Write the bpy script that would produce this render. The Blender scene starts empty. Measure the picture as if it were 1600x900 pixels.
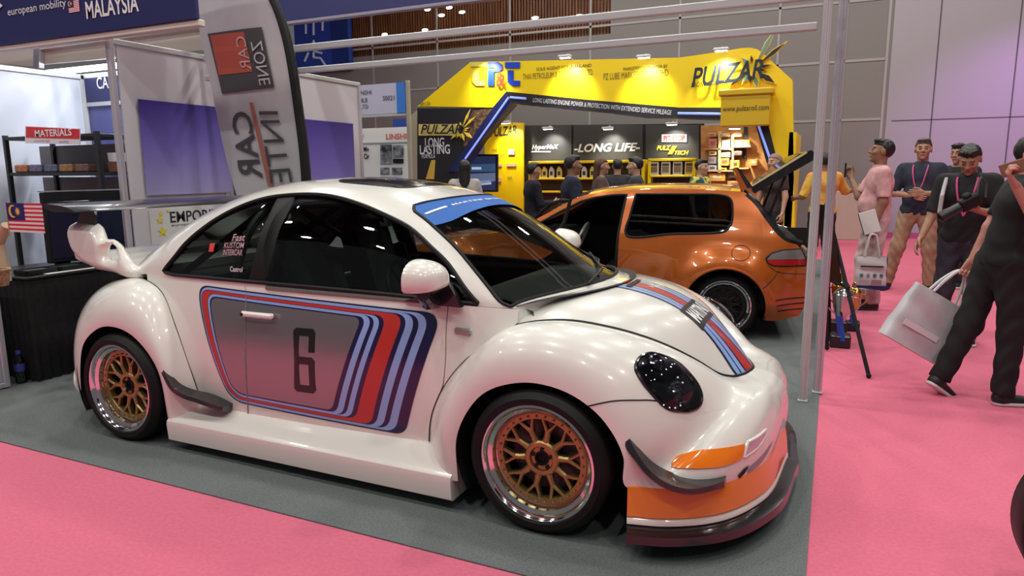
import bpy, math, random
import numpy as np
from mathutils import Vector, Matrix, geometry
PI = math.pi
R = math.radians
random.seed(7)
SC = bpy.context.scene
COL = SC.collection

# ------------------------------------------------------------------ camera
cam_d = bpy.data.cameras.new('camera')
cam = bpy.data.objects.new('camera', cam_d)
COL.objects.link(cam)
SC.camera = cam
cam_d.sensor_fit = 'HORIZONTAL'
cam_d.sensor_width = 36.0
cam_d.lens = 36.0 * 1083.7 / 1600.0
cam_d.clip_end = 200
def _cam(yaw, pitch, roll, loc):
    cy, sy, cp, sp = math.cos(yaw), math.sin(yaw), math.cos(pitch), math.sin(pitch)
    f = Vector((-sy*cp, cy*cp, -sp)); r = Vector((cy, sy, 0)); u = r.cross(f)
    cr, sr = math.cos(roll), math.sin(roll)
    r2 = cr*r + sr*u; u2 = -sr*r + cr*u
    m = Matrix((r2, u2, -f)).transposed().to_4x4(); m.translation = loc
    cam.matrix_world = m
_cam(0.433115909, 0.16655589, -0.00777428, Vector((1.0178, -3.3079, 1.4610)))

# ------------------------------------------------------------------ world, lights, exposure
W = bpy.data.worlds.new('world'); SC.world = W; W.use_nodes = True
_bg = W.node_tree.nodes['Background']
_bg.inputs[0].default_value = (0.72, 0.70, 0.74, 1); _bg.inputs[1].default_value = 0.15
SC.view_settings.view_transform = 'Standard'
SC.view_settings.look = 'None'
SC.view_settings.exposure = 0.0
SC.view_settings.gamma = 1.0
SC.view_settings.use_curve_mapping = False
SC.cycles.use_denoising = True
SC.cycles.max_bounces = 8
SC.cycles.sample_clamp_indirect = 6.0
SC.cycles.caustics_reflective = False
SC.cycles.caustics_refractive = False

def area_light(name, loc, size, power, col=(1, 0.97, 0.92), target=None, size_y=None):
    d = bpy.data.lights.new(name, 'AREA'); d.energy = power; d.color = col
    if size_y: d.shape = 'RECTANGLE'; d.size = size; d.size_y = size_y
    else: d.shape = 'DISK'; d.size = size
    o = bpy.data.objects.new(name, d); COL.objects.link(o); o.location = loc
    if target is not None:
        o.rotation_euler = (Vector(target)-Vector(loc)).to_track_quat('-Z', 'Y').to_euler()
    return o
# rows of hall lamps high above the aisle and the stands
for i, x in enumerate((-7.5, -4.5, -1.5, 1.5, 4.5)):
    for j, y in enumerate((-5.5, -2.2, 1.1, 4.4, 7.7, 11.0)):
        area_light('hall_lamp', (x+0.4*(j % 2), y, 7.2), 0.36, 66)
# violet stage lamp washing the pale hall wall beyond the aisle
_d = bpy.data.lights.new('stage_lamp', 'SPOT'); _d.energy = 700; _d.color = (.72, .30, 1.0); _d.spot_size = R(52); _d.spot_blend = 1.0; _d.shadow_soft_size = .15
_o = bpy.data.objects.new('stage_lamp', _d); COL.objects.link(_o); _o.location = (5.6, 9.6, 5.0); _o.rotation_euler = (Vector((4.0, 13.5, 2.1))-Vector((5.6, 9.6, 5.0))).to_track_quat('-Z', 'Y').to_euler()
# ------------------------------------------------------------------ materials
_mats = {}
def mat(name, col=(0.5, 0.5, 0.5), rough=0.5, metal=0.0, coat=0.0, spec=0.5, emit=None, estr=1.0, trans=0.0, alpha=1.0, ior=1.45, sheen=0.0):
    if name in _mats: return _mats[name]
    m = bpy.data.materials.new(name); m.use_nodes = True
    b = m.node_tree.nodes['Principled BSDF']
    b.inputs['Base Color'].default_value = (*col, 1)
    b.inputs['Roughness'].default_value = rough
    b.inputs['Metallic'].default_value = metal
    b.inputs['Coat Weight'].default_value = coat
    b.inputs['Coat Roughness'].default_value = 0.03
    b.inputs['Specular IOR Level'].default_value = spec
    b.inputs['Transmission Weight'].default_value = trans
    b.inputs['Alpha'].default_value = alpha
    b.inputs['IOR'].default_value = ior
    if sheen: b.inputs['Sheen Weight'].default_value = sheen
    if emit:
        b.inputs['Emission Color'].default_value = (*emit, 1); b.inputs['Emission Strength'].default_value = estr
    _mats[name] = m
    return m
def noise_mat(name, c1, c2, scale, rough=0.8, detail=4, bump=0.0, metal=0.0, stretch=None, coat=0.0, lo=0.35, hi=0.65):
    if name in _mats: return _mats[name]
    m = mat(name, c1, rough, metal, coat); nt = m.node_tree; b = nt.nodes['Principled BSDF']
    tc = nt.nodes.new('ShaderNodeTexCoord'); n = nt.nodes.new('ShaderNodeTexNoise')
    n.inputs['Scale'].default_value = scale; n.inputs['Detail'].default_value = detail
    src = tc.outputs['Object']
    if stretch:
        mp = nt.nodes.new('ShaderNodeMapping'); mp.inputs['Scale'].default_value = stretch
        nt.links.new(src, mp.inputs[0]); src = mp.outputs[0]
    nt.links.new(src, n.inputs['Vector'])
    r = nt.nodes.new('ShaderNodeValToRGB')
    r.color_ramp.elements[0].position = lo; r.color_ramp.elements[1].position = hi
    r.color_ramp.elements[0].color = (*c1, 1); r.color_ramp.elements[1].color = (*c2, 1)
    nt.links.new(n.outputs['Fac'], r.inputs[0]); nt.links.new(r.outputs[0], b.inputs['Base Color'])
    if bump:
        bp = nt.nodes.new('ShaderNodeBump'); bp.inputs['Strength'].default_value = bump; bp.inputs['Distance'].default_value = 0.01
        nt.links.new(n.outputs['Fac'], bp.inputs['Height']); nt.links.new(bp.outputs[0], b.inputs['Normal'])
    return m

# ------------------------------------------------------------------ objects
def origin_of(parent):
    v = Vector((0, 0, 0)); p = parent
    while p is not None:
        v = v + p.location; p = p.parent
    return v
def mesh_obj(name, V, F, m, parent=None, smooth=False, world=True, origin=None, angle=None):
    """V in world coordinates; moved to the parent's frame (world=True)"""
    V = np.asarray(V, float).reshape(-1, 3)
    off = np.zeros(3)
    if parent is not None and world: off = np.array(origin_of(parent))
    # with origin the vertices are already local to it
    me = bpy.data.meshes.new(name)
    me.from_pydata((V-off).tolist(), [], [list(f) for f in F])
    if isinstance(m, (list, tuple)):
        for q in m: me.materials.append(q)
    else: me.materials.append(m)
    if smooth:
        me.polygons.foreach_set('use_smooth', [True]*len(me.polygons))
        if angle: me.set_sharp_from_angle(angle=R(angle))
    me.update()
    o = bpy.data.objects.new(name, me); COL.objects.link(o)
    if parent is not None: o.parent = parent
    elif origin is not None: o.location = origin
    return o
def empty(name, loc=(0, 0, 0), rz=0.0):
    o = bpy.data.objects.new(name, None); COL.objects.link(o); o.location = loc; o.rotation_euler = (0, 0, rz)
    o.empty_display_size = 0.1
    return o
def tag(o, label=None, cat=None, group=None, kind=None):
    if label: o['label'] = label
    if cat: o['category'] = cat
    if group: o['group'] = group
    if kind: o['kind'] = kind
    return o
def thing(name, loc, label, cat, group=None, rz=0.0):
    return tag(empty(name, loc, rz), label, cat, group)
def copy_tree(o, parent=None):
    c = o.copy(); COL.objects.link(c)
    if parent is not None: c.parent = parent
    for ch in [x for x in COL.objects if x.parent == o]: copy_tree(ch, c)
    return c

class MB:
    def __init__(s): s.V = []; s.F = []; s.M = None
    def add(s, V, F):
        n = len(s.V); s.V += [tuple(v) for v in V]; s.F += [tuple(i+n for i in f) for f in F]; return s
    def box(s, c, d, bev=0.0, rot=None):
        """centre c, full size d; small bevels; rot = Matrix 3x3"""
        hx, hy, hz = d[0]/2, d[1]/2, d[2]/2
        b = min(bev, hx*.98, hy*.98, hz*.98)
        V = []; F = []
        if b <= 0:
            V = [(x, y, z) for x in (-hx, hx) for y in (-hy, hy) for z in (-hz, hz)]
            F = [(0, 1, 3, 2), (4, 6, 7, 5), (0, 4, 5, 1), (2, 3, 7, 6), (0, 2, 6, 4), (1, 5, 7, 3)]
        else:
            idx = {}
            for sx in (-1, 1):
                for sy in (-1, 1):
                    for sz in (-1, 1):
                        for a in range(3):
                            p = [sx*(hx-b), sy*(hy-b), sz*(hz-b)]
                            p[a] = (sx*hx, sy*hy, sz*hz)[a]
                            idx[(sx, sy, sz, a)] = len(V); V.append(tuple(p))
            S = (-1, 1)
            for sg in S:
                F.append([idx[(sg, y, z, 0)] for y, z in ((-1, -1), (1, -1), (1, 1), (-1, 1))][::sg])
                F.append([idx[(x, sg, z, 1)] for x, z in ((-1, -1), (-1, 1), (1, 1), (1, -1))][::sg])
                F.append([idx[(x, y, sg, 2)] for x, y in ((-1, -1), (1, -1), (1, 1), (-1, 1))][::sg])
            for p in S:
                for q in S:
                    F.append([idx[(p, q, -1, 0)], idx[(p, q, -1, 1)], idx[(p, q, 1, 1)], idx[(p, q, 1, 0)]][::-p*q])
                    F.append([idx[(p, -1, q, 0)], idx[(p, 1, q, 0)], idx[(p, 1, q, 2)], idx[(p, -1, q, 2)]][::-p*q])
                    F.append([idx[(-1, p, q, 1)], idx[(-1, p, q, 2)], idx[(1, p, q, 2)], idx[(1, p, q, 1)]][::-p*q])
                    for r_ in S:
                        F.append([idx[(p, q, r_, 0)], idx[(p, q, r_, 1)], idx[(p, q, r_, 2)]][::p*q*r_])
        V = [Vector(v) for v in V]
        if rot is not None: V = [rot @ v for v in V]
        c = Vector(c)
        return s.add([v+c for v in V], F)
    def tube(s, P, r, n=10, closed=False, cap=True):
        P = [Vector(p) for p in P]; m = len(P)
        rr = r if isinstance(r, (list, tuple)) else [r]*m
        V = []; prev = None
        for i, p in enumerate(P):
            a = P[(i-1) % m] if (closed or i > 0) else p
            b = P[(i+1) % m] if (closed or i < m-1) else p
            t = (b-a)
            t = t.normalized() if t.length > 1e-9 else Vector((0, 0, 1))
            if prev is None:
                u = t.orthogonal().normalized()
            else:
                u = prev - t*prev.dot(t)
                u = u.normalized() if u.length > 1e-6 else t.orthogonal().normalized()
            prev = u; w = t.cross(u)
            for k in range(n):
                q = 2*PI*k/n
                V.append(p + (u*math.cos(q)+w*math.sin(q))*rr[i])
        F = []
        for i in range(m if closed else m-1):
            j = (i+1) % m
            for k in range(n):
                k2 = (k+1) % n
                F.append((i*n+k, i*n+k2, j*n+k2, j*n+k))
        if cap and not closed:
            F.append(tuple(range(n))[::-1]); F.append(tuple((m-1)*n+k for k in range(n)))
        return s.add(V, F)
    def lathe(s, prof, c=(0, 0, 0), n=24, axis='z', closed=False, frame=None):
        """prof list of (radius, height)"""
        V = []; m = len(prof)
        for (r, h) in prof:
            for k in range(n):
                q = 2*PI*k/n; a, b = r*math.cos(q), r*math.sin(q)
                v = {'z': (a, b, h), 'y': (a, h, b), 'x': (h, a, b)}[axis]
                V.append(v)
        F = []
        fl = -1 if axis == 'y' else 1
        for i in range(m if closed else m-1):
            j = (i+1) % m
            for k in range(n):
                k2 = (k+1) % n
                F.append((i*n+k, i*n+k2, j*n+k2, j*n+k)[::fl])
        c = Vector(c)
        V = [(frame @ Vector(v) if frame is not None else Vector(v))+c for v in V]
        return s.add(V, F)
    def prism(s, poly, d0, d1, plane='xz', frame=None, c=(0, 0, 0)):
        """extrude a 2D outline: plane xz -> along y from d0 to d1; xy -> along z; yz -> along x"""
        n = len(poly)
        def P(a, b, d): return {'xz': (a, d, b), 'xy': (a, b, d), 'yz': (d, a, b)}[plane]
        V = [P(a, b, d0) for a, b in poly]+[P(a, b, d1) for a, b in poly]
        if frame is not None: V = [frame @ Vector(v) for v in V]
        V = [Vector(v)+Vector(c) for v in V]
        tri = geometry.tessellate_polygon([[Vector((a, b, 0)) for a, b in poly]])
        F = [tuple(t) for t in tri]+[tuple(i+n for i in t)[::-1] for t in tri]
        F += [(i, (i+1) % n, (i+1) % n+n, i+n) for i in range(n)]
        return s.add(V, F)
    def ball(s, c, r, n=16, m=10):
        r = (r, r, r) if not isinstance(r, (tuple, list)) else r
        V = []; F = []
        for i in range(m+1):
            t = PI*i/m
            for k in range(n):
                q = 2*PI*k/n
                V.append((c[0]+r[0]*math.sin(t)*math.cos(q), c[1]+r[1]*math.sin(t)*math.sin(q), c[2]+r[2]*math.cos(t)))
        for i in range(m):
            for k in range(n):
                k2 = (k+1) % n
                F.append((i*n+k, (i+1)*n+k, (i+1)*n+k2, i*n+k2))
        return s.add(V, F)
    def grid(s, fn, nu, nv, flip=False):
        V = [fn(i/(nu-1), j/(nv-1)) for i in range(nu) for j in range(nv)]
        F = []
        for i in range(nu-1):
            for j in range(nv-1):
                f = (i*nv+j, (i+1)*nv+j, (i+1)*nv+j+1, i*nv+j+1)
                F.append(f[::-1] if flip else f)
        return s.add(V, F)
    def mirror_y(s):
        n = len(s.V); V = [(x, -y, z) for x, y, z in s.V]; F = [tuple(f)[::-1] for f in s.F]
        r = MB(); r.V = V; r.F = F; return r
    def moved(s, mtx):
        r = MB(); r.V = [tuple(mtx @ Vector(v)) for v in s.V]; r.F = list(s.F); return r
    def build(s, name, m, parent=None, smooth=False, angle=35, world=True, origin=None):
        return mesh_obj(name, s.V, s.F, m, parent, smooth, world, origin, angle if smooth else None)

# ------------------------------------------------------------------ curves and patches
def spline(K, n=None, ts=None):
    """Catmull-Rom through knots K (rows), chord parameter -> sampled array (n) or at ts in 0..1"""
    K = np.asarray(K, float); d = np.linalg.norm(np.diff(K, axis=0), axis=1)
    T = np.concatenate([[0], np.cumsum(np.sqrt(np.maximum(d, 1e-9)))]); T /= T[-1]
    m = np.zeros_like(K)
    for i in range(len(K)):
        if i == 0: m[i] = (K[1]-K[0])/(T[1]-T[0])
        elif i == len(K)-1: m[i] = (K[-1]-K[-2])/(T[-1]-T[-2])
        else:
            a = (K[i]-K[i-1])/(T[i]-T[i-1]); b = (K[i+1]-K[i])/(T[i+1]-T[i]); h0 = T[i]-T[i-1]; h1 = T[i+1]-T[i]
            m[i] = (a*h1+b*h0)/(h0+h1)
    ts = np.linspace(0, 1, n) if ts is None else np.asarray(ts, float)
    i = np.clip(np.searchsorted(T, ts, 'right')-1, 0, len(K)-2)
    h = (T[i+1]-T[i]); u = ((ts-T[i])/h)[:, None]; h = h[:, None]
    return (2*u**3-3*u**2+1)*K[i]+(u**3-2*u**2+u)*h*m[i]+(-2*u**3+3*u**2)*K[i+1]+(u**3-u**2)*h*m[i+1]
def resample(P, n, closed=False):
    P = np.asarray(P, float)
    if closed: P = np.vstack([P, P[:1]])
    d = np.concatenate([[0], np.cumsum(np.linalg.norm(np.diff(P, axis=0), axis=1))])
    t = np.linspace(0, d[-1], n+1)[:-1] if closed else np.linspace(0, d[-1], n)
    return np.stack([np.interp(t, d, P[:, k]) for k in range(P.shape[1])], 1)
def in_poly(pts, poly):
    x, y = pts[:, 0], pts[:, 1]; c = np.zeros(len(pts), bool); n = len(poly)
    for i in range(n):
        x1, y1 = poly[i]; x2, y2 = poly[(i+1) % n]
        if y1 == y2: continue
        k = ((y1 > y) != (y2 > y)) & (x < (x2-x1)*(y-y1)/(y2-y1)+x1)
        c ^= k
    return c
def seg_dist(pts, poly):
    d = np.full(len(pts), 1e9)
    for i in range(len(poly)):
        a = poly[i]; b = poly[(i+1) % len(poly)]; ab = b-a; L = ab@ab
        if L < 1e-16: continue
        t = np.clip(((pts-a)@ab)/L, 0, 1)
        d = np.minimum(d, np.linalg.norm(pts-(a+t[:, None]*ab), axis=1))
    return d
def cdt(outer, holes, h):
    """tries a few spacings until the outline of the result is exactly the outlines given"""
    want = len(outer)+sum(len(q) for q in holes); best = None
    for k in (1, .96, 1.05, .91, 1.1, .85, 1.17, .79):
        Q, F = _cdt(outer, holes, h*k); ed = {}
        for f in F:
            for a, b in ((f[0], f[1]), (f[1], f[2]), (f[2], f[0])): ed[(a, b)] = 1
        n = sum(1 for (a, b) in ed if (b, a) not in ed)
        if best is None or abs(n-want) < best[0]: best = (abs(n-want), Q, F)
        if n == want: break
    return best[1], best[2]
def _cdt(outer, holes, h):
    """triangulate a 2D region with interior points spaced h; returns (points, triangles)"""
    loops = [np.asarray(outer, float)]
    loops += [np.asarray(q, float) for q in holes]
    lo = loops[0].min(0); hi = loops[0].max(0)
    gx, gy = np.meshgrid(np.arange(lo[0]+h*.5, hi[0], h), np.arange(lo[1]+h*.5, hi[1], h), indexing='ij')
    g = np.stack([gx.ravel(), gy.ravel()], 1)
    k = in_poly(g, loops[0])
    for q in loops[1:]: k &= ~in_poly(g, q)
    for q in loops: k &= seg_dist(g, q) > h*.45
    g = g[k]
    P = np.vstack(loops+[g]); E = []; n = 0
    for q in loops:
        m = len(q); E += [(n+i, n+(i+1) % m) for i in range(m)]; n += m
    r = geometry.delaunay_2d_cdt([Vector(p) for p in P], E, [], 0, 1e-7)
    Q = np.array([tuple(v) for v in r[0]]); F = np.array([f for f in r[2] if len(f) == 3])
    c = Q[F].mean(1); k = in_poly(c, loops[0])
    for q in loops[1:]: k &= ~in_poly(c, q)
    return Q, F[k]
def patch(fn, outer, holes=(), h=0.05, scale=(1, 1), flip=False, off=0.0, rim=0.0):
    """fn maps an (n,2) array of parameters to (n,3) points. Outline and holes in parameters."""
    s = np.array(scale, float)
    Q, F = cdt(np.asarray(outer, float)*s, [np.asarray(q, float)*s for q in holes], h)
    U = Q/s; P = fn(U)
    if off or rim:
        e = 1e-4/s
        du = fn(U+[e[0], 0])-fn(U-[e[0], 0]); dv = fn(U+[0, e[1]])-fn(U-[0, e[1]])
        N = np.cross(du, dv); N /= np.maximum(np.linalg.norm(N, axis=1), 1e-12)[:, None]
        if flip: N = -N
        P = P+N*off
    tri = P[F]
    F = [tuple(f) for f in F]
    if flip: F = [f[::-1] for f in F]
    if rim:
        cnt = {}
        for f in F:
            for a, b in ((f[0], f[1]), (f[1], f[2]), (f[2], f[0])): cnt[(a, b)] = 1
        bd = [(a, b) for (a, b) in cnt if (b, a) not in cnt]
        idx = {}; V = P.tolist()
        for a, b in bd:
            for q in (a, b):
                if q not in idx: idx[q] = len(V); V.append((P[q]-N[q]*rim).tolist())
            F.append((b, a, idx[a], idx[b]))
        P = np.array(V)
    r = MB(); r.V = [tuple(p) for p in P]; r.F = F
    return r
def text_mb(txt, size=1.0, align='CENTER', bold=0.0, extrude=0.0, shear=0.0, spacing=1.0):
    """flat text outline as MB in the XY plane, cap height about 0.72*size"""
    c = bpy.data.curves.new('lettering', 'FONT'); c.body = txt; c.size = size; c.align_x = align; c.align_y = 'CENTER'
    c.offset = bold; c.extrude = extrude; c.shear = shear; c.space_character = spacing; c.resolution_u = 3
    o = bpy.data.objects.new('lettering', c); COL.objects.link(o)
    dg = bpy.context.evaluated_depsgraph_get(); dg.update()
    me = bpy.data.meshes.new_from_object(o.evaluated_get(dg))
    r = MB(); r.V = [tuple(v.co) for v in me.vertices]; r.F = [tuple(p.vertices) for p in me.polygons]
    bpy.data.objects.remove(o); bpy.data.curves.remove(c); bpy.data.meshes.remove(me)
    return r
def fit_text(txt, w, hgt, **kw):
    """text scaled to fill a w x hgt box centred on the origin"""
    r = text_mb(txt, 1.0, **kw); V = np.array(r.V); lo, hi = V.min(0), V.max(0)
    V[:, 0] = (V[:, 0]-(lo[0]+hi[0])/2)*w/(hi[0]-lo[0]); V[:, 1] = (V[:, 1]-(lo[1]+hi[1])/2)*hgt/(hi[1]-lo[1])
    r.V = [tuple(v) for v in V]; return r
def place(mb, o, ux, uy, uz=None):
    """map local (x, y, z) of mb to o + x*ux + y*uy + z*uz"""
    o, ux, uy = Vector(o), Vector(ux).normalized(), Vector(uy).normalized()
    uz = ux.cross(uy) if uz is None else Vector(uz)
    r = MB(); r.V = [tuple(o+ux*x+uy*y+uz*z) for x, y, z in mb.V]; r.F = list(mb.F)
    return r
def rrect(w, h, r, n=5, c=(0, 0)):
    out = []
    for sx, sy, a0 in ((1, 1, 0), (-1, 1, 90), (-1, -1, 180), (1, -1, 270)):
        for k in range(n+1):
            a = R(a0+90*k/n); out.append((c[0]+sx*(w/2-r)+r*math.cos(a), c[1]+sy*(h/2-r)+r*math.sin(a)))
    return out
# ------------------------------------------------------------------ a viewed direction met with a real plane: the point at a known distance
_cm = cam.matrix_world
_F = 1083.7
def at(px, py, axis, val):
    d = _cm.to_3x3() @ Vector(((px-800)/_F, -(py-450)/_F, -1.0)); o = _cm.translation
    t = (val-o[axis])/d[axis]; return o+d*t
def aty(px, py, y): return at(px, py, 1, y)
def atx(px, py, x): return at(px, py, 0, x)
def atz(px, py, z=0.0): return at(px, py, 2, z)
def xz(L, y): return [(aty(a, b, y).x, aty(a, b, y).z) for a, b in L]
def yz(L, x): return [(atx(a, b, x).y, atx(a, b, x).z) for a, b in L]
# ------------------------------------------------------------------ white coupe: shape functions (world metres, nose to +x)
_dk = [(.06, .925, -.20, -.63, .875), (-.10, .99, -.30, -.65, .878), (-.36, 1.15, -.48, -.675, .882), (-.55, 1.262, -.64, -.688, .886), (-.75, 1.345, -.80, -.698, .889),
       (-1.0, 1.402, -1.02, -.707, .892), (-1.3, 1.431, -1.3, -.714, .895), (-1.6, 1.431, -1.58, -.716, .898), (-1.9, 1.402, -1.85, -.712, .901), (-2.2, 1.325, -2.1, -.70, .904),
       (-2.5, 1.195, -2.34, -.68, .906), (-2.8, 1.03, -2.56, -.64, .90), (-3.05, .87, -2.78, -.56, .855), (-3.2, .76, -2.98, -.46, .77)]
_d = spline(_dk, ts=np.linspace(0, 1, 241)); D_C = _d[:, :2]; D_B = _d[:, 2:]
D_T = np.linspace(0, 1, 241)
def dome(U):
    """U: (n,2) of s (cowl 0 .. tail 1) and t (-1 right belt, 0 centre, 1 left belt)"""
    U = np.asarray(U, float); s = np.clip(U[:, 0], 0, 1); t = np.clip(U[:, 1], -1, 1)
    cx = np.interp(s, D_T, D_C[:, 0]); cz = np.interp(s, D_T, D_C[:, 1])
    bx = np.interp(s, D_T, D_B[:, 0]); by = np.interp(s, D_T, D_B[:, 1]); bz = np.interp(s, D_T, D_B[:, 2])
    th = np.abs(t)*PI/2
    g = np.sin(th)**(2/2.35); h = np.maximum(np.cos(th), 0)**(2/2.35)
    return np.stack([cx+(bx-cx)*g**2, np.sign(t)*-by*g, bz+(cz-bz)*h], 1)
BZ = np.array([0.05, .14, .2, .3, .45, .6, .75, .9, 1.0]); BD = np.array([.02, .035, .045, .06, .072, .068, .045, 0.0, -.02])
_bzs = np.linspace(.05, 1.0, 96); _bds = np.interp(_bzs, BZ, BD); _bds = np.convolve(np.pad(_bds, 6, 'edge'), np.ones(13)/13, 'valid')
def body_y(x, z):
    o = np.argsort(D_B[:, 0]); w = -np.interp(x, D_B[o, 0], D_B[o, 1])
    w = np.where(x > -.2, .63-(x+.2)*.12, w)
    return -(w+np.interp(z, _bzs, _bds))
def side(U):
    U = np.asarray(U, float)
    return np.stack([U[:, 0], body_y(U[:, 0], U[:, 1]), U[:, 1]], 1)
def bez(P0, P1, P2, P3, v):
    v = v[:, None]
    return (1-v)**3*P0+3*v*(1-v)**2*P1+3*v*v*(1-v)*P2+v**3*P3
class Wrap:
    """fender-and-bumper skin between a lower edge L and an upper seam S; each row of K is
    (L xyz, dL xyz, S xyz, dS xyz) and becomes a cubic across the skin"""
    def __init__(s, K):
        s.K = np.asarray(K, float); s.ts = np.linspace(0, 1, 401)
        n = len(K); s.tab = np.empty((401, 12))
        L = s.K[:, :3]+s.K[:, 6:9]; d = np.linalg.norm(np.diff(L, axis=0), axis=1); T = np.concatenate([[0], np.cumsum(d)]); s.T = T/T[-1]
        for c in range(12): s.tab[:, c] = s._sp(s.K[:, c])
    def _sp(s, y):
        T = s.T; m = np.zeros(len(y))
        for i in range(len(y)):
            if i == 0: m[i] = (y[1]-y[0])/(T[1]-T[0])
            elif i == len(y)-1: m[i] = (y[-1]-y[-2])/(T[-1]-T[-2])
            else:
                h0 = T[i]-T[i-1]; h1 = T[i+1]-T[i]; a = (y[i]-y[i-1])/h0; b = (y[i+1]-y[i])/h1
                m[i] = (a*h1+b*h0)/(h0+h1)
        i = np.clip(np.searchsorted(T, s.ts, 'right')-1, 0, len(T)-2); h = T[i+1]-T[i]; u = (s.ts-T[i])/h
        return (2*u**3-3*u**2+1)*y[i]+(u**3-2*u**2+u)*h*m[i]+(-2*u**3+3*u**2)*y[i+1]+(u**3-u**2)*h*m[i+1]
    def at(s, u):
        return np.stack([np.interp(u, s.ts, s.tab[:, c]) for c in range(12)], 1)
    def __call__(s, U):
        U = np.asarray(U, float); A = s.at(U[:, 0])
        return bez(A[:, :3], A[:, :3]+A[:, 3:6], A[:, 6:9]+A[:, 9:12], A[:, 6:9], U[:, 1])

def _arc(cx, cz, rx, rz, a): return (cx+rx*math.cos(R_(a)), cz+rz*math.sin(R_(a)))
R_ = math.radians
def _wk(rows, cx, cz, rx, rz):
    out = []
    for L, dL, S, dS in rows:
        if len(L) == 2:                      # (angle, y) on the wheel arch
            a, y = L; x, z = _arc(cx, cz, rx, rz, a); L = (x, y, z)
        if abs(S[1]) > .66: S = (S[0], float(body_y(np.array([S[0]]), np.array([S[2]]))[0]), S[2])
        out.append(tuple(L)+tuple(dL)+tuple(S)+tuple(dS))
    return out
FRONT = Wrap(_wk([
    ((-.375, -.865, .15), (-.08, -.03, .0), (-.605, -.775, .16), (.08, -.06, 0)),
    ((170, -.885), (-.09, -.02, .02), (-.56, -.777, .40), (.06, -.08, 0)),
    ((135, -.89), (-.09, -.02, .09), (-.43, -.765, .62), (.07, -.09, .03)),
    ((110, -.89), (-.05, -.02, .12), (-.215, -.655, .795), (.02, -.14, .05)),
    ((90, -.89), (0, -.01, .14), (-.02, -.60, .832), (0, -.18, .05)),
    ((65, -.89), (.06, 0, .13), (.193, -.542, .808), (.03, -.20, .05)),
    ((40, -.89), (.11, 0, .10), (.38, -.455, .742), (.08, -.18, .05)),
    ((15, -.89), (.14, .01, .06), (.52, -.36, .655), (.13, -.17, .04)),
    ((-5, -.885), (.15, .02, .06), (.60, -.28, .585), (.19, -.20, .03)),
    ((.50, -.855, .265), (.06, 0, .12), (.65, -.21, .556), (.25, -.20, .02)),
    ((.68, -.735, .265), (.03, -.02, .13), (.69, -.13, .548), (.25, -.14, .01)),
    ((.81, -.50, .27), (.02, -.01, .12), (.712, -.06, .549), (.21, -.05, 0)),
    ((.875, 0, .28), (.02, 0, .12), (.722, 0, .55), (.18, 0, 0))], 0, .305, .37, .335))
REAR = Wrap(_wk([
    ((-2.135, -.87, .15), (.05, -.02, 0), (-2.0, -.775, .2), (-.04, -.05, 0)),
    ((20, -.885), (.07, -.02, .02), (-2.05, -.777, .42), (-.04, -.08, 0)),
    ((45, -.89), (.07, -.02, .07), (-2.15, -.768, .64), (-.04, -.10, .02)),
    ((70, -.89), (.03, -.02, .10), (-2.30, -.725, .82), (0, -.12, .02)),
    ((90, -.89), (0, -.02, .11), (-2.48, -.665, .875), (0, -.14, .02)),
    ((115, -.89), (-.06, -.02, .11), (-2.75, -.58, .85), (-.05, -.14, .02)),
    ((145, -.885), (-.13, -.01, .07), (-2.98, -.49, .78), (-.10, -.12, .02)),
    ((175, -.875), (-.16, 0, .03), (-3.12, -.38, .70), (-.19, -.10, .02)),
    ((-2.86, -.86, .22), (-.15, 0, .04), (-3.19, -.27, .66), (-.19, -.08, 0)),
    ((-3.0, -.80, .22), (-.08, -.02, .12), (-3.23, -.18, .645), (-.15, -.05, 0)),
    ((-3.2, -.58, .225), (-.03, 0, .12), (-3.255, -.08, .64), (-.16, -.02, 0)),
    ((-3.31, 0, .225), (-.03, 0, .13), (-3.265, 0, .64), (-.16, 0, 0))], -2.48, .305, .345, .345))
_hk = spline([(.06, .93), (.2, .912), (.35, .865), (.48, .79), (.58, .705), (.66, .62), (.722, .552)], ts=np.linspace(0, 1, 101))
def hood(U):
    """U: along the hood (0 cowl, 1 nose), across (-1 right .. 1 left)"""
    U = np.asarray(U, float); k = np.linspace(0, 1, 101); uu = U[:, 0]
    A = FRONT.at(HU0+uu*(1-HU0))[:, 6:9]
    cx = np.interp(uu, k, _hk[:, 0]); cz = np.interp(uu, k, _hk[:, 1]); t = np.abs(U[:, 1])
    n = 2.3+5.5*np.clip(1-uu, 0, 1)**2.5
    bx = np.where(uu < .5, (1-2*uu)**2, 0)*.0
    return np.stack([cx+(A[:, 0]-cx)*t**2+bx, -A[:, 1]*U[:, 1], A[:, 2]+(cz-A[:, 2]-(.045*t**2)*np.clip(1-2.2*uu, 0, 1))*(1-t**n)], 1)
HU0 = float(FRONT.T[3])
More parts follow.
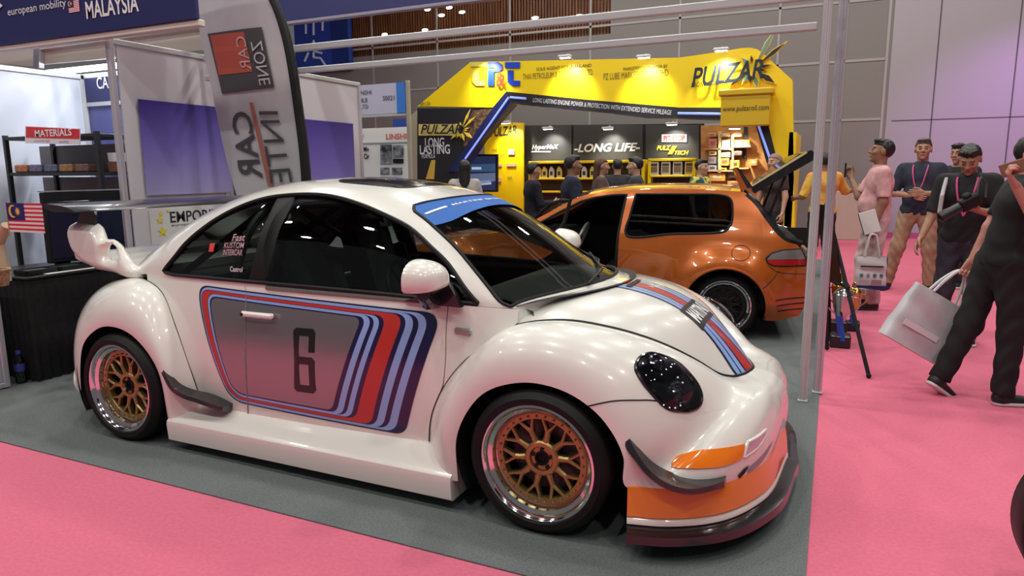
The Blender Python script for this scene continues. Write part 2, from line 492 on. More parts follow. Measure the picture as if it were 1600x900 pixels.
# ------------------------------------------------------------------ paints and shared materials
WHITE = mat('white_paint', (.80, .785, .725), .26, 0, 1.0)
GLOSSBLK = mat('gloss_black', (.012, .012, .014), .18, 0, .6)
MATBLK = mat('matte_black', (.009, .009, .010), .6, 0, 0, .35)
RUBBER = mat('tyre_rubber', (.007, .007, .0075), .55, 0, 0, .3)
CHROME = mat('polished_metal', (.86, .86, .88), .09, 1.0)
GOLD = mat('gold_wheel_paint', (.36, .27, .105), .32, .8)
CARBON = noise_mat('carbon_weave', (.010, .010, .011), (.028, .028, .03), 260, .28, 1, coat=.6)
CABIN = mat('cabin_trim', (.020, .022, .022), .8)
SEATM = mat('seat_cloth', (.045, .05, .05), .85)
ORANGE_L = mat('orange_paint_lip', (.86, .24, .02), .3, 0, .8)
def glass_mat(name, tint, refl=1.0):
    m = bpy.data.materials.new(name); m.use_nodes = True; nt = m.node_tree; nt.nodes.clear()
    o = nt.nodes.new('ShaderNodeOutputMaterial'); mx = nt.nodes.new('ShaderNodeMixShader'); tr = nt.nodes.new('ShaderNodeBsdfTransparent')
    gl = nt.nodes.new('ShaderNodeBsdfGlossy'); gl.inputs['Roughness'].default_value = 0.02; fr = nt.nodes.new('ShaderNodeFresnel'); fr.inputs[0].default_value = 1.5
    gl.inputs['Color'].default_value = (refl, refl, refl, 1)
    tr.inputs[0].default_value = (*tint, 1)
    nt.links.new(fr.outputs[0], mx.inputs[0]); nt.links.new(tr.outputs[0], mx.inputs[1]); nt.links.new(gl.outputs[0], mx.inputs[2]); nt.links.new(mx.outputs[0], o.inputs[0])
    return m
GLASS = glass_mat('tinted_glass', (.50, .55, .53))
GLASS_W = glass_mat('windscreen_glass', (.80, .85, .82))
NAVY = mat('stripe_navy', (.007, .006, .055), .3, 0, .7)
SKYB = mat('stripe_sky_blue', (.28, .44, .80), .3, 0, .7)
REDS = mat('stripe_red', (.52, .035, .025), .3, 0, .7)
SILVER = mat('silver_panel', (.34, .32, .33), .26, .75, .5)
NUMK = mat('number_black', (.008, .008, .009), .3, 0, .4)
LETTERW = mat('white_lettering', (.85, .85, .85), .4)

car = thing('racing_coupe', (-1.25, 0, 0), 'white round-roofed racing coupe with number 6 and blue and red stripes on its door', 'car')
SS = (3.9, .95)
def both(mb, name, m, parent, label=None, **k):
    a = mb.build(name, m, parent, **k); b = mb.mirror_y().build(name, m, parent, **k)
    return a, b
# --- dome: roof shell, glass
DLO = [(.7503, -.955), (.716, -.829), (.696, -.735), (.6387, -.557), (.5972, -.466), (.5549, -.407), (.5015, -.388), (.44, -.397), (.3744, -.454), (.325, -.504), (.2727, -.5525), (.2222, -.622), (.166, -.7075), (.1161, -.864), (.088, -.985)]
_top = spline(np.array(DLO)*SS, 60)/SS
_bot = np.stack([np.linspace(.088, .735, 40), np.full(40, -.985)], 1)[1:]
_bot[-1] = (.742, -.975)
DLO_R = np.vstack([_top, _bot])
DLO_L = (DLO_R*[1, -1])[::-1]
_a = spline(np.array([(.016, -.94), (.0387, -.90), (.09, -.73), (.1567, -.585), (.2378, -.478), (.288, -.415)])*SS, 24)/SS
_tp = spline(np.array([(.2965, -.37), (.2725, -.197), (.263, 0), (.2725, .197), (.2965, .37)])*SS, 30)/SS
WS = np.vstack([_a, _tp, (_a*[1, -1])[::-1], np.stack([np.full(20, .012), np.linspace(.88, -.88, 20)], 1)])
_rw = rrect(1, 1, .3, 6)
RW = np.array([(.79+.14*a, .78*b) for a, b in _rw])[::-1]
SUN = np.array([(.405+.14*a, .44*b) for a, b in rrect(1, 1, .22, 6)])
FULL = np.vstack([np.stack([np.linspace(0, 1, 70), np.full(70, -1.)], 1), np.stack([np.full(40, 1.), np.linspace(-1, 1, 42)[1:-1]], 1),
                  np.stack([np.linspace(1, 0, 70), np.full(70, 1.)], 1), np.stack([np.full(40, 0.), np.linspace(1, -1, 42)[1:-1]], 1)])
patch(dome, FULL, [DLO_R, DLO_L, WS, RW, SUN], .05, SS, flip=True, rim=.02).build('roof_shell', WHITE, car, True, 40)
gl = patch(dome, WS, [], .05, SS, flip=True, off=-.006).build('windscreen', GLASS_W, car, True)
patch(dome, RW, [], .05, SS, flip=True, off=-.006).build('rear_window', GLASS, car, True)
patch(dome, SUN, [], .05, SS, flip=True, off=.003, rim=.015).build('sunroof', GLOSSBLK, car, True)
# side glass: quarter pane, door pane, black pillar between them
def cut(poly, lo, hi):
    """clip a DLO outline to lo<=s<=hi along the raked pillar line"""
    k = lambda q: q[0]-(.055*(abs(q[1])-.4)/-.6 if False else 0)
    out = []; n = len(poly)
    for i in range(n):
        a, b = poly[i], poly[(i+1) % n]; ia = lo <= a[0] <= hi; ib = lo <= b[0] <= hi
        if ia: out.append(a)
        if ia != ib:
            lim = lo if (a[0] < lo) != (b[0] < lo) else hi
            t = (lim-a[0])/(b[0]-a[0]); out.append(a+(b-a)*t)
    return np.array(out)
door_parts = {}
for sg in (-1, 1):
    P = DLO_R if sg < 0 else DLO_R*[1, -1]
    fl = True
    if sg > 0: pass
    def ordered(Q): return Q
    q1 = cut(P, .5395, .9); q2 = cut(P, .506, .5395); q3 = cut(P, .05, .506)
    patch(dome, q1, [], .05, SS, flip=fl, off=-.010).build('quarter_window', GLASS, car, True)
    patch(dome, q2, [], .05, SS, flip=fl, off=-.006).build('window_pillar', MATBLK, car, True)
    door_parts[sg] = patch(dome, q3, [], .05, SS, flip=fl, off=-.010)
    tr = MB(); V = dome(resample(P*SS, 160, True)/SS); tr.tube([tuple(v) for v in V], .011, 6, closed=True)
    tr.build('window_seal', MATBLK, car, True)
tr = MB(); tr.tube([tuple(v) for v in dome(resample(WS*SS, 150, True)/SS)], .009, 6, closed=True); tr.build('windscreen_seal', MATBLK, car, True)
# blue banner over the top of the windscreen
_bl = spline(np.array([(.2415, -.478), (.2387, -.473), (.2233, -.379), (.22, -.193), (.2215, 0), (.22, .193), (.2233, .379), (.2387, .473), (.2415, .478)])*SS, 40)/SS
_bu = np.vstack([_a[_a[:, 0] > .243], _tp, (_a[_a[:, 0] > .243]*[1, -1])[::-1]])
BAN = np.vstack([_bu, _bl[::-1]])
BLUE = mat('banner_blue', (.012, .12, .46), .5, 0, 0, .3)
ban = patch(dome, BAN, [], .04, SS, flip=True, off=.003).build('sun_strip', BLUE, car, True)
ban['label'] = 'blue strip with white lettering'
def on_dome(mb, s0, ds, dt, off=.006):
    """lettering: x runs across (t), y runs up the glass (s)"""
    V = np.array(mb.V); U = np.stack([s0+V[:, 1]*ds, V[:, 0]*dt], 1)
    e = 1e-4; N = np.cross(dome(U+[e, 0])-dome(U-[e, 0]), dome(U+[0, e])-dome(U-[0, e])); N /= -np.linalg.norm(N, axis=1)[:, None]
    r = MB(); r.V = [tuple(v) for v in dome(U)+N*off]; r.F = mb.F; return r
def mid_s(t): return .2435+.085*np.abs(t)**2*1.6
def on_strip(mb, t0, k=1.45):
    V = np.array(mb.V); t = t0+V[:, 0]*k; U = np.stack([mid_s(t)+V[:, 1]*.245, t], 1); e = 1e-4
    N = np.cross(dome(U+[e, 0])-dome(U-[e, 0]), dome(U+[0, e])-dome(U-[0, e])); N /= -np.linalg.norm(N, axis=1)[:, None]
    r = MB(); r.V = [tuple(v) for v in dome(U)+N*.005]; r.F = mb.F; return r
on_strip(fit_text('MARTINI SPORTLINE', .36, .022, bold=.012), .02).build('strip_lettering', LETTERW, ban)
for c_ in (-.345, .385):
    on_strip(MB().grid(lambda u, v: ((u-.5)*.095, (v-.5)*.02, 0), 8, 2), c_).build('strip_line', LETTERW, ban)

# --- side panels on the body side surface (x, z)
def xz_patch(outer, holes=(), h=.05, off=0., rim=0.):
    return patch(side, outer, holes, h, (1, 1), flip=False, off=off, rim=rim)
S_door_f = spline([(-.508, .878), (-.503, .76), (-.497, .65), (-.508, .52), (-.545, .38), (-.59, .235)], 24)
S_door_r = spline([(-1.675, .895), (-1.655, .84), (-1.64, .73), (-1.635, .54), (-1.65, .33), (-1.672, .205)], 24)
def belt(x0, x1, n=24):
    o = np.argsort(D_B[:, 0]); x = np.linspace(x0, x1, n); return np.stack([x, np.interp(x, D_B[o, 0], D_B[o, 2])], 1)
fs = FRONT(np.stack([np.linspace(0, FRONT.T[3]+.03, 40), np.ones(40)], 1))[:, [0, 2]]
rs = REAR(np.stack([np.linspace(0, REAR.T[4], 40), np.ones(40)], 1))[:, [0, 2]]
g = .0025
_lo = fs[(fs[:, 1] < .50) & (fs[:, 1] > .215)][::-1]; S_top = S_door_f[S_door_f[:, 1] > .52]; S_door_f = np.vstack([S_top, _lo-[.003, 0]])
doorO = np.vstack([belt(-1.675+g, -.508-g), S_door_f-[g, 0], np.stack([np.linspace(-.60, -1.665, 20), np.full(20, .20)], 1), (S_door_r+[g, 0])[::-1]])
quarO = np.vstack([belt(-2.47, -1.675-g), S_door_r-[g, 0], np.stack([np.linspace(-1.69, -1.99, 8), np.full(8, .20)], 1), rs[:-1]])
fq = fs[(fs[:, 1] > .51) & (fs[:, 1] < .80)]
frqO = np.vstack([belt(-.508+g, -.205), [(-.188, .875), (-.186, .82)], fq[::-1], (S_top+[g, 0])[::-1]])
def clean(P):
    out = [P[0]]
    for q in P[1:]:
        if np.linalg.norm(q-out[-1]) > .004: out.append(q)
    if np.linalg.norm(out[0]-out[-1]) < .004: out.pop()
    return np.array(out)
doors = both(xz_patch(clean(doorO), rim=.02), 'door', WHITE, car, smooth=True)
both(xz_patch(clean(quarO), rim=.02), 'rear_quarter_panel', WHITE, car, smooth=True)
both(xz_patch(clean(frqO), rim=.02), 'front_quarter_panel', WHITE, car, smooth=True)
for d, sg in zip(doors, (-1, 1)):
    door_parts[sg].build('door_window', GLASS, d, True)
    hb = MB(); hy = -.772
    hb.box((-1.545, hy-.012, .768), (.205, .022, .03), .010); hb.box((-1.63, hy, .766), (.03, .02, .028), .008); hb.box((-1.46, hy, .768), (.03, .02, .026), .008)
    if sg > 0: hb = hb.mirror_y()
    hb.build('door_handle', WHITE, d, True)
    kb = MB().lathe([(.0, 0), (.009, 0), (.009, -.004), (0, -.004)], (-1.632, hy-.022, .768), 12, 'y')
    if sg > 0: kb = kb.mirror_y()
    kb.build('lock', MATBLK, d)
    # mirror: triangular black foot and a white half-dome shell
    fb = MB(); fb.prism([(-.72, .886), (-.50, .880), (-.425, .879), (-.455, .935), (-.50, 1.0), (-.60, .93)], -.72, -.69)
    fb.tube([(-.56, -.70, .895), (-.55, -.78, .905), (-.53, -.85, .95)], [.035, .034, .03], 10)
    (fb if sg < 0 else fb.mirror_y()).build('mirror_bracket', GLOSSBLK, d, True)
    sh = MB(); n, m = 28, 12
    for i in range(m+1):
        a = PI/2*i/m
        for k in range(n):
            q = 2*PI*k/n; c_, s_ = math.cos(q), math.sin(q)
            y = .118*abs(c_)**.85*math.copysign(1, c_); z = (.088 if s_ > 0 else .052)*abs(s_)**(.9 if s_ > 0 else .40)*math.copysign(1, s_)
            k_ = math.cos(a)**.7 if i < m else 0
            sh.V.append((-.565+.135*math.sin(a), -.845+y*k_, 1.012+z*k_))
    for i in range(m):
        for k in range(n): sh.F.append((i*n+k, i*n+(k+1) % n, (i+1)*n+(k+1) % n, (i+1)*n+k))
    (sh if sg < 0 else sh.mirror_y()).build('mirror_shell', WHITE, d, True, 60)
    gm = MB(); gm.add([sh.V[k] for k in range(n)], [tuple(range(n))])
    (gm if sg < 0 else gm.mirror_y()).build('mirror_glass', CHROME, d)
# chrome-green belt moulding under the door glass
o = np.argsort(D_B[:, 0])
bm_ = MB(); xs = np.linspace(-1.53, -.62, 30); bm_.tube([(x, np.interp(x, D_B[o, 0], D_B[o, 1])-.004, np.interp(x, D_B[o, 0], D_B[o, 2])+.001) for x in xs], .011, 8)
both(bm_, 'belt_moulding', mat('belt_trim', (.25, .27, .24), .25, .6), car, smooth=True)
# --- fenders and bumpers
def uv_line(W_, L): return np.array(L)
seamF = np.array([(.5078, 0.0), (.5383, .183), (.5687, .316), (.5797, .362), (.61, .46), (.70, .66), (.82, .86), (.93, 1.0)])
ssp = resample(np.clip(np.vstack([spline(seamF[:5], 24), [(.70, .66), (.80, .85), (.885, 1.0)]]), 0, 1), 50)
fenO = np.vstack([np.stack([np.linspace(0, .5078, 90), np.zeros(90)], 1), ssp[1:], np.stack([np.linspace(.885, 0, 120), np.ones(120)], 1)[1:], np.stack([np.zeros(16), np.linspace(1, 0, 16)], 1)[1:-1]])
bmpO = np.vstack([np.stack([np.linspace(.5078, 1, 90), np.zeros(90)], 1), np.stack([np.ones(20), np.linspace(0, 1, 20)], 1)[1:], np.stack([np.linspace(1, .885, 16), np.ones(16)], 1)[1:], ssp[::-1][1:-1]])
FS = (3.2, .8)
fp = patch(FRONT, fenO, [], .045, FS, off=0, rim=.018); both(fp, 'front_fender', WHITE, car, smooth=True, angle=50)
bp = patch(FRONT, bmpO, [], .03, FS, rim=.018); bpm = bp.mirror_y(); bp.add(bpm.V, bpm.F); bumper = bp.build('front_bumper', WHITE, car, True, 50)
def seam(P, r=.004, name='panel_gap', both_=True):
    b = MB().tube([tuple(p) for p in P], r, 6)
    if both_: both(b, name, MATBLK, car)
    else: b.build(name, MATBLK, car)
ln = np.linspace(0, 1, 70)
hs = FRONT(np.stack([np.linspace(FRONT.T[3], 1, 90), np.ones(90)], 1)); hs = np.vstack([hs, (hs*[1, -1, 1])[::-1][1:]])
seam(hs, .0085, 'hood_gap', False)
seam(FRONT(np.stack([np.linspace(0, FRONT.T[3], 50), np.ones(50)], 1)), .003)
seam(FRONT(ssp[:22]), .003)
seam(REAR(np.stack([np.linspace(0, REAR.T[6], 60), np.ones(60)], 1)), .003)
rp = MB().grid(lambda u, v: tuple(REAR(np.array([[u, v]]))[0]), 110, 26)
both(rp, 'rear_fender', WHITE, car, smooth=True, angle=60)
# --- hood with stripes and its name plate
hb = MB().grid(lambda u, v: tuple(hood(np.array([[u*.995, (v*2-1)*.992]]))[0]), 70, 61, flip=False)
hoodo = hb.build('hood', WHITE, car, True, 60)
SH = (1.2, 1.0)
def ystrip(y0, y1, u0=.06, u1=.985, n=60, off=.0025):
    r = MB(); us = np.linspace(u0, u1, n); V = []
    for u in us:
        w = -FRONT.at(np.array([HU0+u*(1-HU0)]))[0, 7]
        a, b = max(-.985, min(.985, y0/w)), max(-.985, min(.985, y1/w))
        for t in np.linspace(a, b, 4): V.append((u, t))
    V = np.array(V); e = 1e-4
    N = np.cross(hood(V+[e, 0])-hood(V-[e, 0]), hood(V+[0, e])-hood(V-[0, e])); N /= np.linalg.norm(N, axis=1)[:, None]; N *= np.sign(N[:, 2:3])
    P = hood(V)+N*off; r.V = [tuple(p) for p in P]
    for i in range(n-1):
        for k in range(3): r.F.append((i*4+k, i*4+k+1, i*4+5+k, i*4+4+k))
    return r
YC = -.045
for y0, y1, m_ in ((-.135, -.122, NAVY), (-.122, -.092, SKYB), (-.092, -.084, NAVY), (-.084, -.054, SKYB), (-.054, -.042, NAVY), (-.042, .042, REDS), (.042, .054, NAVY), (.054, .084, SKYB), (.084, .092, NAVY), (.092, .122, SKYB), (.122, .135, NAVY)):
    ystrip(YC+y0, YC+y1).build('hood_stripe', m_, hoodo, True)
def on_hood(mb, x0, off=.012):
    """local x across the hood (+ to the car's left), y towards the nose from x0, metres"""
    V = np.array(mb.V); u = np.clip((x0+V[:, 1])/.66, .02, .98); y = V[:, 0]+YC
    for _ in range(12):
        w = -FRONT.at(HU0+u*(1-HU0))[:, 7]; t = np.clip(y/w, -.99, .99); P = hood(np.stack([u, t], 1)); Q = hood(np.stack([u+.004, t], 1))
        u = np.clip(u+(x0+V[:, 1]-P[:, 0])/np.maximum((Q[:, 0]-P[:, 0])/.004, .2)*.8, .001, .985)
    U = np.stack([u, t], 1); e = 1e-4
    N = np.cross(hood(U+[e, 0])-hood(U-[e, 0]), hood(U+[0, e])-hood(U-[0, e])); N /= np.linalg.norm(N, axis=1)[:, None]; N *= np.sign(N[:, 2:3])
    r = MB(); r.V = [tuple(p) for p in hood(U)+N*(off+V[:, 2:3])]; r.F = mb.F; return r
def plate(w, h_, n=8):
    return MB().grid(lambda u, v: ((u-.5)*w, (v-.5)*h_, 0), n, n)
pl = on_hood(plate(.295, .105), .465, .004).build('hood_plate', mat('plate_black', (.02, .02, .022), .3), hoodo, True)
t_ = fit_text('MARTINI', .25, .066, bold=.02); V = np.array(t_.V); V[:, 1] *= -1; V[:, 0] *= 1
t_.V = [tuple(v) for v in V]; on_hood(t_, .465, .007).build('hood_lettering', LETTERW, hoodo)
# small dark emblem at the hood's rear edge
on_hood(plate(.20, .026), .16, .006).build('hood_bar', MATBLK, hoodo)
_tt = np.linspace(-1, 1, 60)
cpn = MB().grid(lambda u, v: tuple((1-u)*dome(np.array([[.0, 2*v-1]]))[0]+u*hood(np.array([[.006, (2*v-1)*.985]]))[0]-np.array([0, 0, .002])), 5, 60)
cpn.build('cowl_panel', WHITE, car, True, 60)
# cowl, wiper
cw = MB().grid(lambda u, v: tuple((lambda q: (q[0]+.075*(1-abs(2*v-1)**3)-.09*u, q[1]*(1.0), q[2]+.004-.012*u+.0))(dome(np.array([[.0, (2*v-1)*.95]]))[0])), 5, 40)
cw.build('cowl', MATBLK, car, True)
def on_glass(s_, t, off=.012):
    U = np.array([[s_, t]]); e = 1e-4; N = np.cross(dome(U+[e, 0])-dome(U-[e, 0]), dome(U+[0, e])-dome(U-[0, e]))[0]; N /= -np.linalg.norm(N)
    return tuple(dome(U)[0]+N*off)
wp = MB(); wp.tube([on_glass(.004, -.25, .02), on_glass(.03, 0, .022), on_glass(.075, .45, .014)], .006, 6); wp.tube([on_glass(.02, -.08, .012), on_glass(.055, .25, .01), on_glass(.10, .62, .01)], .006, 6)
wp.build('wiper', MATBLK, car, True)
# --- front details on the bumper skin
def on_front(L, off, h=.02, rim=.0): return patch(FRONT, np.array(L), [], h, FS, off=off, rim=rim)
_hl = resample(spline([(.5333, .531), (.5356, .617), (.5523, .702), (.5822, .726), (.6128, .686), (.6391, .624), (.646, .562), (.6288, .464), (.5984, .402), (.5648, .412), (.5400, .465), (.5333, .531)], 80)*FS, 60, True)/FS
_hc = _hl.mean(0)
def lamp(mbf):
    return both(mbf, 'headlight', mat('headlight_bowl', (.012, .013, .016), .25, .3, .5), car, smooth=True)
hls = lamp(on_front(_hl, .004, .02, .02))
HLC = FRONT(np.array([_hc]))[0]
for o_, sg in zip(hls, (-1, 1)):
    rg = MB().tube([tuple(p) for p in FRONT(_hl)+0], .008, 8, closed=True); rg = rg if sg < 0 else rg.mirror_y(); rg.build('headlight_rim', GLOSSBLK, o_, True)
    e = 1e-3; N = np.cross(FRONT(np.array([_hc+[e, 0]]))-FRONT(np.array([_hc-[e, 0]])), FRONT(np.array([_hc+[0, e]]))-FRONT(np.array([_hc-[0, e]])))[0]; N /= np.linalg.norm(N)
    if N[1] > 0: N = -N
    ZQ = Vector(N).to_track_quat('Z', 'Y').to_matrix()
    for k, (du, dv, r_, nm) in enumerate(((-.030, .05, .036, 'projector_lamp'), (.020, -.04, .044, 'reflector_lamp'))):
        C_ = FRONT(np.array([_hc+[du, dv]]))[0]+N*.002
        pj = MB().lathe([(r_, .0), (r_, .012), (r_*.8, .014), (r_*.7, .007), (r_*.3, .014), (0, .016)], tuple(C_), 20, 'z', frame=ZQ)
        pj = pj if sg < 0 else pj.mirror_y()
        pj.build(nm, mat('lamp_'+nm, (.20, .20, .22) if k else (.10, .10, .12), .12, .8), o_, True)
    ds = MB()
    for q in range(9):
        a = R(-75+q*20); du, dv = .030*math.cos(a)+.005, .105*math.sin(a)-.06
        C_ = FRONT(np.array([_hc+[du, dv]]))[0]+N*.006; ds.ball(tuple(C_), .0035, 8, 6)
    (ds if sg < 0 else ds.mirror_y()).build('running_light', mat('led_white', (.9, .9, .9), .3, emit=(1, 1, 1), estr=.7), o_)
    lens = patch(FRONT, _hl, [], .02, FS, off=.0)
    LV = np.array(lens.V); rr = np.linalg.norm((LV-HLC), axis=1)/.115; LV = LV+N*(.012+.03*np.clip(1-rr**2, 0, 1))[:, None]; lens.V = [tuple(v) for v in LV]
    (lens if sg < 0 else lens.mirror_y()).build('headlight_lens', glass_mat('lamp_lens', (.8, .82, .84)) if sg < 0 else bpy.data.materials['lamp_lens'], o_, True)
ind = resample(np.array([(.682, .338), (.70, .352), (.7479, .349), (.7941, .356), (.803, .30), (.8106, .2315), (.79, .215), (.7753, .206), (.74, .212), (.712, .226), (.693, .252), (.681, .285), (.677, .315)])*FS, 50, True)/FS
both(on_front(ind, .006, .02, .012), 'indicator_lamp', mat('amber_lens', (.90, .22, .015), .15, 0, .6), car, smooth=True)
clr = resample(np.array([(.8015, .36), (.825, .372), (.8461, .395), (.852, .335), (.8393, .266), (.8143, .234)])*FS, 40, True)/FS
both(on_front(clr, .005, .02, .012), 'fog_lamp', mat('clear_lens', (.55, .55, .58), .12, .5, .6), car, smooth=True)
rg = MB().tube([tuple(p) for p in FRONT(clr)], .007, 8, closed=True); both(rg, 'fog_lamp_frame', WHITE, car, smooth=True)
slot = resample(np.array([(.838, .10), (.865, .145), (.895, .22), (.885, .13), (.868, .06), (.845, .03)])*FS, 40, True)/FS
both(on_front(slot, .002, .02, 0), 'bumper_slot', mat('slot_shadow', (.36, .33, .34), .5), car)
slot2 = resample(np.array([(.822, .075), (.829, .12), (.838, .135), (.836, .07), (.828, .03)])*FS, 30, True)/FS
both(on_front(slot2, .003, .02, 0), 'bumper_duct', MATBLK, car)
# orange lip, white lower edge, black splitter: one loft round the nose in plan
def lip(z0, z1, out0, out1, inn=.12, n=60, u0=.545):
    us = np.linspace(float(FRONT.T[8])+.035, 1, n); P = FRONT(np.stack([us, np.zeros(n)], 1)); P = np.vstack([[(.375, -.887, 0)], P]); P = np.vstack([P, (P*[1, -1, 1])[::-1][1:]])
    T = np.gradient(P[:, :2], axis=0); T /= np.maximum(np.linalg.norm(T, axis=1), 1e-9)[:, None]; Nn = np.stack([T[:, 1], -T[:, 0]], 1)
    r = MB(); V = []
    for p, q in zip(P, Nn):
        for o_, z in ((-.01, z1+.012), (out1*.4, z1+.008), (out1, z1-.006), ((out0+out1)/2, (z0+z1)/2), (out0, z0+.006), (out0-.008, z0), (-inn, z0), (-inn, z1+.01)):
            V.append((p[0]+q[0]*o_, p[1]+q[1]*o_, z))
    m = 8; N_ = len(P)
    F = [(i*m+k, (i+1)*m+k, (i+1)*m+(k+1) % m, i*m+(k+1) % m) for i in range(N_-1) for k in range(m)]
    F += [tuple(range(m))[::-1], tuple((N_-1)*m+k for k in range(m))]
    return r.add(V, [f[::-1] for f in F])
lip(.165, .272, .02, .006).build('front_lip', ORANGE_L, car, True, 45)['label'] = 'orange painted lip'
lip(.135, .160, .024, .022).build('lip_base', WHITE, car, True, 45)
lip(.082, .126, .075, .07, .25).build('front_splitter', GLOSSBLK, car, True, 45)['label'] = 'glossy black splitter'
# canards
def canard(Pts, width, name, up=(0, 0, 1)):
    C_ = spline(Pts, 26); r = MB(); V = []
    for i, p in enumerate(C_):
        f = math.sin(PI*(.04+.86*i/25))**.6; w_ = width[0]+(width[1]-width[0])*i/25
        t = C_[min(i+1, 25)]-C_[max(i-1, 0)]; t /= np.linalg.norm(t)
        h_ = np.cross(t, [0, -1, 0]); h_ /= np.linalg.norm(h_)
        o_ = np.array([0, -1, 0])
        for a, b in ((-.016, 0), (-.016, w_), (.004, w_+.005), (.014, w_*.9), (.034, 0)):
            V.append(tuple(p+h_*a+o_*b*f))
    F = [(i*5+k, (i+1)*5+k, (i+1)*5+(k+1) % 5, i*5+(k+1) % 5) for i in range(25) for k in range(5)]
    F += [tuple(range(5))[::-1], tuple(125+k for k in range(5))]
    return both(r.add(V, [f[::-1] for f in F]), name, CARBON, car, smooth=True, angle=30)
canard([(.365, -.87, .458), (.405, -.868, .415), (.46, -.85, .36), (.53, -.815, .318), (.60, -.775, .299), (.655, -.73, .294), (.71, -.68, .294)], (.05, .15), 'front_canard')
canard([(-2.145, -.875, .458), (-2.11, -.862, .415), (-2.06, -.84, .355), (-2.0, -.80, .315), (-1.93, -.775, .30), (-1.85, -.77, .285), (-1.77, -.77, .262)], (.03, .13), 'rear_canard')
# sill
sk = MB(); prof = [(-.755, .245), (-.80, .215), (-.865, .185), (-.885, .168), (-.888, .150), (-.883, .065), (-.87, .055), (-.70, .055), (-.70, .245)]
n = 30
for i in range(n):
    x = -2.13+(2.13-.40)*i/(n-1)
    e = .0
    for (y, z) in prof: sk.V.append((x, y+e, z))
m = len(prof)
sk.F = [(i*m+k, i*m+(k+1) % m, (i+1)*m+(k+1) % m, (i+1)*m+k) for i in range(n-1) for k in range(m)]+[tuple(range(m)), tuple((n-1)*m+k for k in range(m))[::-1]]
sk.F = [f[::-1] for f in sk.F]
both(sk, 'side_skirt', WHITE, car, smooth=True, angle=28)
# marker lamp
mk = MB().box((-.42, -.712, .773), (.085, .014, .03), .012); both(mk, 'side_marker', mat('marker_lens', (.30, .30, .28), .2, .3, .5), car, smooth=True)
# --- door graphics
def rq(c, r, n=10):
    """rounded quad through four corners (x, z), arcs of radius-like lengths r"""
    c = [np.array(q, float) for q in c]; out = []
    for i in range(4):
        a, b, d = c[i-1], c[i], c[(i+1) % 4]; u = (a-b)/np.linalg.norm(a-b); v = (d-b)/np.linalg.norm(d-b)
        p0, p2 = b+u*r[i], b+v*r[i]
        for k in range(n+1):
            t = k/n; out.append((1-t)**2*p0+2*t*(1-t)*b+t*t*p2)
        e1 = p2; e2 = d+(b-d)/np.linalg.norm(b-d)*r[(i+1) % 4]
        for k in range(1, 12): out.append(e1+(e2-e1)*k/12)
    return np.array(out)
oTL, oTR, oBR, oBL = map(np.array, ((-2.018, .884), (-.525, .842), (-.715, .262), (-1.775, .292)))
iTL, iTR, iBR, iBL = map(np.array, ((-1.908, .826), (-.940, .795), (-1.112, .335), (-1.742, .346)))
RF = [1, .87, .775, .705, .61, .545, .335, .27, .20, .145, .065, 0]
TF = [1, .87, .73, .73, .665, .62, .375, .33, .235, .235, .13, 0]
LF = [1, .88, .85, .85, .80, .755, .31, .265, .185, .185, .10, 0]
curves = []
for k in range(12):
    def lp(i_, o_, fx, fz): return i_+(o_-i_)*np.array([fx, fz])
    cTL = lp(iTL, oTL, LF[k], TF[k]); cTR = lp(iTR, oTR, RF[k], TF[k]); cBR = lp(iBR, oBR, RF[k], TF[k]); cBL = lp(iBL, oBL, LF[k], TF[k])
    f = k/11
    curves.append(rq((cTL, cTR, cBR, cBL), (.085-.03*f, .10-.05*f, .06-.02*f, .10-.02*f)))
def ring_band(a, b, off):
    n = len(a); U = np.vstack([a+(b-a)*t for t in (0, .5, 1)]); r = MB()
    P = side(U); P[:, 1] -= off; r.V = [tuple(p) for p in P]
    for i in range(n):
        j = (i+1) % n
        for q in (0, 1):
            r.F.append((q*n+i, q*n+j, (q+1)*n+j, (q+1)*n+i))
    return r
for k, m_ in enumerate((NAVY, SKYB, NAVY, SKYB, NAVY, REDS, NAVY, SKYB, NAVY, SKYB, NAVY)):
    mb = ring_band(curves[k], curves[k+1], .0022)
    mb.F = [f[::-1] for f in mb.F]
    mb.build('side_stripe', m_, car, True); mb.mirror_y().build('side_stripe', m_, car, True)
pn = patch(side, curves[11], [], .05, (1, 1), off=.0022); both(pn, 'number_panel', SILVER, car, smooth=True)
# racing number drawn as a squared 6
six = []
def bar(x0, z0, x1, z1): six.append(((x0, z0), (x1, z1)))
w6, h6 = .132, .315; c6 = np.array([-1.262, .565]); st = .036
out6 = np.array([(a, b) for a, b in rrect(w6, h6, .022, 4)])
def sh6(P): return np.array([(c6[0]+a+.035*b/h6*0, c6[1]+b+.02*a) for a, b in P])
outline = [(-w6/2, h6/2-.016), (-w6/2+.016, h6/2), (w6/2-.016, h6/2), (w6/2, h6/2-.016), (w6/2, .045), (w6/2-st, .045), (w6/2-st, h6/2-st), (-w6/2+st, h6/2-st), (-w6/2+st, .020), (w6/2-.016, .020), (w6/2, .004), (w6/2, -h6/2+.016), (w6/2-.016, -h6/2), (-w6/2+.016, -h6/2), (-w6/2, -h6/2+.016)]
hole = [(-w6/2+st, -.016), (w6/2-st, -.016), (w6/2-st, -h6/2+st), (-w6/2+st, -h6/2+st)]
s6 = patch(side, sh6(outline), [sh6(hole)], .02, (1, 1), off=.0045); both(s6, 'race_number', NUMK, car, smooth=True)
_dg = MB().tube([tuple(q) for q in side(S_door_r[S_door_r[:, 1] < .87])+np.array([0, -.0025, 0])], .0028, 6); both(_dg, 'door_gap', mat('gap_grey', (.22, .21, .21), .5), car)
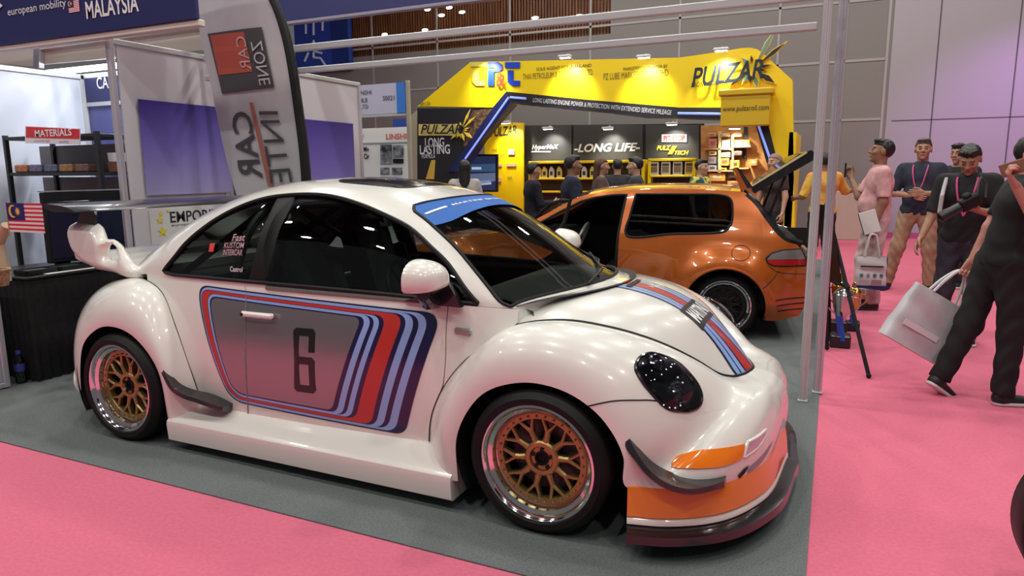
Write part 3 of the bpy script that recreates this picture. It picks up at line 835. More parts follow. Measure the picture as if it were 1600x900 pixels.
# stickers on the quarter glass
st_ = np.array([(-1.80, .955), (-1.80, .985), (-1.67, .985), (-1.67, .955)])
def on_side_glass(mb, s0, t0, ds, dt):
    V = np.array(mb.V); U = np.stack([s0-V[:, 0]*ds, t0+V[:, 1]*dt], 1); e = 1e-4
    N = np.cross(dome(U+[e, 0])-dome(U-[e, 0]), dome(U+[0, e])-dome(U-[0, e])); N /= -np.linalg.norm(N, axis=1)[:, None]
    r = MB(); r.V = [tuple(v) for v in dome(U)+N*.002]; r.F = mb.F; return r
PINKL = mat('sticker_pink', (.55, .33, .36), .5); REDL = mat('sticker_red', (.7, .06, .05), .5)
for txt, w_, h_, dx, dy, m_ in (('Fast', .10, .045, .565, -.74, PINKL), ('KUSTOM', .16, .035, .572, -.79, PINKL), ('INTERCAR', .16, .035, .572, -.835, PINKL), ('Castrol', .10, .026, .562, -.93, LETTERW)):
    on_side_glass(fit_text(txt, w_, h_, bold=.01), dx, dy, .265, 1.05).build('window_sticker', m_, car)
on_side_glass(plate(.045, .055, 3), .622, -.80, .265, 1.05).build('window_sticker', REDL, car)
# --- rear: deck between the fenders, spoiler, wing
SR = REAR.at(np.linspace(REAR.T[4]+.02, 1, 50))[:, 6:9]
nb = len(SR)
def deck(u, v):
    p = SR[int(round(u*(nb-1)))]; bx = dome(np.array([[min(1, .70+.30*u**.8), -1+1.0*u*0]]))[0]
    t = v; yy = p[1]*(1-2*t)
    return (p[0]-(.10*(1-(1-2*t)**2))*(1-u)*.3, yy, p[2]+.03*(1-(1-2*t)**2)*(1-u))
MB().grid(deck, nb, 21, flip=True).build('boot_lid', WHITE, car, True)
sp = thing  # spoiler: swept end horns with a hole, joined by a low deck
horn = spline([(-3.175, 1.17), (-3.13, 1.183), (-2.98, 1.178), (-2.92, 1.167), (-2.88, 1.13), (-2.845, 1.09), (-2.775, 1.088), (-2.72, 1.065), (-2.655, .995), (-2.60, .95), (-2.54, .93), (-2.55, .87), (-2.62, .86), (-2.70, .875), (-2.79, .895), (-2.91, .907), (-3.02, .935), (-3.10, .985), (-3.155, 1.06), (-3.18, 1.12), (-3.175, 1.17)], 90)
horn = resample(horn, 80, True)
hh_ = resample(spline([(-2.83, 1.03), (-2.80, 1.058), (-2.755, 1.055), (-2.72, 1.02), (-2.712, .985), (-2.75, .968), (-2.81, .97), (-2.832, .99), (-2.83, 1.03)], 40), 30, True)
def horn_surf(y, bul):
    def f(U):
        U = np.asarray(U); d = np.minimum(seg_dist(U, horn), seg_dist(U, hh_)); k = np.sin(np.clip(d/.05, 0, 1)*PI/2)**.75
        return np.stack([U[:, 0], y+bul*k*.045+np.clip(U[:, 1]-1.0, 0, 1)**2*1.4, U[:, 1]], 1)
    return f
hm = MB(); a_ = patch(horn_surf(-.63, -1), horn, [hh_], .011); b_ = patch(horn_surf(-.63, 1), horn, [hh_], .011, flip=True)
hm.add(a_.V, a_.F).add(b_.V, b_.F)
both(hm, 'spoiler_horn', WHITE, car, smooth=True, angle=70)
dk = MB(); prof = [(-3.09, .985), (-3.15, .99), (-3.14, .96), (-2.95, .905), (-2.70, .885), (-2.55, .88), (-2.55, .93), (-2.75, .945), (-2.95, .955)]
dk.prism(prof, -.62, .62); dk.build('spoiler_deck', WHITE, car, True, 30)
wg = MB(); a = []
for k in range(24):
    q = 2*PI*k/24; a.append((-3.06+.14*math.cos(q), 1.266+.020*math.sin(q)*(1-.4*math.cos(q))+.016*math.cos(q)**2*(-1 if math.cos(q) > 0 else 1.3)))
wg.prism(a, -.74, .74); wing = wg.build('rear_wing', CARBON, car, True, 50); wing['label'] = 'black full-width racing wing'
for y in (-.60, .60):
    MB().prism([(-3.06, 1.255), (-2.94, 1.255), (-2.95, 1.165), (-3.12, 1.165)], y-.008, y+.008).build('wing_mount', CARBON, wing)
# --- cabin
cb = MB(); cb.box((-1.25, 0, .25), (1.95, 1.28, .04)); 
for sg in (-1, 1): cb.box((-1.25, sg*.632, .55), (1.90, .02, .62))
cb.box((-.33, 0, .55), (.04, 1.24, .62)); cb.box((-2.25, 0, .55), (.04, 1.24, .62)); cb.box((-2.55, 0, .86), (.62, 1.1, .03))
cb.box((-1.25, 0, .12), (2.2, 1.4, .10))
cb.build('cabin_tub', CABIN, car)
db = MB().grid(lambda u, v: (-.10-.62*u, (2*v-1)*.60*(1-.0*u), .80+.115*math.sin(min(1, u*1.15)*PI)**.5*(1 if u < .87 else .6)), 16, 13, flip=True); db.box((-.55, 0, .68), (.30, 1.2, .30), .05)
dash = db.build('dashboard', mat('dash_plastic', (.035, .04, .038), .55), car, True, 40)
sw = MB(); M_ = Matrix.Translation((-.92, -.34, .86)) @ Matrix.Rotation(R(62), 4, 'Y')
ring = [(M_ @ Vector((.17*math.cos(q), .17*math.sin(q), 0))) for q in np.linspace(0, 2*PI, 32, endpoint=False)]
sw.tube(ring, .014, 8, closed=True)
for q in (90, 210, 330): sw.tube([M_ @ Vector((0, 0, -.03)), M_ @ Vector((.17*math.cos(R(q)), .17*math.sin(R(q)), 0))], .009, 6)
sw.tube([M_ @ Vector((0, 0, -.02)), M_ @ Vector((0, 0, -.30))], .025, 8); sw.build('steering_wheel', MATBLK, car, True)
for y in (-.34, .34):
    s_ = MB(); s_.box((-1.32, y, .46), (.52, .46, .16), .06); 
    Mr = Matrix.Rotation(R(-17), 3, 'Y'); s_.box((-1.62, y, .80), (.13, .45, .72), .055, Mr); s_.box((-1.70, y, 1.09), (.10, .30, .22), .045, Mr)
    s_.box((-1.56, y-.21, .78), (.15, .05, .45), .02, Mr); s_.box((-1.56, y+.21, .78), (.15, .05, .45), .02, Mr)
    s_.build('bucket_seat', SEATM, car, True)
cg = MB(); cr = .021
hoop = spline([(-1.86, -.60, .30), (-1.85, -.59, .95), (-1.80, -.50, 1.20), (-1.76, -.34, 1.315), (-1.76, 0, 1.34), (-1.76, .34, 1.315), (-1.80, .50, 1.20), (-1.85, .59, .95), (-1.86, .60, .30)], 50)
cg.tube([tuple(q) for q in hoop], cr, 8)
for sg in (-1, 1):
    cg.tube([tuple(q) for q in spline([(-1.77, sg*.42, 1.285), (-1.2, sg*.43, 1.30), (-.85, sg*.44, 1.24), (-.50, sg*.545, 1.03), (-.36, sg*.60, .88)], 24)], cr, 8)
    cg.tube([(-1.77, sg*.40, 1.29), (-2.45, sg*.50, .85)], cr, 8)
    cg.tube([(-1.85, sg*.58, .92), (-1.77, -sg*.30, 1.31)], cr, 8)
cg.tube([(-1.85, -.58, .80), (-1.85, .58, .80)], cr, 8)
cg.build('roll_cage', mat('cage_paint', (.06, .065, .065), .4), car, True)
MB().ball((-.70, 0, 1.245), (.025, .11, .035), 14, 8).build('interior_mirror', MATBLK, car, True)
# dark inner wheel housings and underbody so no light leaks through the arches
ub = MB(); ub.box((-1.25, 0, .17), (3.4, 1.1, .12)); ub.box((.28, 0, .38), (.75, 1.05, .30)); ub.box((-2.85, 0, .42), (.6, 1.1, .34)); ub.build('underbody', MATBLK, car)
for cx in (0, -2.48):
    for sg in (-1, 1):
        h_ = MB(); q = [(cx+.375*math.cos(R(a)), .305+.36*math.sin(R(a))) for a in range(-30, 211, 10)]
        n = len(q); ys = (-.875, -.56)
        h_.V = [(x, y*(-sg), z) for y in ys for x, z in q]; h_.F = [(i, i+1, n+i+1, n+i) for i in range(n-1)]
        h_.F.append(tuple(range(n, 2*n))); h_.build('wheel_housing', MATBLK, car)

# --- wheels
def wheel(parent, c, sg, rad=.305, lip_r=.243, width=.225, name='wheel', world=True, face_m=GOLD):
    """c = centre of the outer face; sg=-1 faces -y"""
    w = empty(name, Vector(c)-Vector(origin_of(parent)) if parent is not None else c)
    if parent is not None: w.parent = parent
    cx, cy, cz = c
    def put(mb, nm, m, smooth=True, angle=35):
        V = [(cx+x, cy+(y if sg < 0 else -y), cz+z) for x, y, z in mb.V]; r = MB(); r.V = V; r.F = mb.F if sg < 0 else [f[::-1] for f in mb.F]
        return r.build(nm, m, w, smooth, angle)
    N = 72
    put(MB().lathe([(lip_r-.004, .004), (lip_r+.006, -.010), (lip_r+.030, -.012), (rad-.018, .002), (rad-.004, .016), (rad, .03), (rad, width-.03), (rad-.02, width), (lip_r, width), (lip_r-.01, width-.03)], n=N, axis='y'), 'tyre', RUBBER)
    put(MB().lathe([(lip_r, .006), (lip_r+.003, -.004), (lip_r-.006, -.007), (lip_r-.014, .0), (lip_r-.019, .018), (lip_r-.034, .030), (lip_r-.040, .058), (lip_r-.048, .064), (lip_r-.052, .095)], n=N, axis='y'), 'rim_lip', CHROME)
    R1 = lip_r-.046
    f = MB(); f.lathe([(R1, .062), (R1-.004, .052), (R1-.026, .052), (R1-.030, .062), (R1-.030, .085), (R1, .085)], n=N, axis='y', closed=True)
    for k in range(30):
        a = 2*PI*k/30; f.lathe([(.0045, .052), (.0045, .044), (.003, .042), (0, .042)], ((R1-.0145)*math.cos(a), 0, (R1-.0145)*math.sin(a)), 6, 'y')
    def spoke(p, q, w0, w1, y0, y1):
        p, q = Vector((p[0], 0, p[1])), Vector((q[0], 0, q[1])); t = (q-p).normalized(); s_ = Vector((t.z, 0, -t.x)); Y = Vector((0, 1, 0)); V = []
        for pt, ww, yy in ((p, w0, y0), ((p+q)/2, (w0+w1)/2*.85, (y0+y1)/2), (q, w1, y1)):
            for a, b in ((-.5, .026), (-.5, .006), (-.22, 0), (.22, 0), (.5, .006), (.5, .026)): V.append(pt+s_*ww*a+Y*(yy+b))
        F = [(i*6+k, i*6+(k+1) % 6, (i+1)*6+(k+1) % 6, (i+1)*6+k) for i in range(2) for k in range(6)]+[tuple(range(6))[::-1], tuple(range(12, 18))]
        f.add(V, F)
    for k in range(10):
        a = 2*PI*k/10+.1; da = 2*PI/10
        P = lambda r_, q: (r_*math.cos(q), r_*math.sin(q))
        spoke(P(.066, a), P(.122, a), .034, .024, .060, .056)
        for s_ in (-1, 1): spoke(P(.116, a), P(R1-.022, a+s_*da*.30), .019, .014, .056, .054)
        spoke(P(.150, a+da*.5), P(R1-.022, a+da*.30), .010, .011, .058, .055) if False else None
    f.lathe([(.075, .085), (.075, .062), (.068, .056), (.052, .056), (.047, .066), (.030, .066), (.030, .085)], n=40, axis='y')
    put(f, 'rim_face', face_m, True, 30)
    h_ = MB(); h_.lathe([(.031, .067), (.031, .060), (.026, .060), (.024, .08), (0, .08)], n=24, axis='y')
    put(h_, 'hub_bore', MATBLK)
    b_ = MB()
    for k in range(5):
        a = 2*PI*k/5+.3; b_.lathe([(.008, .068), (.008, .058), (.004, .055), (0, .055)], (.0405*math.cos(a), 0, .0405*math.sin(a)), 8, 'y')
    put(b_, 'wheel_nut', MATBLK)
    put(MB().lathe([(.155, .125), (.155, .15), (.05, .15), (.05, .11), (.075, .11), (.075, .125)], n=40, axis='y', closed=True), 'brake_disc', mat('brake_steel', (.10, .095, .095), .45, .7))
    put(MB().lathe([(lip_r-.05, .09), (lip_r-.05, width-.02)], n=48, axis='y'), 'rim_barrel', mat('barrel_dark', (.05, .05, .05), .4, .6))
    return w
for cx in (0, -2.475):
    for sg in (-1, 1): wheel(car, (cx, sg*.893, .305), sg)
# ------------------------------------------------------------------ hall shell
PINK = noise_mat('pink_carpet', (.61, .130, .207), (.69, .155, .242), 60, .95, 8, lo=.3, hi=.7)
GREY = noise_mat('grey_carpet', (.095, .11, .11), (.175, .19, .19), 140, .95, 8, lo=.3, hi=.7)
def structure(o): o['kind'] = 'structure'; return o
structure(MB().box((-1, 4, -.05), (30, 24, .1)).build('floor', PINK))
structure(MB().box((-4.5, 3.9, .003), (11.02, 10.16, .006)).build('floor_grey_carpet', GREY))
def panel_wall_mat():
    m = mat('panelled_wall', (.25, .235, .225), .7); nt = m.node_tree; b = nt.nodes['Principled BSDF']
    tc = nt.nodes.new('ShaderNodeTexCoord'); wv = nt.nodes.new('ShaderNodeTexWave'); wv.inputs['Scale'].default_value = 22; wv.bands_direction = 'DIAGONAL'
    r = nt.nodes.new('ShaderNodeValToRGB'); r.color_ramp.elements[0].color = (.19, .178, .17, 1); r.color_ramp.elements[1].color = (.25, .236, .225, 1)
    nt.links.new(tc.outputs['Object'], wv.inputs[0]); nt.links.new(wv.outputs[0], r.inputs[0]); nt.links.new(r.outputs[0], b.inputs[0]); return m
WALLG = panel_wall_mat(); WALLP = mat('pale_wall', (.36, .34, .37), .38)
YW = 13.5
wl = MB().box((-6.6, YW+.1, 2.35), (17.0, .2, 4.7)); wall = structure(wl.build('wall_back', WALLG))
structure(MB().box((1.3-.5, YW+.1, 6.45), (10.0-7.8, .2, 3.5)).build('wall_back_upper', WALLG)) if False else None
structure(MB().box((-1.1, YW+.1, 6.35), (6.0, .2, 3.3)).build('wall_back_upper', WALLG))
structure(MB().box((7.4, YW+.08, 4.0), (11.0, .2, 8.0)).build('wall_back_smooth', WALLP))
JNT = mat('joint_strip', (.36, .345, .34), .5); JND = mat('joint_dark', (.09, .08, .085), .6)
j = MB()
for z in (2.49, 3.7, 4.9):
    j.box((-6.2, YW-.004, z), (16.0, .02, .05))
for x in (1.82, -.30, -2.45, -4.6, -6.75, -8.9, -11): j.box((x, YW-.004, 2.9), (.05, .02, 5.8))
j.box((1.02, YW-.004, 3.0), (.05, .02, 6)); structure(j.build('trim_wall_joints', JNT))
j = MB()
for x in (2.72, 4.05, 5.4): j.box((x, YW-.022, 4.0), (.022, .01, 8.0))
j.box((6.0, YW-.022, 2.44), (8.0, .01, .018)); structure(j.build('trim_wall_grooves', JND))
structure(MB().box((7.4, YW-.03, .06), (11, .03, .12)).build('baseboard_back', mat('skirting', (.42, .08, .2), .6)))
# slatted timber band above the panels
WOOD = noise_mat('dark_timber', (.10, .035, .014), (.22, .085, .032), 3, .45, 6, stretch=(6, 6, .5), coat=.2)
s_ = MB(); s_.box((-8.6, YW+.18, 6.3), (9.0, .04, 3.2))
for k in range(110): s_.box((-13.0+k*.0808, YW+.13, 6.3), (.045, .06, 3.2))
structure(s_.build('wall_timber_band', WOOD))
structure(MB().box((-1, 4, 8.6), (30, 24, .1)).build('ceiling', mat('dark_ceiling', (.05, .048, .05), .9)))
REFLM = mat('lamp_glow', (1, 1, 1), .5, emit=(1, .86, .62), estr=9)  # glowing ovals stand in for downlight reflections on the timber
for k, (a, b) in enumerate(((601, 54), (664, 47), (690, 24), (668, 15), (702, 12), (722, 19), (836, 28), (905, 25))):
    p_ = aty(a, b, YW+.08); t = thing('wall_downlight', p_, 'small oval lamp on the dark timber wall, %s' % ('lowest at the far end', 'second along the bottom row', 'middle of the cluster', 'upper one of the cluster', 'topmost of the cluster', 'outermost of the cluster', 'lone one near the beam', 'last one near the timber edge')[k], 'lamp', 'lamps on the timber wall')
    MB().lathe([(.0, -.02), (.05, -.02), (.055, .0), (0, .0)], (0, 0, 0), 12, 'y').build('lamp_lens', REFLM, t, True, world=False)
    c = MB().lathe([(.055, .0), (.07, .0), (.07, .04), (0, .04)], (0, 0, 0), 12, 'y').build('lamp_housing', mat('lamp_metal', (.2, .2, .2), .4, .8), t, True, world=False)
    t.scale = (1.7, 1, .7)
# blue pictogram sign high on the wall
BLUES = mat('sign_blue', (.02, .06, .42), .5); SIGNW = mat('sign_white', (.62, .72, .95), .5)
c0, c1 = aty(464, 116, 13.4), aty(546, 20, 13.4)
sg_ = thing('pictogram_sign', (c0.x/2+c1.x/2, 13.4, c0.z), 'tall blue hanging sign with white pictograms, behind the feather flag', 'sign')
MB().box(((c0.x+c1.x)/2, 13.43, (c0.z+c1.z)/2), (abs(c1.x-c0.x), .12, abs(c1.z-c0.z)), .01).build('sign_panel', BLUES, sg_)
MB().box((c1.x-.35, 13.42, (c0.z+c1.z)/2), (.62, .13, abs(c1.z-c0.z)), .01).build('sign_side', mat('sign_navy', (.01, .03, .22), .5), sg_)
pc = MB()
for L in ([(478, 38), (478, 53)], [(490, 34), (490, 55)], [(504, 33), (504, 48)], [(482, 82), (476, 96)], [(490, 80), (503, 83)], [(490, 82), (490, 90)], [(490, 90), (501, 91), (509, 103)]):
    pc.tube([aty(a, b, 13.35) for a, b in L], .035, 6)
q = aty(490, 66, 13.35); pc.ball(tuple(q), (.05, .03, .07), 10, 8); pc.build('pictogram', SIGNW, sg_)

# ------------------------------------------------------------------ car stand frame: posts and empty fascia beams
ALU = mat('aluminium_profile', (.62, .61, .66), .32, .55); ALUW = mat('white_profile', (.58, .59, .60), .4, .3)
def post(loc, h, name, label, grp=None, w=.05, mt=ALU):
    t = thing(name, (loc[0], loc[1], 0.006), label, 'post', grp)
    b = MB(); b.prism([(w/2*math.cos(R(a))*(1 if k % 2 == 0 else .80), w/2*math.sin(R(a))*(1 if k % 2 == 0 else .80)) for k, a in enumerate(range(0, 360, 15))], .01, h, 'xy')
    b.build('profile', mt, t, world=False)
    MB().box((0, 0, .006), (w*1.15, w*1.15, .012), .002).build('foot_plate', ALUW, t, world=False)
    return t
post((.915, 1.31), 3.0, 'stand_post', 'tall slim white aluminium post at the corner of the grey carpet', None, .052, ALUW)
post((.995, 1.53), 3.0, 'stand_post', 'purplish aluminium post standing just behind the white corner post', None, .055)
for z, lab, hh_ in ((2.46, 'upper white aluminium beam of the empty stand fascia', .05), (2.285, 'lower white aluminium beam of the empty stand fascia', .045)):
    t = tag(MB().box((0, 0, 0), (4.93, .045, hh_), .006).build('fascia_beam', ALUW, None, origin=(-1.60, 1.31, z)), lab, 'beam')
# ------------------------------------------------------------------ stand wall beside the car: panels between posts, one purple poster each side
WALLW = mat('white_panel', (.60, .58, .62), .45)
XP = -4.13
pw = thing('partition', (XP, 2.0, 0), 'long white partition wall with purple posters behind the white car', 'partition')
for k in range(3):
    y0 = .50+k*1.03
    MB().box((XP, y0+.5, 1.24), (.012, .97, 2.42)).build('wall_panel', WALLW, pw)
for k in range(4): MB().box((XP, .465+k*1.035, 1.25), (.05, .05, 2.5), .01).build('panel_post', ALU, pw)
MB().box((XP, 2.0, 2.475), (.045, 3.1, .045), .006).build('top_rail', ALUW, pw)
def purple_mat():
    m = mat('purple_poster', (.10, .07, .42), .4); nt = m.node_tree; b = nt.nodes['Principled BSDF']
    tc = nt.nodes.new('ShaderNodeTexCoord'); sp = nt.nodes.new('ShaderNodeSeparateXYZ'); r = nt.nodes.new('ShaderNodeValToRGB')
    nt.links.new(tc.outputs['Generated'], sp.inputs[0]); nt.links.new(sp.outputs['Z'], r.inputs[0]); nt.links.new(r.outputs[0], b.inputs[0])
    e = r.color_ramp.elements; e[0].color = (.33, .31, .56, 1); e[1].color = (.05, .03, .26, 1); e.new(.55).color = (.16, .13, .47, 1); return m
PURP = purple_mat()
for (ya, yb, za, zb), lab in (((.645, 1.545, 1.29, 2.055), 'purple gradient poster on the partition, left of the feather flag'), ((2.42, 3.40, .95, 2.02), 'purple gradient poster on the partition, right of the feather flag')):
    tag(MB().box((0, 0, 0), (.008, yb-ya, zb-za)).build('poster', PURP, None, origin=(XP+.031, (ya+yb)/2, (za+zb)/2)), lab, 'poster')
bsn = MB().box((0, 0, 0), (.006, .10, .92)).build('poster', mat('deep_blue', (.02, .03, .22), .4), None, origin=(XP+.031, 1.63, 1.66)); tag(bsn, 'narrow deep blue strip on the partition edge behind the flag', 'poster')
pt = thing('poster', (XP+.014, 1.1, 1.0), 'white poster with yellow stars and bold black lettering behind the white car', 'poster')
MB().box((XP+.014, 1.12, 1.02), (.008, .92, .30)).build('poster_sheet', mat('paper', (.62, .62, .62), .6), pt)
def on_x(mb, y, z, x=XP+.021): return place(mb, (x, y, z), (0, 1, 0), (0, 0, 1))
on_x(fit_text('EMPORIUM', .62, .095, bold=.012), 1.165, 1.098).build('poster_lettering', mat('ink_black', (.015, .015, .02), .6), pt)
on_x(fit_text('european motors', .46, .022), 1.09, 1.025).build('poster_small_print', mat('ink_black', (.015, .015, .02), .6), pt)
def star(c, r, n=5, k=.42): return [(c[0]+(r if i % 2 == 0 else r*k)*math.sin(PI*i/n), c[1]+(r if i % 2 == 0 else r*k)*math.cos(PI*i/n)) for i in range(2*n)]
YSTAR = mat('star_yellow', (.75, .62, .03), .5)
for c_, r_ in (((.765, 1.135), .024), ((.752, 1.08), .036), ((.768, .985), .048), ((.84, 1.155), .018)):
    on_x(MB().prism(star((0, 0), r_), 0, .002, 'xy'), c_[0], c_[1]).build('star', YSTAR, pt)

# ------------------------------------------------------------------ neighbouring stand on the left
NAVYB = mat('navy_fascia', (.022, .026, .115), .45); CREAM = mat('cream_panel', (.60, .55, .45), .5); CREAMF = mat('cream_frame', (.66, .62, .55), .45)
def sign_face(name, x0, x1, z0, z1, y, m, parent): return MB().box(((x0+x1)/2, y, (z0+z1)/2), (x1-x0, .03, z1-z0), .004).build(name, m, parent)
fa = thing('fascia_sign', (-5.6, .38, 2.5), 'long navy overhead fascia with MALAYSIA lettering, left of the feather flag', 'sign')
sign_face('fascia_board', -9.0, -3.05, 2.515, 3.3, .36, NAVYB, fa); MB().box((-6.0, .39, 2.495), (5.9, .06, .045), .006).build('fascia_trim', CREAMF, fa)
def on_y(mb, x, y, z): return place(mb, (x, y, z), (1, 0, 0), (0, 0, 1))
def spanfit(txt, pa, pb, h, y, m, name, parent, dz=0, **k):
    a, b = aty(*pa, y), aty(*pb, y); w = b.x-a.x
    return on_y(fit_text(txt, w, h, **k), (a.x+b.x)/2, y, (a.z+b.z)/2+dz).build(name, m, parent)
spanfit('european mobility', (12, 20), (103, 6), .075, .34, LETTERW, 'fascia_lettering', fa)
spanfit('MALAYSIA', (134, 16), (216, 4), .125, .34, LETTERW, 'fascia_lettering', fa, bold=.02)
def flag_mesh(x, y, z, w, h, parent, wave=0.0):
    """red and white stripes, blue corner with a yellow crescent and star"""
    FR = mat('flag_red', (.62, .03, .05), .7); FW = mat('flag_white', (.8, .76, .76), .7); FB = mat('flag_blue', (.015, .02, .17), .7); FY = mat('flag_yellow', (.85, .55, .05), .7)
    def W_(u, v): return (x+u*w, y-wave*math.sin(u*5+v)*.5, z+v*h)
    n = 14
    for q, m_ in ((0, FR), (1, FW)):
        b = MB()
        for k in range(q, n, 2): b.grid(lambda u, v: W_(u, 1-(k+1-v)/n), 8, 2)
        b.build('flag_stripes', m_, parent)
    MB().grid(lambda u, v: (lambda p: (p[0], p[1]-.003, p[2]))(W_(u*.5, 1-8/14*(1-v))), 6, 6).build('flag_canton', FB, parent)
    cr = [(math.cos(R(a)), math.sin(R(a))) for a in range(50, 311, 12)]+[(.28+.80*math.cos(R(a)), .80*math.sin(R(a))) for a in range(290, 69, -12)]
    b = MB(); b.prism([(x+w*.19+a*h*.22, z+h*(1-4/14)+b_*h*.22) for a, b_ in cr], y-.006, y-.005)
    b.prism([(x+w*.33+a, z+h*(1-4/14)+b_) for a, b_ in star((0, 0), h*.15, 11, .5)], y-.006, y-.005); b.build('flag_emblem', FY, parent)
pf = aty(108, 20, .34); flag_mesh(pf.x, .34, pf.z, .125, .085, fa)
tri = MB().prism([(aty(-2, 2, .34).x, aty(0, 3, .34).z), (aty(5, 9, .34).x, aty(5, 9, .34).z), (aty(-2, 16, .34).x, aty(0, 15, .34).z)], .335, .338).build('fascia_mark', LETTERW, fa)
# cream panels seen under the fascia
cp = thing('header_sign', (-5.0, 1.35, 2.5), 'cream overhead board under the navy MALAYSIA sign', 'board')
def quad_xz(L, y, th, name, m, parent): return MB().prism(xz(L, y), y, y+th).build(name, m, parent)
quad_xz([(60, 76), (318, 38), (318, 78), (60, 101)], 1.35, .03, 'panel_board', CREAM, cp)
quad_xz([(52, 68), (318, 30), (318, 42), (52, 79)], 1.31, .05, 'panel_rail', CREAMF, cp)
quad_xz([(52, 68), (61, 68), (61, 106), (52, 106)], 1.30, .05, 'panel_upright', ALU, cp)
quad_xz([(-20, 76), (54, 70), (54, 104), (-20, 98)], 1.37, .02, 'panel_board', CREAMF, cp)
# left wall, back wall with a lit CAR header
wl_ = thing('partition', (-6.25, .8, 0), 'pale blue-white partition behind the black shelf rack', 'partition')
MB().box((-6.25, .4, 1.22), (.02, 2.6, 2.44)).build('wall_panel', mat('bluish_panel', (.62, .66, .74), .4), wl_)
MB().box((-6.25, .4, 2.47), (.05, 2.6, .05), .006).build('top_rail', ALUW, wl_)
MB().box((-6.25, 1.66, 1.25), (.05, .05, 2.5), .008).build('panel_post', ALUW, wl_)
bw = thing('booth_wall', (-5.2, 1.68, 0), 'navy blue back wall with a lit header reading CAR', 'wall panel')
MB().box((-5.2, 1.70, 1.09), (2.05, .02, 2.17)).build('wall_panel', noise_mat('blue_city_print', (.03, .05, .22), (.20, .18, .42), 1.6, .5, 2, stretch=(1, 1, .3)), bw)
MB().box((-5.2, 1.69, 2.19), (2.05, .04, .04)).build('header_rail', ALUW, bw)
MB().box((-5.2, 1.69, 2.335), (2.05, .03, .25)).build('header_board', NAVYB, bw)
MB().box((-5.2, 1.69, 2.48), (2.05, .04, .045)).build('header_rail', ALUW, bw)
a = aty(152, 130, 1.67); on_y(fit_text('CAR', .26, .12, bold=.01), a.x+.12, 1.67, a.z).build('header_lettering', LETTERW, bw)
tb = tag(MB().box((0, 0, 0), (1.15, .08, .05), .02).build('tube_light', mat('tube_glow', (1, 1, 1), .5, emit=(.92, .96, 1), estr=6), None, origin=(aty(128, 108, 1.55).x, 1.55, aty(140, 107, 1.55).z)), 'bright white tube lamp above the CAR header', 'lamp')
area_light('tube_lamp', (-5.2, 1.45, 2.5), .9, 22, (.92, .96, 1), (-5.4, .6, 1.2), .08)
# black shelf rack with a red MATERIALS sign
RACK = mat('rack_black', (.015, .015, .017), .5)
yr = .62
rk = thing('shelf_rack', (-5.2, yr, 0), 'black slotted metal shelf rack behind the display table', 'rack')
xa, xb = aty(6, 215, yr).x, aty(152, 218, yr).x
zt, zm, zl = aty(80, 214, yr).z, aty(80, 272, yr).z, aty(80, 340, yr).z
for x in (xa+.02, xb):
    for y in (yr, yr+.42):
        b = MB().box((x, y, (zt+.03)/2), (.035, .035, zt+.03))
        for k in range(24): b.box((x+.019, y, .15+k*.065), (.004, .012, .03))
        b.build('rack_upright', RACK, rk)
for z in (zt, zm, zl, .45):
    MB().box(((xa+xb)/2, yr+.21, z), (xb-xa, .45, .03), .004).build('rack_shelf', RACK, rk)
MB().box(((xa+xb)/2-.22, yr+.435, (zt+zm)/2), (xb-xa-.02, .01, zt-zm-.1)).build('rack_back', mat('rack_grey', (.20, .20, .205), .6), rk)
MB().box(((xa+xb)/2-.22, yr+.435, (zl+zm)/2), (xb-xa-.02, .01, zm-zl-.06)).build('rack_back', mat('rack_grey', (.20, .20, .205), .6), rk)
ms = thing('sign_board', (aty(82, 225, yr-.02).x, yr-.02, zt-.03), 'red and white MATERIALS sign clipped to the top of the shelf rack', 'sign')
L = xz([(40, 199), (124, 203), (124, 225), (40, 224)], yr-.03); MB().prism([(xz([(40, 197)], yr-.03)[0]), xz([(125, 201)], yr-.03)[0], xz([(125, 226)], yr-.03)[0], xz([(40, 224)], yr-.03)[0]], yr-.035, yr-.025).build('sign_card', mat('card_white', (.8, .78, .8), .5), ms)
MB().prism(xz([(41, 198), (124, 202), (124, 217), (41, 215)], yr-.036), yr-.038, yr-.035).build('sign_band', mat('sign_red', (.66, .02, .03), .5), ms)
spanfit('MATERIALS', (54, 206), (112, 209), .06, yr-.042, LETTERW, 'sign_lettering', ms, bold=.02)
spanfit('exchange', (53, 220), (78, 220), .024, yr-.040, mat('print_grey', (.35, .22, .25), .5), 'sign_small_print', ms); spanfit('tooling', (92, 221), (107, 222), .024, yr-.040, mat('print_blue', (.1, .12, .4), .5), 'sign_small_print', ms)
TRAYC = [(.32, .12, .06), (.10, .10, .16), (.08, .09, .14), (.22, .12, .05), (.12, .06, .05)]
for k in range(5):
    x = xa+.10+k*(xb-xa-.30)/4.6
    tag(MB().box((0, 0, 0), (.17, .34, .07), .01).build('carton', noise_mat('carton_%d' % k, TRAYC[k], tuple(c*1.9 for c in TRAYC[k]), 40, .6, 2), None, origin=(x+.03, yr+.2, zm+.05)), ('rust red', 'grey', 'navy', 'brown', 'dark red')[k]+' flat carton lying on the middle shelf of the black rack', 'carton', 'cartons on the rack')
rl = thing('roll', (xb-.02, yr+.2, zm+.016), 'white paper roll on a brown tub at the end of the rack', 'roll')
MB().lathe([(0, .0), (.09, 0), (.095, .08), (0, .08)], (0, 0, 0), 20).build('tub', mat('tub_brown', (.22, .09, .05), .6), rl, True, world=False)
MB().lathe([(.03, .085), (.085, .085), (.09, .16), (.03, .16)], (0, 0, 0), 20, closed=True).build('paper_roll', mat('paper_white', (.8, .8, .78), .6), rl, True, world=False)
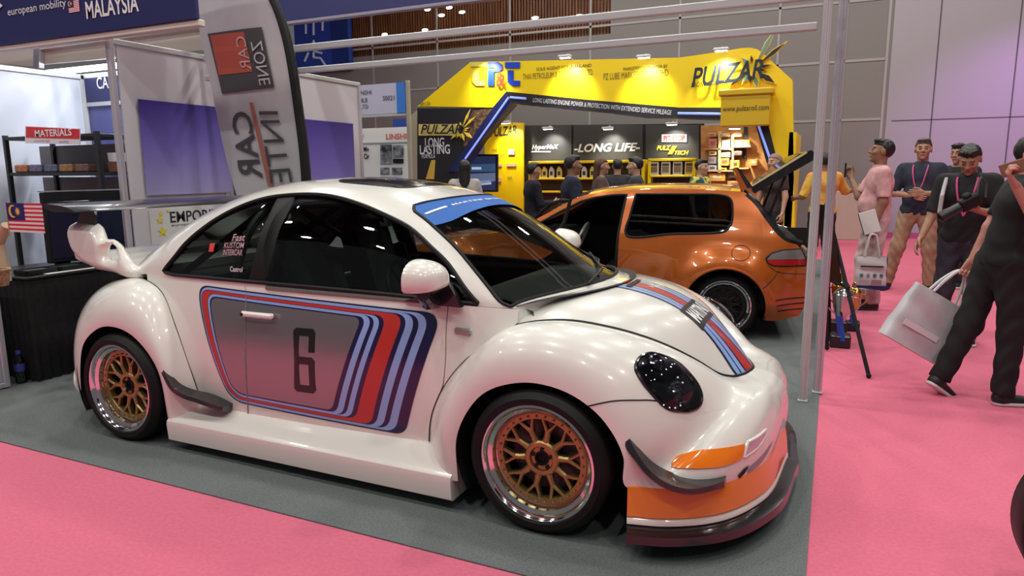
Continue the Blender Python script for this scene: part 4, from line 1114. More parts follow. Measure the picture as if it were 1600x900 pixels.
# draped table with monitor, trays
tbx = thing('display_table', (-4.25, -.05, 0), 'table under a floor-length black cloth behind the white car', 'table')
cl = MB(); n = 60
def drape(u, v):
    q = u*2*(1.0+.62); per = [(-4.75, -.53), (-3.98, -.53), (-3.98, .42), (-4.75, .42)]
    return None
pts = [(-4.75, -.40), (-4.05, -.40), (-4.05, .41)]
P = resample(np.array(pts), 120)
for j_, z in enumerate((.012, .25, .5, .745)):
    for i, (x, y) in enumerate(P):
        w_ = .014*math.sin(i*1.15)*(1-z/.80); cl.V.append((x+(w_ if y > -.399 else 0), y-(w_ if y < -.39 else 0), z))
cl.F = [(j_*120+i, j_*120+i+1, (j_+1)*120+i+1, (j_+1)*120+i) for j_ in range(3) for i in range(119)]
cl.build('table_cloth', noise_mat('black_cloth', (.006, .006, .007), (.011, .011, .012), 30, .9), tbx, True, 60)
MB().box((-4.40, .005, .752), (.74, .84, .02), .006).build('table_top', mat('table_black', (.02, .02, .022), .25), tbx)
mo = thing('monitor', (-4.3, .08, .765), 'large black flat monitor standing on the draped table', 'monitor')
MM = Matrix.Translation((-4.1, .05, 1.10)) @ Matrix.Rotation(R(0), 4, 'Z')
mx = -4.30
ya_, yb_ = atx(66, 300, mx).y, atx(194, 303, mx).y; zt_ = atx(66, 300, mx).z
MB().box((mx-.025, (ya_+yb_)/2, zt_-.27), (.05, yb_-ya_, .53), .008).build('screen_case', MATBLK, mo)
MB().box((mx+.003, (ya_+yb_)/2, zt_-.29), (.006, yb_-ya_-.05, .43), .002).build('screen', mat('screen_dark', (.008, .014, .04), .15), mo)
MB().box((mx-.03, (ya_+yb_)/2, zt_+.002), (.06, yb_-ya_, .008)).build('top_edge', mat('edge_silver', (.45, .45, .46), .3, .6), mo)
MB().box((mx-.04, .05, .81), (.04, .10, .09)).build('stand_neck', MATBLK, mo); MB().box((mx-.04, .05, .770), (.16, .30, .012), .004).build('stand_foot', MATBLK, mo)
def tray(y, x, lab, m):
    t = thing('tray', (x, y, .763), lab, 'tray'); b = MB().box((0, 0, .008), (.16, .22, .014), .003)
    for s_ in (-1, 1): b.box((s_*.075, 0, .022), (.01, .22, .03), .003); b.box((0, s_*.105, .022), (.16, .01, .03), .003)
    b.build('tray_body', MATBLK, t, world=False); MB().box((0, 0, .022), (.12, .17, .012), .004).build('tray_content', m, t, world=False)
tray(-.26, -4.155, 'black tray of small dark parts at the front of the draped table', mat('part_grey', (.08, .08, .085), .4))
tray(-.02, -4.155, 'black tray holding green pieces on the draped table', mat('part_green', (.03, .10, .075), .4))
tray(.22, -4.155, 'black tray beside the white sheet on the draped table', mat('part_dark', (.05, .05, .05), .4))
tag(MB().box((0, 0, 0), (.05, .42, .004)).build('paper_sheet', mat('paper_white', (.8, .8, .78), .6), None, origin=(-4.055, -.05, .765)), 'white sheet of paper along the front edge of the draped table', 'paper')
# small flag on a carved stand, far left
yf = -.68; fg = thing('table_flag', (aty(6, 430, yf).x, yf, .79), 'small red, white and blue striped flag on a tan stand at the left edge', 'flag')
b0 = aty(6, 430, yf); zb_ = .789
MB().tube([(b0.x-.03, yf, zb_), (b0.x-.03, yf, b0.z+.03), (b0.x-.01, yf, aty(12, 380, yf).z), (aty(12, 365, yf).x, yf, aty(12, 352, yf).z)], [.055, .055, .035, .028], 12).build('flag_stand', mat('tan_wood', (.50, .36, .24), .6), fg, True)
f0, f1 = aty(15, 362, yf-.03), aty(65, 318, yf-.03)
flag_mesh(f0.x, yf-.03, f0.z, f1.x-f0.x, f1.z-f0.z, fg, 0.0)
MB().tube([(f0.x, yf-.03, f0.z-.03), (f0.x, yf-.03, f1.z+.01)], .005, 6).build('flag_pole', mat('pole_gold', (.6, .5, .25), .3, .7), fg)
# white counter cabinet at the left edge
cbn = thing('counter', (-4.6, -.95, 0), 'white counter cabinet with aluminium edges at the left edge', 'counter')
MB().box((-4.62, -1.0, .40), (1.0, .86, .70)).build('cabinet_panel', mat('cabinet_grey', (.42, .41, .45), .5), cbn)
for x, y in ((-4.12, -.57), (-4.12, -1.43), (-5.12, -.57)): MB().box((x, y, .39), (.04, .04, .76), .006).build('cabinet_post', ALU, cbn)
for z in (.03, .745): MB().box((-4.12, -1.0, z), (.035, .86, .035), .004).build('cabinet_rail', ALU, cbn); MB().box((-4.62, -.57, z), (1.0, .035, .035), .004).build('cabinet_rail', ALU, cbn)
MB().box((-4.62, -1.0, .775), (1.06, .92, .025), .005).build('counter_top', MATBLK, cbn)
bk = thing('basket', (b0.x+.14, -.80, .789), 'brown woven basket on the counter at the left edge', 'basket')
MB().lathe([(0, 0), (.06, 0), (.075, .10), (.068, .10), (.055, .01), (0, .01)], (0, 0, 0), 24).build('basket_body', noise_mat('wicker', (.20, .10, .05), (.38, .22, .12), 60, .8, 2), bk, True, world=False)
MB().tube([(.073*math.cos(a), .073*math.sin(a), .10) for a in np.linspace(0, 2*PI, 24, endpoint=False)], .008, 6, closed=True).build('basket_rim', mat('wicker_rim', (.42, .28, .16), .8), bk, True, world=False)
# bottles of water, folding step and carton on the floor
bt = thing('water_bottle', tuple(atz(34, 598, .006)), 'clear plastic water bottle with a blue label on the floor by the counter', 'bottle')
MB().lathe([(0, 0), (.032, 0), (.034, .02), (.033, .15), (.030, .17), (.014, .20), (.014, .215)], (0, 0, 0), 18).build('bottle_body', glass_mat('bottle_plastic', (.75, .80, .74)), bt, True, world=False)
MB().lathe([(.0345, .09), (.0345, .145)], (0, 0, 0), 18).build('bottle_label', mat('label_blue', (.05, .06, .30), .4), bt, True, world=False)
MB().lathe([(.016, .212), (.016, .235), (0, .235)], (0, 0, 0), 14).build('bottle_cap', mat('cap_blue', (.05, .08, .45), .4), bt, True, world=False)
q = atz(95, 585, .006)
st = thing('step_stool', (-3.62, .02, .006), 'black folding step stool beside the rear wheel', 'stool')
MB().box((-3.62, .02, .30), (.42, .55, .025), .006).build('step_top', mat('step_black', (.03, .031, .033), .5), st)
for sx in (-1, 1):
    for sy in (-1, 1): MB().tube([(-3.62+sx*.18, .02+sy*.24, .008), (-3.62+sx*.15, .02+sy*.22, .29)], .014, 8).build('leg', MATBLK, st)
ctn = thing('carton', (-3.58, .22, .006), 'small brown carton on the floor under the step stool', 'carton')
MB().box((-3.58, .20, .09), (.18, .12, .165), .004).build('carton_box', mat('kraft', (.16, .085, .04), .8), ctn); MB().box((-3.58, .20, .174), (.03, .121, .002)).build('carton_tape', mat('tape_tan', (.3, .2, .1), .4), ctn)
# ------------------------------------------------------------------ feather flag
yfl = 1.15
ff = thing('feather_flag', (-3.05, yfl, .006), 'tall white feather flag with mirrored lettering, red logo block and black pole edge', 'flag')
cloth = noise_mat('flag_cloth', (.50, .50, .52), (.60, .60, .61), 2.5, .8, 3, stretch=(1, 1, .4))
rt = spline([(aty(a, b, yfl).x, aty(a, b, yfl).z) for a, b in ((478, 420), (479, 275), (470, 180), (450, 60), (428, 0), (395, -45), (350, -75), (310, -88))], 50)
lt = spline([(aty(a, b, yfl).x, aty(a, b, yfl).z) for a, b in ((402, 420), (365, 300), (345, 230), (322, 115), (301, 0), (297, -40), (300, -75), (308, -88))], 50)
def ffp(u, v): k = int(round(v*49)); a, b = lt[k], rt[k]; return (a[0]+(b[0]-a[0])*u, yfl+.03*math.sin(u*3+v*4)+.0, a[1]+(b[1]-a[1])*u)
MB().grid(ffp, 14, 50).build('flag_cloth', cloth, ff, True)
MB().tube([(p[0]+.01, yfl+.03*math.sin(3+k/49*4), p[1]) for k, p in enumerate(rt)], [.042-.012*k/49 for k in range(50)], 8).build('pole_sleeve', MATBLK, ff, True)
MB().tube([(rt[0][0]+.01, yfl, rt[0][1]), (rt[0][0]+.02, yfl, .02)], .016, 8).build('pole', mat('pole_grey', (.3, .3, .32), .3, .7), ff)
cb_ = MB(); cb_.tube([(rt[0][0]-.40, yfl, .02), (rt[0][0]+.30, yfl, .02)], .014, 6); cb_.tube([(rt[0][0]+.02, yfl-.3, .02), (rt[0][0]+.02, yfl+.3, .02)], .014, 6); cb_.build('cross_base', MATBLK, ff)
def on_flag(mb, dy=-.012):
    """mb in (x, z) world pairs stored as (x, y) -> just in front of the waving cloth"""
    r = MB()
    for (x, z, _) in mb.V:
        k = min(range(50), key=lambda i: abs((lt[i][1]+rt[i][1])/2-z)); a, b = lt[k][0], rt[k][0]; u = (x-a)/(b-a)
        r.V.append((x, yfl+.03*math.sin(u*3+k/49*4)+dy, z))
    r.F = mb.F; return r
def frame_flag(L):
    """four corners px (tl, tr, br, bl) -> bilinear map from unit square (u right, v up)"""
    q = [np.array([aty(a, b, yfl-.02).x, aty(a, b, yfl-.02).z]) for a, b in L]
    return lambda u, v: (q[3]*(1-u)+q[2]*u)*(1-v)+(q[0]*(1-u)+q[1]*u)*v
def flag_quad(L, name, m, dy=-.012, n=8):
    f = frame_flag(L); b = MB().grid(lambda u, v: (*f(u, v), 0), n, n); return on_flag(b, dy).build(name, m, ff)
def flag_text(txt, L, name, m, dy=-.018, **k):
    """letters run DOWN the flag and read mirrored, as on the back of a printed cloth"""
    t_ = fit_text(txt, 1, 1, **k); f = frame_flag(L); b = MB()
    b.V = [(*f(.5-y, .5-x), 0) for x, y, _ in t_.V]; b.F = t_.F; return on_flag(b, dy).build(name, m, ff)
CH = mat('flag_charcoal', (.075, .075, .082), .7); FRD = mat('flag_brick_red', (.50, .10, .07), .7); FR2 = mat('flag_pale_red', (.45, .15, .12), .7)
flag_quad([(321, 52), (412, 43), (431, 137), (342, 146)], 'logo_block', CH)
flag_quad([(326, 55), (384, 50), (396, 112), (338, 117)], 'logo_red', FRD, -.016)
flag_text('CAR', [(370, 58), (386, 57), (396, 109), (377, 110)], 'logo_lettering', mat('flag_rose', (.62, .42, .40), .7), -.022)
flag_text('ZONE', [(395, 66), (413, 64), (427, 132), (408, 134)], 'logo_lettering', mat('flag_light', (.55, .55, .56), .7), -.022)
flag_quad([(388, 160), (394, 160), (423, 290), (414, 290)], 'red_rule', FR2, -.014)
flag_text('CAR', [(356, 174), (389, 174), (407, 279), (369, 281)], 'flag_lettering', CH, -.016, bold=.015)
flag_text('INTER', [(404, 174), (436, 174), (464, 318), (424, 322)], 'flag_lettering', CH, -.016, bold=.0)
# navy overhead sign right of the flag
ns = thing('overhead_sign', (-2.6, 2.62, 3.0), 'plain navy overhead fascia above the beams, right of the feather flag', 'sign')
q = aty(440, 36, 2.6); MB().box((-2.6, 2.64, 3.32), (3.6, .05, .60), .005).build('sign_board', mat('fascia_indigo', (.045, .045, .15), .45), ns); MB().box((-2.6, 2.64, 3.005), (3.6, .07, .03), .004).build('sign_trim', mat('trim_mauve', (.32, .30, .38), .5), ns)
for x in (-4.2, -1.0): MB().tube([(x, 2.64, 3.6), (x, 2.64, 8.5)], .01, 6).build('hanging_cable', MATBLK, ns)
# ------------------------------------------------------------------ small stand behind the partition
yl = 4.75
ls = thing('booth_front', (-4.9, yl, 0), 'white stand front with a lilac lettered header and blue end band', 'stand')
a, b = aty(500, 138, yl), aty(634, 128, yl); z0, z1 = aty(600, 178, yl).z, aty(600, 131, yl).z
MB().box(((a.x+b.x)/2, yl, (z0+z1)/2), (b.x-a.x, .04, z1-z0)).build('header_board', mat('header_lilac', (.55, .54, .68), .5), ls)
e0 = aty(621, 128, yl).x; MB().box(((e0+b.x)/2, yl-.01, (z0+z1)/2), (b.x-e0, .05, z1-z0)).build('header_band', mat('band_blue', (.05, .22, .70), .5), ls)
MB().box(((a.x+b.x)/2, yl, z0-.02), (b.x-a.x, .05, .03)).build('header_rail', ALUW, ls)
MB().box((b.x+.03, yl, (z1+.02)/2), (.05, .05, z1+.02), .006).build('stand_upright', mat('post_tan', (.42, .38, .30), .5), ls)
for tx, pa, pb, h_ in (('DONG LINSHI', (531, 147), (580, 144), .055), ('MOBILE', (548, 158), (574, 156), .055), ('CO LTD', (551, 168), (575, 166), .055), ('S0021', (598, 154), (616, 152), .06)):
    spanfit(tx, pa, pb, h_, yl-.03, mat('ink_black', (.015, .015, .02), .6), 'header_lettering', ls)
yb = 6.0
lw = thing('poster_wall', (-5.2, yb, 0), 'white poster wall with car part pictures under the lilac header', 'poster')
q0, q1 = aty(520, 203, yb), aty(638, 198, yb); MB().box(((q0.x+q1.x)/2, yb+.02, (q1.z+.3)/2), (q1.x-q0.x, .03, q1.z-.3+.0)).build('wall_sheet', mat('sheet_white', (.72, .72, .70), .5), lw)
MB().box(((q0.x+q1.x)/2, yb, aty(600, 223, yb).z), (q1.x-q0.x, .02, .02)).build('sheet_rule', mat('rule_grey', (.35, .38, .4), .5), lw)
spanfit('LINSHI', (603, 214), (635, 212), .085, yb-.01, mat('header_red', (.62, .10, .05), .5), 'wall_lettering', lw, bold=.02)
spanfit('ATV', (553, 214), (569, 213), .085, yb-.01, mat('print_mid', (.35, .35, .33), .5), 'wall_lettering', lw)
for (x0, y0, x1, y1), m_ in (((594, 226, 612, 256), 0), ((614, 227, 630, 245), 0), ((614, 248, 630, 255), 1), ((594, 262, 608, 272), 0), ((612, 262, 628, 272), 0)):
    quad_xz([(x0, y0), (x1, y0), (x1, y1), (x0, y1)], yb-.012, .008, 'wall_picture', noise_mat('picture_print', (.02, .02, .025), (.30, .33, .38), 9, .5, 3) if not m_ else MATBLK, lw)
for tx, pa, pb in (('Qc Mn', (558, 234), (576, 233)), ('Oc Or', (558, 245), (577, 244))): spanfit(tx, pa, pb, .09, yb-.01, mat('ink_black', (.015, .015, .02), .6), 'wall_lettering', lw, bold=.03)
tag(quad_xz([(614, 186), (634, 185), (634, 405), (614, 405)], 6.6, .03, 'poster', mat('poster_blue', (.03, .06, .30), .5), None), 'narrow dark blue board between the lilac header and the white poster wall', 'board')
# ------------------------------------------------------------------ yellow oil stand
YEL = mat('stand_yellow', (.92, .66, .006), .4); YELD = mat('stand_ochre', (.62, .40, .01), .45); BLK = mat('stand_black', (.018, .018, .022), .4); NVB = mat('stand_navy', (.012, .018, .10), .4)
LEDB = mat('led_blue', (.2, .3, .9), .4, emit=(.28, .36, .95), estr=.7); CHAR = mat('stand_charcoal', (.045, .047, .052), .5); INK = mat('ink_black', (.015, .015, .02), .6)
YB = 10.0
yb_ = thing('stand_portal', (-3.5, YB, 0), 'large yellow stand front with angled black and blue edges around its opening', 'stand')
def pan(L, y, th, name, m, parent=yb_): return MB().prism(xz(L, y), y, y+th).build(name, m, parent)
pan([(652, 166), (735, 97), (1062, 90), (1062, 168), (920, 156), (791, 143), (770, 168)], YB, .25, 'front_panel', YEL)
pan([(1062, 90), (1130, 80), (1160, 75), (1172, 74.5), (1183, 77), (1192, 83), (1238, 125), (1243, 436), (1226, 436), (1216, 258), (1200, 193), (1128, 168), (1062, 168)], YB, .25, 'front_panel', YEL)
sd = [(aty(1238, 125, YB).x, aty(1238, 125, YB).z), (aty(1243, 436, YB).x, .02)]
MB().box((sd[0][0]+.06, YB+.9, 1.05), (.12, 1.8, 2.10)).build('side_panel', YEL, yb_)
pan([(652, 169), (770, 169), (721, 240), (700, 300), (700, 420), (652, 420)], YB+.02, .2, 'left_panel', BLK)
pan([(641, 181), (652, 172), (652, 420), (641, 420)], YB+.3, .1, 'left_return', mat('stand_beige', (.42, .38, .28), .5))
pan([(791, 143), (799, 162), (751, 219), (719, 268), (700, 268), (721, 240), (770, 168)], YB-.03, .3, 'edge_band', NVB)
pan([(791, 143), (920, 156), (1062, 168), (1128, 168), (1128, 187), (1005, 183), (920, 173), (799, 162)], YB-.03, .3, 'edge_band', BLK)
pan([(1180, 193), (1200, 193), (1216, 258), (1226, 436), (1212, 436), (1200, 262)], YB-.03, .3, 'edge_band', BLK)
for L in ([(795, 152), (756, 207), (727, 248)], [(797, 152), (822, 154)], [(1059, 177), (1128, 178)], [(1185, 196), (1208, 262)]):
    MB().tube([aty(a, b, YB-.04) for a, b in L], .022, 6).build('led_strip', LEDB, yb_)
def lett(tx, pa, pb, h_, m, y=YB-.012, name='lettering', parent=yb_, **k): return spanfit(tx, pa, pb, h_, y, m, name, parent, **k)
TB = mat('logo_blue', (.01, .06, .55), .4); TR = mat('logo_red', (.75, .06, .02), .4); YL = mat('logo_yellow', (.9, .68, .05), .4)
def rects(L, name, m, y=YB-.03, th=.03):
    b = MB()
    for q in L: b.prism(xz(q, y), y, y+th)
    return b.build(name, m, yb_)
# T-P-&-T emblem
rects([[(735, 97), (760, 97), (760, 104), (735, 104)], [(738, 110), (748, 110), (748, 126), (757, 126), (757, 134), (744, 134), (738, 128)]], 'emblem_outline', mat('emblem_pale', (.72, .62, .12), .4))
rects([[(762, 97), (778, 97), (784, 101), (785, 109), (780, 112), (772, 113), (772, 134), (762, 134), (762, 109), (774, 109), (774, 106), (762, 106)]], 'emblem_letter', TB)
rects([[(789, 97), (812, 97), (812, 106), (789, 106)], [(793, 110), (802, 110), (802, 126), (812, 126), (812, 134), (800, 134), (793, 129)]], 'emblem_letter', TB)
lett('&', (775, 124), (788, 124), .30, TR, YB-.05, 'emblem_ampersand', bold=.03)
lett('SOLE AGENT FOR THAILAND', (838, 105), (924, 105), .06, INK); lett('THAI PETROLEUM & TRADING CO.,LTD.', (817, 116), (927, 118), .13, mat('ink_olive', (.20, .14, .02), .6))
lett('MARKETED IN MALAYSIA BY', (974, 105), (1043, 106), .06, INK); lett('PZ LUBE MARKETING SDN BHD', (943, 116), (1044, 117), .12, mat('ink_olive', (.20, .14, .02), .6))
lett('LONG LASTING ENGINE POWER & PROTECTION WITH EXTENDED SERVICE MILEAGE', (833, 157), (1049, 176), .07, mat('letter_grey', (.55, .55, .6), .5), YB-.05) if False else None
a_, b_ = aty(833, 156, YB-.05), aty(1049, 176, YB-.05); t_ = fit_text('LONG LASTING ENGINE POWER & PROTECTION WITH EXTENDED SERVICE MILEAGE', (b_-a_).length, .085)
place(t_, (a_+b_)/2, (b_-a_), Vector((0, 0, 1))-(b_-a_).normalized()*(b_-a_).normalized().z).build('edge_lettering', mat('letter_grey', (.55, .55, .6), .5), yb_)
lett('S0125', (656, 162), (672, 162), .07, INK)
def slant_text(tx, pa, pb, h_, y, m, name, parent, rise=0, **k):
    a_, b_ = aty(*pa, y), aty(*pb, y); t_ = fit_text(tx, (b_-a_).length, h_, shear=.3, **k); d = (b_-a_).normalized()
    return place(t_, (a_+b_)/2, d, Vector((0, 0, 1))-d*d.z).build(name, m, parent)
def burst(c, r, y, parent, mats_, seed=3, th=.03):
    """star of thin blades of unequal length round c (world x, z)"""
    rnd = random.Random(seed)
    for k, (ang, ln, wd) in enumerate(((62, 1.9, .20), (38, 1.75, .20), (100, .65, .16), (135, .75, .22), (10, .8, .14), (-35, 1.25, .30), (-75, .95, .24), (-100, .7, .14), (215, 1.25, .22), (235, .8, .2), (160, .5, .15), (-10, .6, .12))):
        a = R(ang); d = np.array([math.cos(a), math.sin(a)]); n = np.array([-d[1], d[0]]); c_ = np.array(c)
        for g_, m_, yy in ((1.0, mats_[1], y), (.62, mats_[0] if k % 3 else mats_[2], y-.02)):
            wd2 = wd*.62; P = [c_+d*r*.28, c_+d*r*ln*.60+n*r*wd2*g_, c_+d*r*ln*(1 if g_ == 1 else .9), c_+d*r*ln*.60-n*r*wd2*g_]
            MB().prism([tuple(q) for q in P], yy-th, yy).build('burst_blade', m_, parent)
DKB = mat('burst_dark', (.03, .015, .012), .4); GB = mat('burst_teal', (.16, .30, .30), .4)
slant_text('PULZAR', (1080, 122), (1193, 107), .34, YB-.14, mat('brand_ink', (.02, .03, .05), .3), 'brand_lettering', yb_, bold=.02)
slant_text('RACING LUBRICANTS', (1080, 133), (1144, 127), .085, YB-.03, INK, 'brand_small_print', yb_)
c_ = aty(1177, 108, YB); burst((c_.x, c_.z), .40, YB-.02, yb_, (DKB, YL, GB))
# left black panel graphics
pan([(654, 194), (716, 194), (718, 212), (654, 212)], YB-.006, .02, 'label_plate', mat('plate_gold', (.62, .50, .16), .5))
slant_text('PULZAR', (657, 202), (721, 202), .20, YB-.08, INK, 'brand_lettering', yb_, bold=.02)
c_ = aty(722, 203, YB); burst((c_.x, c_.z), .26, YB-.02, yb_, (YL, mat('plate_gold', (.62, .50, .16), .5), YL), th=.01)
WH = mat('letter_pale', (.62, .62, .64), .5)
lett('LONG', (664, 223), (694, 222), .20, WH, YB+.01, bold=.015); lett('LASTING', (656, 234), (703, 233), .20, WH, YB+.01, bold=.015); lett('FORMULA', (659, 244), (680, 244), .09, WH, YB+.01)
pan([(740, 172), (769, 170), (742, 210), (725, 232), (722, 205)], YB+.005, .012, 'print_patch', noise_mat('engine_print', (.02, .015, .02), (.22, .12, .05), 14, .5, 4))
pan([(674, 250), (680, 250), (678, 280), (665, 280)], YB+.005, .012, 'print_patch', mat('oil_gold', (.55, .36, .06), .4))
# box sign over the entrance
bxs = thing('box_sign', (-.5, 9.7, 2.24), 'ochre yellow box sign with a web address and a wider lid', 'sign')
L = xz([(1127, 150), (1204, 150), (1204, 195), (1127, 195)], 9.6); x0, x1, z0, z1 = L[0][0], L[1][0], L[2][1], L[0][1]
MB().box(((x0+x1)/2, 9.77, (z0+z1)/2), (x1-x0, .34, z1-z0), .01).build('box_body', YELD, bxs)
MB().box(((x0+x1)/2, 9.75, z1+.05), (x1-x0+.10, .38, .11), .02).build('box_lid', YELD, bxs)
spanfit('www.pulzaroil.com', (1129, 171), (1201, 169), .12, 9.59, INK, 'box_lettering', bxs)
# interior: back wall of three charcoal bays, yellow bay at the left
YK = 12.3
bkw = thing('stand_back_wall', (-3.7, YK, 0), 'charcoal back wall of the yellow stand with white slanted lettering', 'wall panel')
for L in ([(819, 196), (893, 195), (893, 420), (819, 420)], [(896, 195), (1004, 195), (1004, 420), (896, 420)], [(1009, 195), (1092, 195), (1092, 420), (1009, 420)]):
    MB().prism(xz(L, YK), YK, YK+.06).build('wall_bay', CHAR, bkw)
MB().prism(xz([(816, 196), (1100, 193), (1100, 420), (816, 420)], YK+.03), YK+.03, YK+.09).build('wall_frame', BLK, bkw)
spanfit('-LONG LIFE-', (897, 231), (1000, 230), .19, YK-.02, LETTERW, 'wall_lettering', bkw, bold=.03, shear=.25)
spanfit('HyperMaX', (831, 232), (873, 229), .14, YK-.02, LETTERW, 'wall_lettering', bkw, shear=.3, bold=.03); MB().prism(xz([(831, 236), (860, 236), (860, 238), (829, 238)], YK-.02), YK-.02, YK-.01).build('lettering_rule', LETTERW, bkw)
pan([(1034, 210), (1073, 210), (1073, 222), (1034, 222)], YK-.03, .02, 'badge_plate', mat('badge_pale', (.7, .66, .68), .5), bkw)
spanfit('PIT STOP', (1037, 216), (1070, 216), .13, YK-.05, TR, 'badge_lettering', bkw, bold=.03)
spanfit('PULZ', (1026, 231), (1048, 231), .10, YK-.03, YL, 'wall_lettering', bkw, shear=.3, bold=.03); spanfit('TECH', (1054, 239), (1076, 238), .09, YK-.03, YL, 'wall_lettering', bkw, shear=.3, bold=.03)
pan([(1051, 228), (1058, 228), (1050, 241), (1043, 241)], YK-.03, .015, 'flash_mark', YL, bkw)
ypn = thing('poster_wall', (-6.2, 12.1, 0), 'tall yellow product poster inside the oil stand, left of the charcoal bays', 'poster')
MB().prism(xz([(757, 190), (818, 192), (818, 420), (757, 420)], 12.1), 12.1, 12.15).build('poster_board', YEL, ypn)
slant_text('PULZAR', (766, 207), (807, 203), .22, 12.08, INK, 'brand_lettering', ypn, bold=.02)
spanfit('Oil', (769, 235), (776, 235), .06, 12.08, INK, 'poster_print', ypn); spanfit('Grade', (781, 242), (788, 242), .05, 12.08, INK, 'poster_print', ypn); spanfit('SAE', (793, 278), (800, 278), .06, 12.08, INK, 'poster_print', ypn)
for (x0, y0, x1, y1) in ((794, 233, 804, 242), (777, 278, 783, 284), (777, 256, 784, 260), (792, 256, 806, 260)): pan([(x0, y0), (x1, y0), (x1, y1), (x0, y1)], 12.07, .02, 'poster_picture', mat('patch_rose', (.66, .42, .36), .5), ypn)
# television
tv = thing('television', (-6.6, 10.9, 0), 'large dark television showing a blue car picture in front of the yellow poster', 'television')
MB().prism(xz([(678, 241), (777, 241), (777, 300), (678, 300)], 10.9), 10.9, 10.96).build('tv_case', BLK, tv)
MB().prism(xz([(681, 244), (774, 244), (774, 297), (681, 297)], 10.89), 10.888, 10.899).build('tv_screen', mat('tv_picture', (.012, .02, .05), .2, emit=(.02, .03, .08), estr=.8), tv)
for L, c in (([(681, 258), (774, 256), (774, 268), (681, 268)], (.03, .07, .14)), ([(730, 272), (774, 270), (774, 283), (752, 287), (732, 282)], (.09, .12, .20)), ([(737, 261), (752, 261), (752, 265), (737, 265)], (.55, .6, .7)), ([(740, 284), (766, 281), (768, 288), (744, 290)], (.30, .34, .42))):
    pan(L, 10.884, .002, 'tv_image', mat('tv_%d' % int(c[2]*100), c, .4, emit=c, estr=.9), tv)
z_ = aty(700, 300, 10.9).z; MB().box((aty(727, 300, 10.9).x, 10.95, z_/2), (.7, .3, z_), .02).build('tv_stand', BLK, tv)
# shelves with goods
def shelf_unit(L, zs, label, n):
    """L px of front outline corners tl, br at y=12.0"""
    (xa_, ya_), (xb_, yb2) = L; a_, b_ = aty(xa_, ya_, 12.0), aty(xb_, yb2, 12.0); t = thing('shelf_unit', ((a_.x+b_.x)/2, 12.1, 0), label, 'shelf')
    for x in (a_.x, b_.x): MB().box((x, 12.12, a_.z/2), (.07, .26, a_.z), .008).build('shelf_side', YEL, t)
    MB().box(((a_.x+b_.x)/2, 12.12, a_.z), (b_.x-a_.x+.07, .26, .06), .008).build('shelf_top', YEL, t)
    zz = []
    for py in zs:
        z = aty((xa_+xb_)/2, py, 12.0).z; zz.append(z); MB().box(((a_.x+b_.x)/2, 12.12, z), (b_.x-a_.x, .26, .045), .006).build('shelf_board', YEL, t)
    MB().box(((a_.x+b_.x)/2, 12.24, a_.z/2), (b_.x-a_.x, .02, a_.z)).build('shelf_back', mat('shelf_dark', (.04, .022, .012), .6), t)
    return a_.x, b_.x, zz
x0, x1, zz = shelf_unit(((828, 254), (1005, 254)), (279, 300), 'long yellow shelf unit under the white slanted lettering', 9)
OILC = [mat('oil_can_gold', (.66, .50, .10), .4), mat('oil_can_black', (.05, .04, .03), .4), mat('oil_can_cream', (.62, .56, .46), .4)]
def oil_bottle(x, y, z, m, lab, grp, s=1.0):
    t = thing('oil_bottle', (x, y, z), lab, 'bottle', grp)
    MB().prism([(-.055, 0), (.055, 0), (.06, .02), (.06, .16), (.045, .20), (.01, .235), (.01, .25), (-.03, .25), (-.03, .225), (-.06, .18), (-.06, .02)], -.03, .03).build('bottle_body', m, t, world=False)
    MB().box((0, -.032, .10), (.07, .006, .09)).build('bottle_label', OILC[1], t, world=False); MB().lathe([(.016, .25), (.016, .275), (0, .275)], (-.01, 0, 0), 10).build('bottle_cap', OILC[1], t, world=False); t.scale = (s, s, s)
for k, px in enumerate((841, 850, 861, 873, 900, 912, 925)):
    oil_bottle(aty(px, 279, 12.0).x, 12.05, zz[0]+.023, OILC[0] if k % 3 < 2 else OILC[2], ('cream' if k % 3 == 2 else 'gold')+' oil bottle on the long shelf, %s from the yellow poster' % ('first', 'second', 'third', 'fourth', 'fifth', 'sixth', 'seventh')[k], 'oil bottles on the long shelf')
x0, x1, zz = shelf_unit(((1015, 250), (1085, 250)), (275, 305), 'short yellow shelf unit with boxed cans beside the collage wall', 4)
for k in range(4):
    x = x0+.10+(x1-x0-.2)*k/3+.0; t = thing('oil_can', (x, 12.06, zz[0]+.023), 'boxed oil can on the short yellow shelf, %s from the long shelf' % ('first', 'second', 'third', 'last')[k], 'can', 'oil cans on the short shelf')
    MB().box((0, 0, .14), (.20, .12, .28), .008).build('can_body', OILC[2] if k != 3 else OILC[0], t, world=False); MB().box((0, -.062, .12), (.15, .004, .12)).build('can_label', mat('label_brown', (.22, .13, .06), .5), t, world=False); MB().box((0, -.062, .22), (.15, .004, .05)).build('can_band', OILC[1], t, world=False)
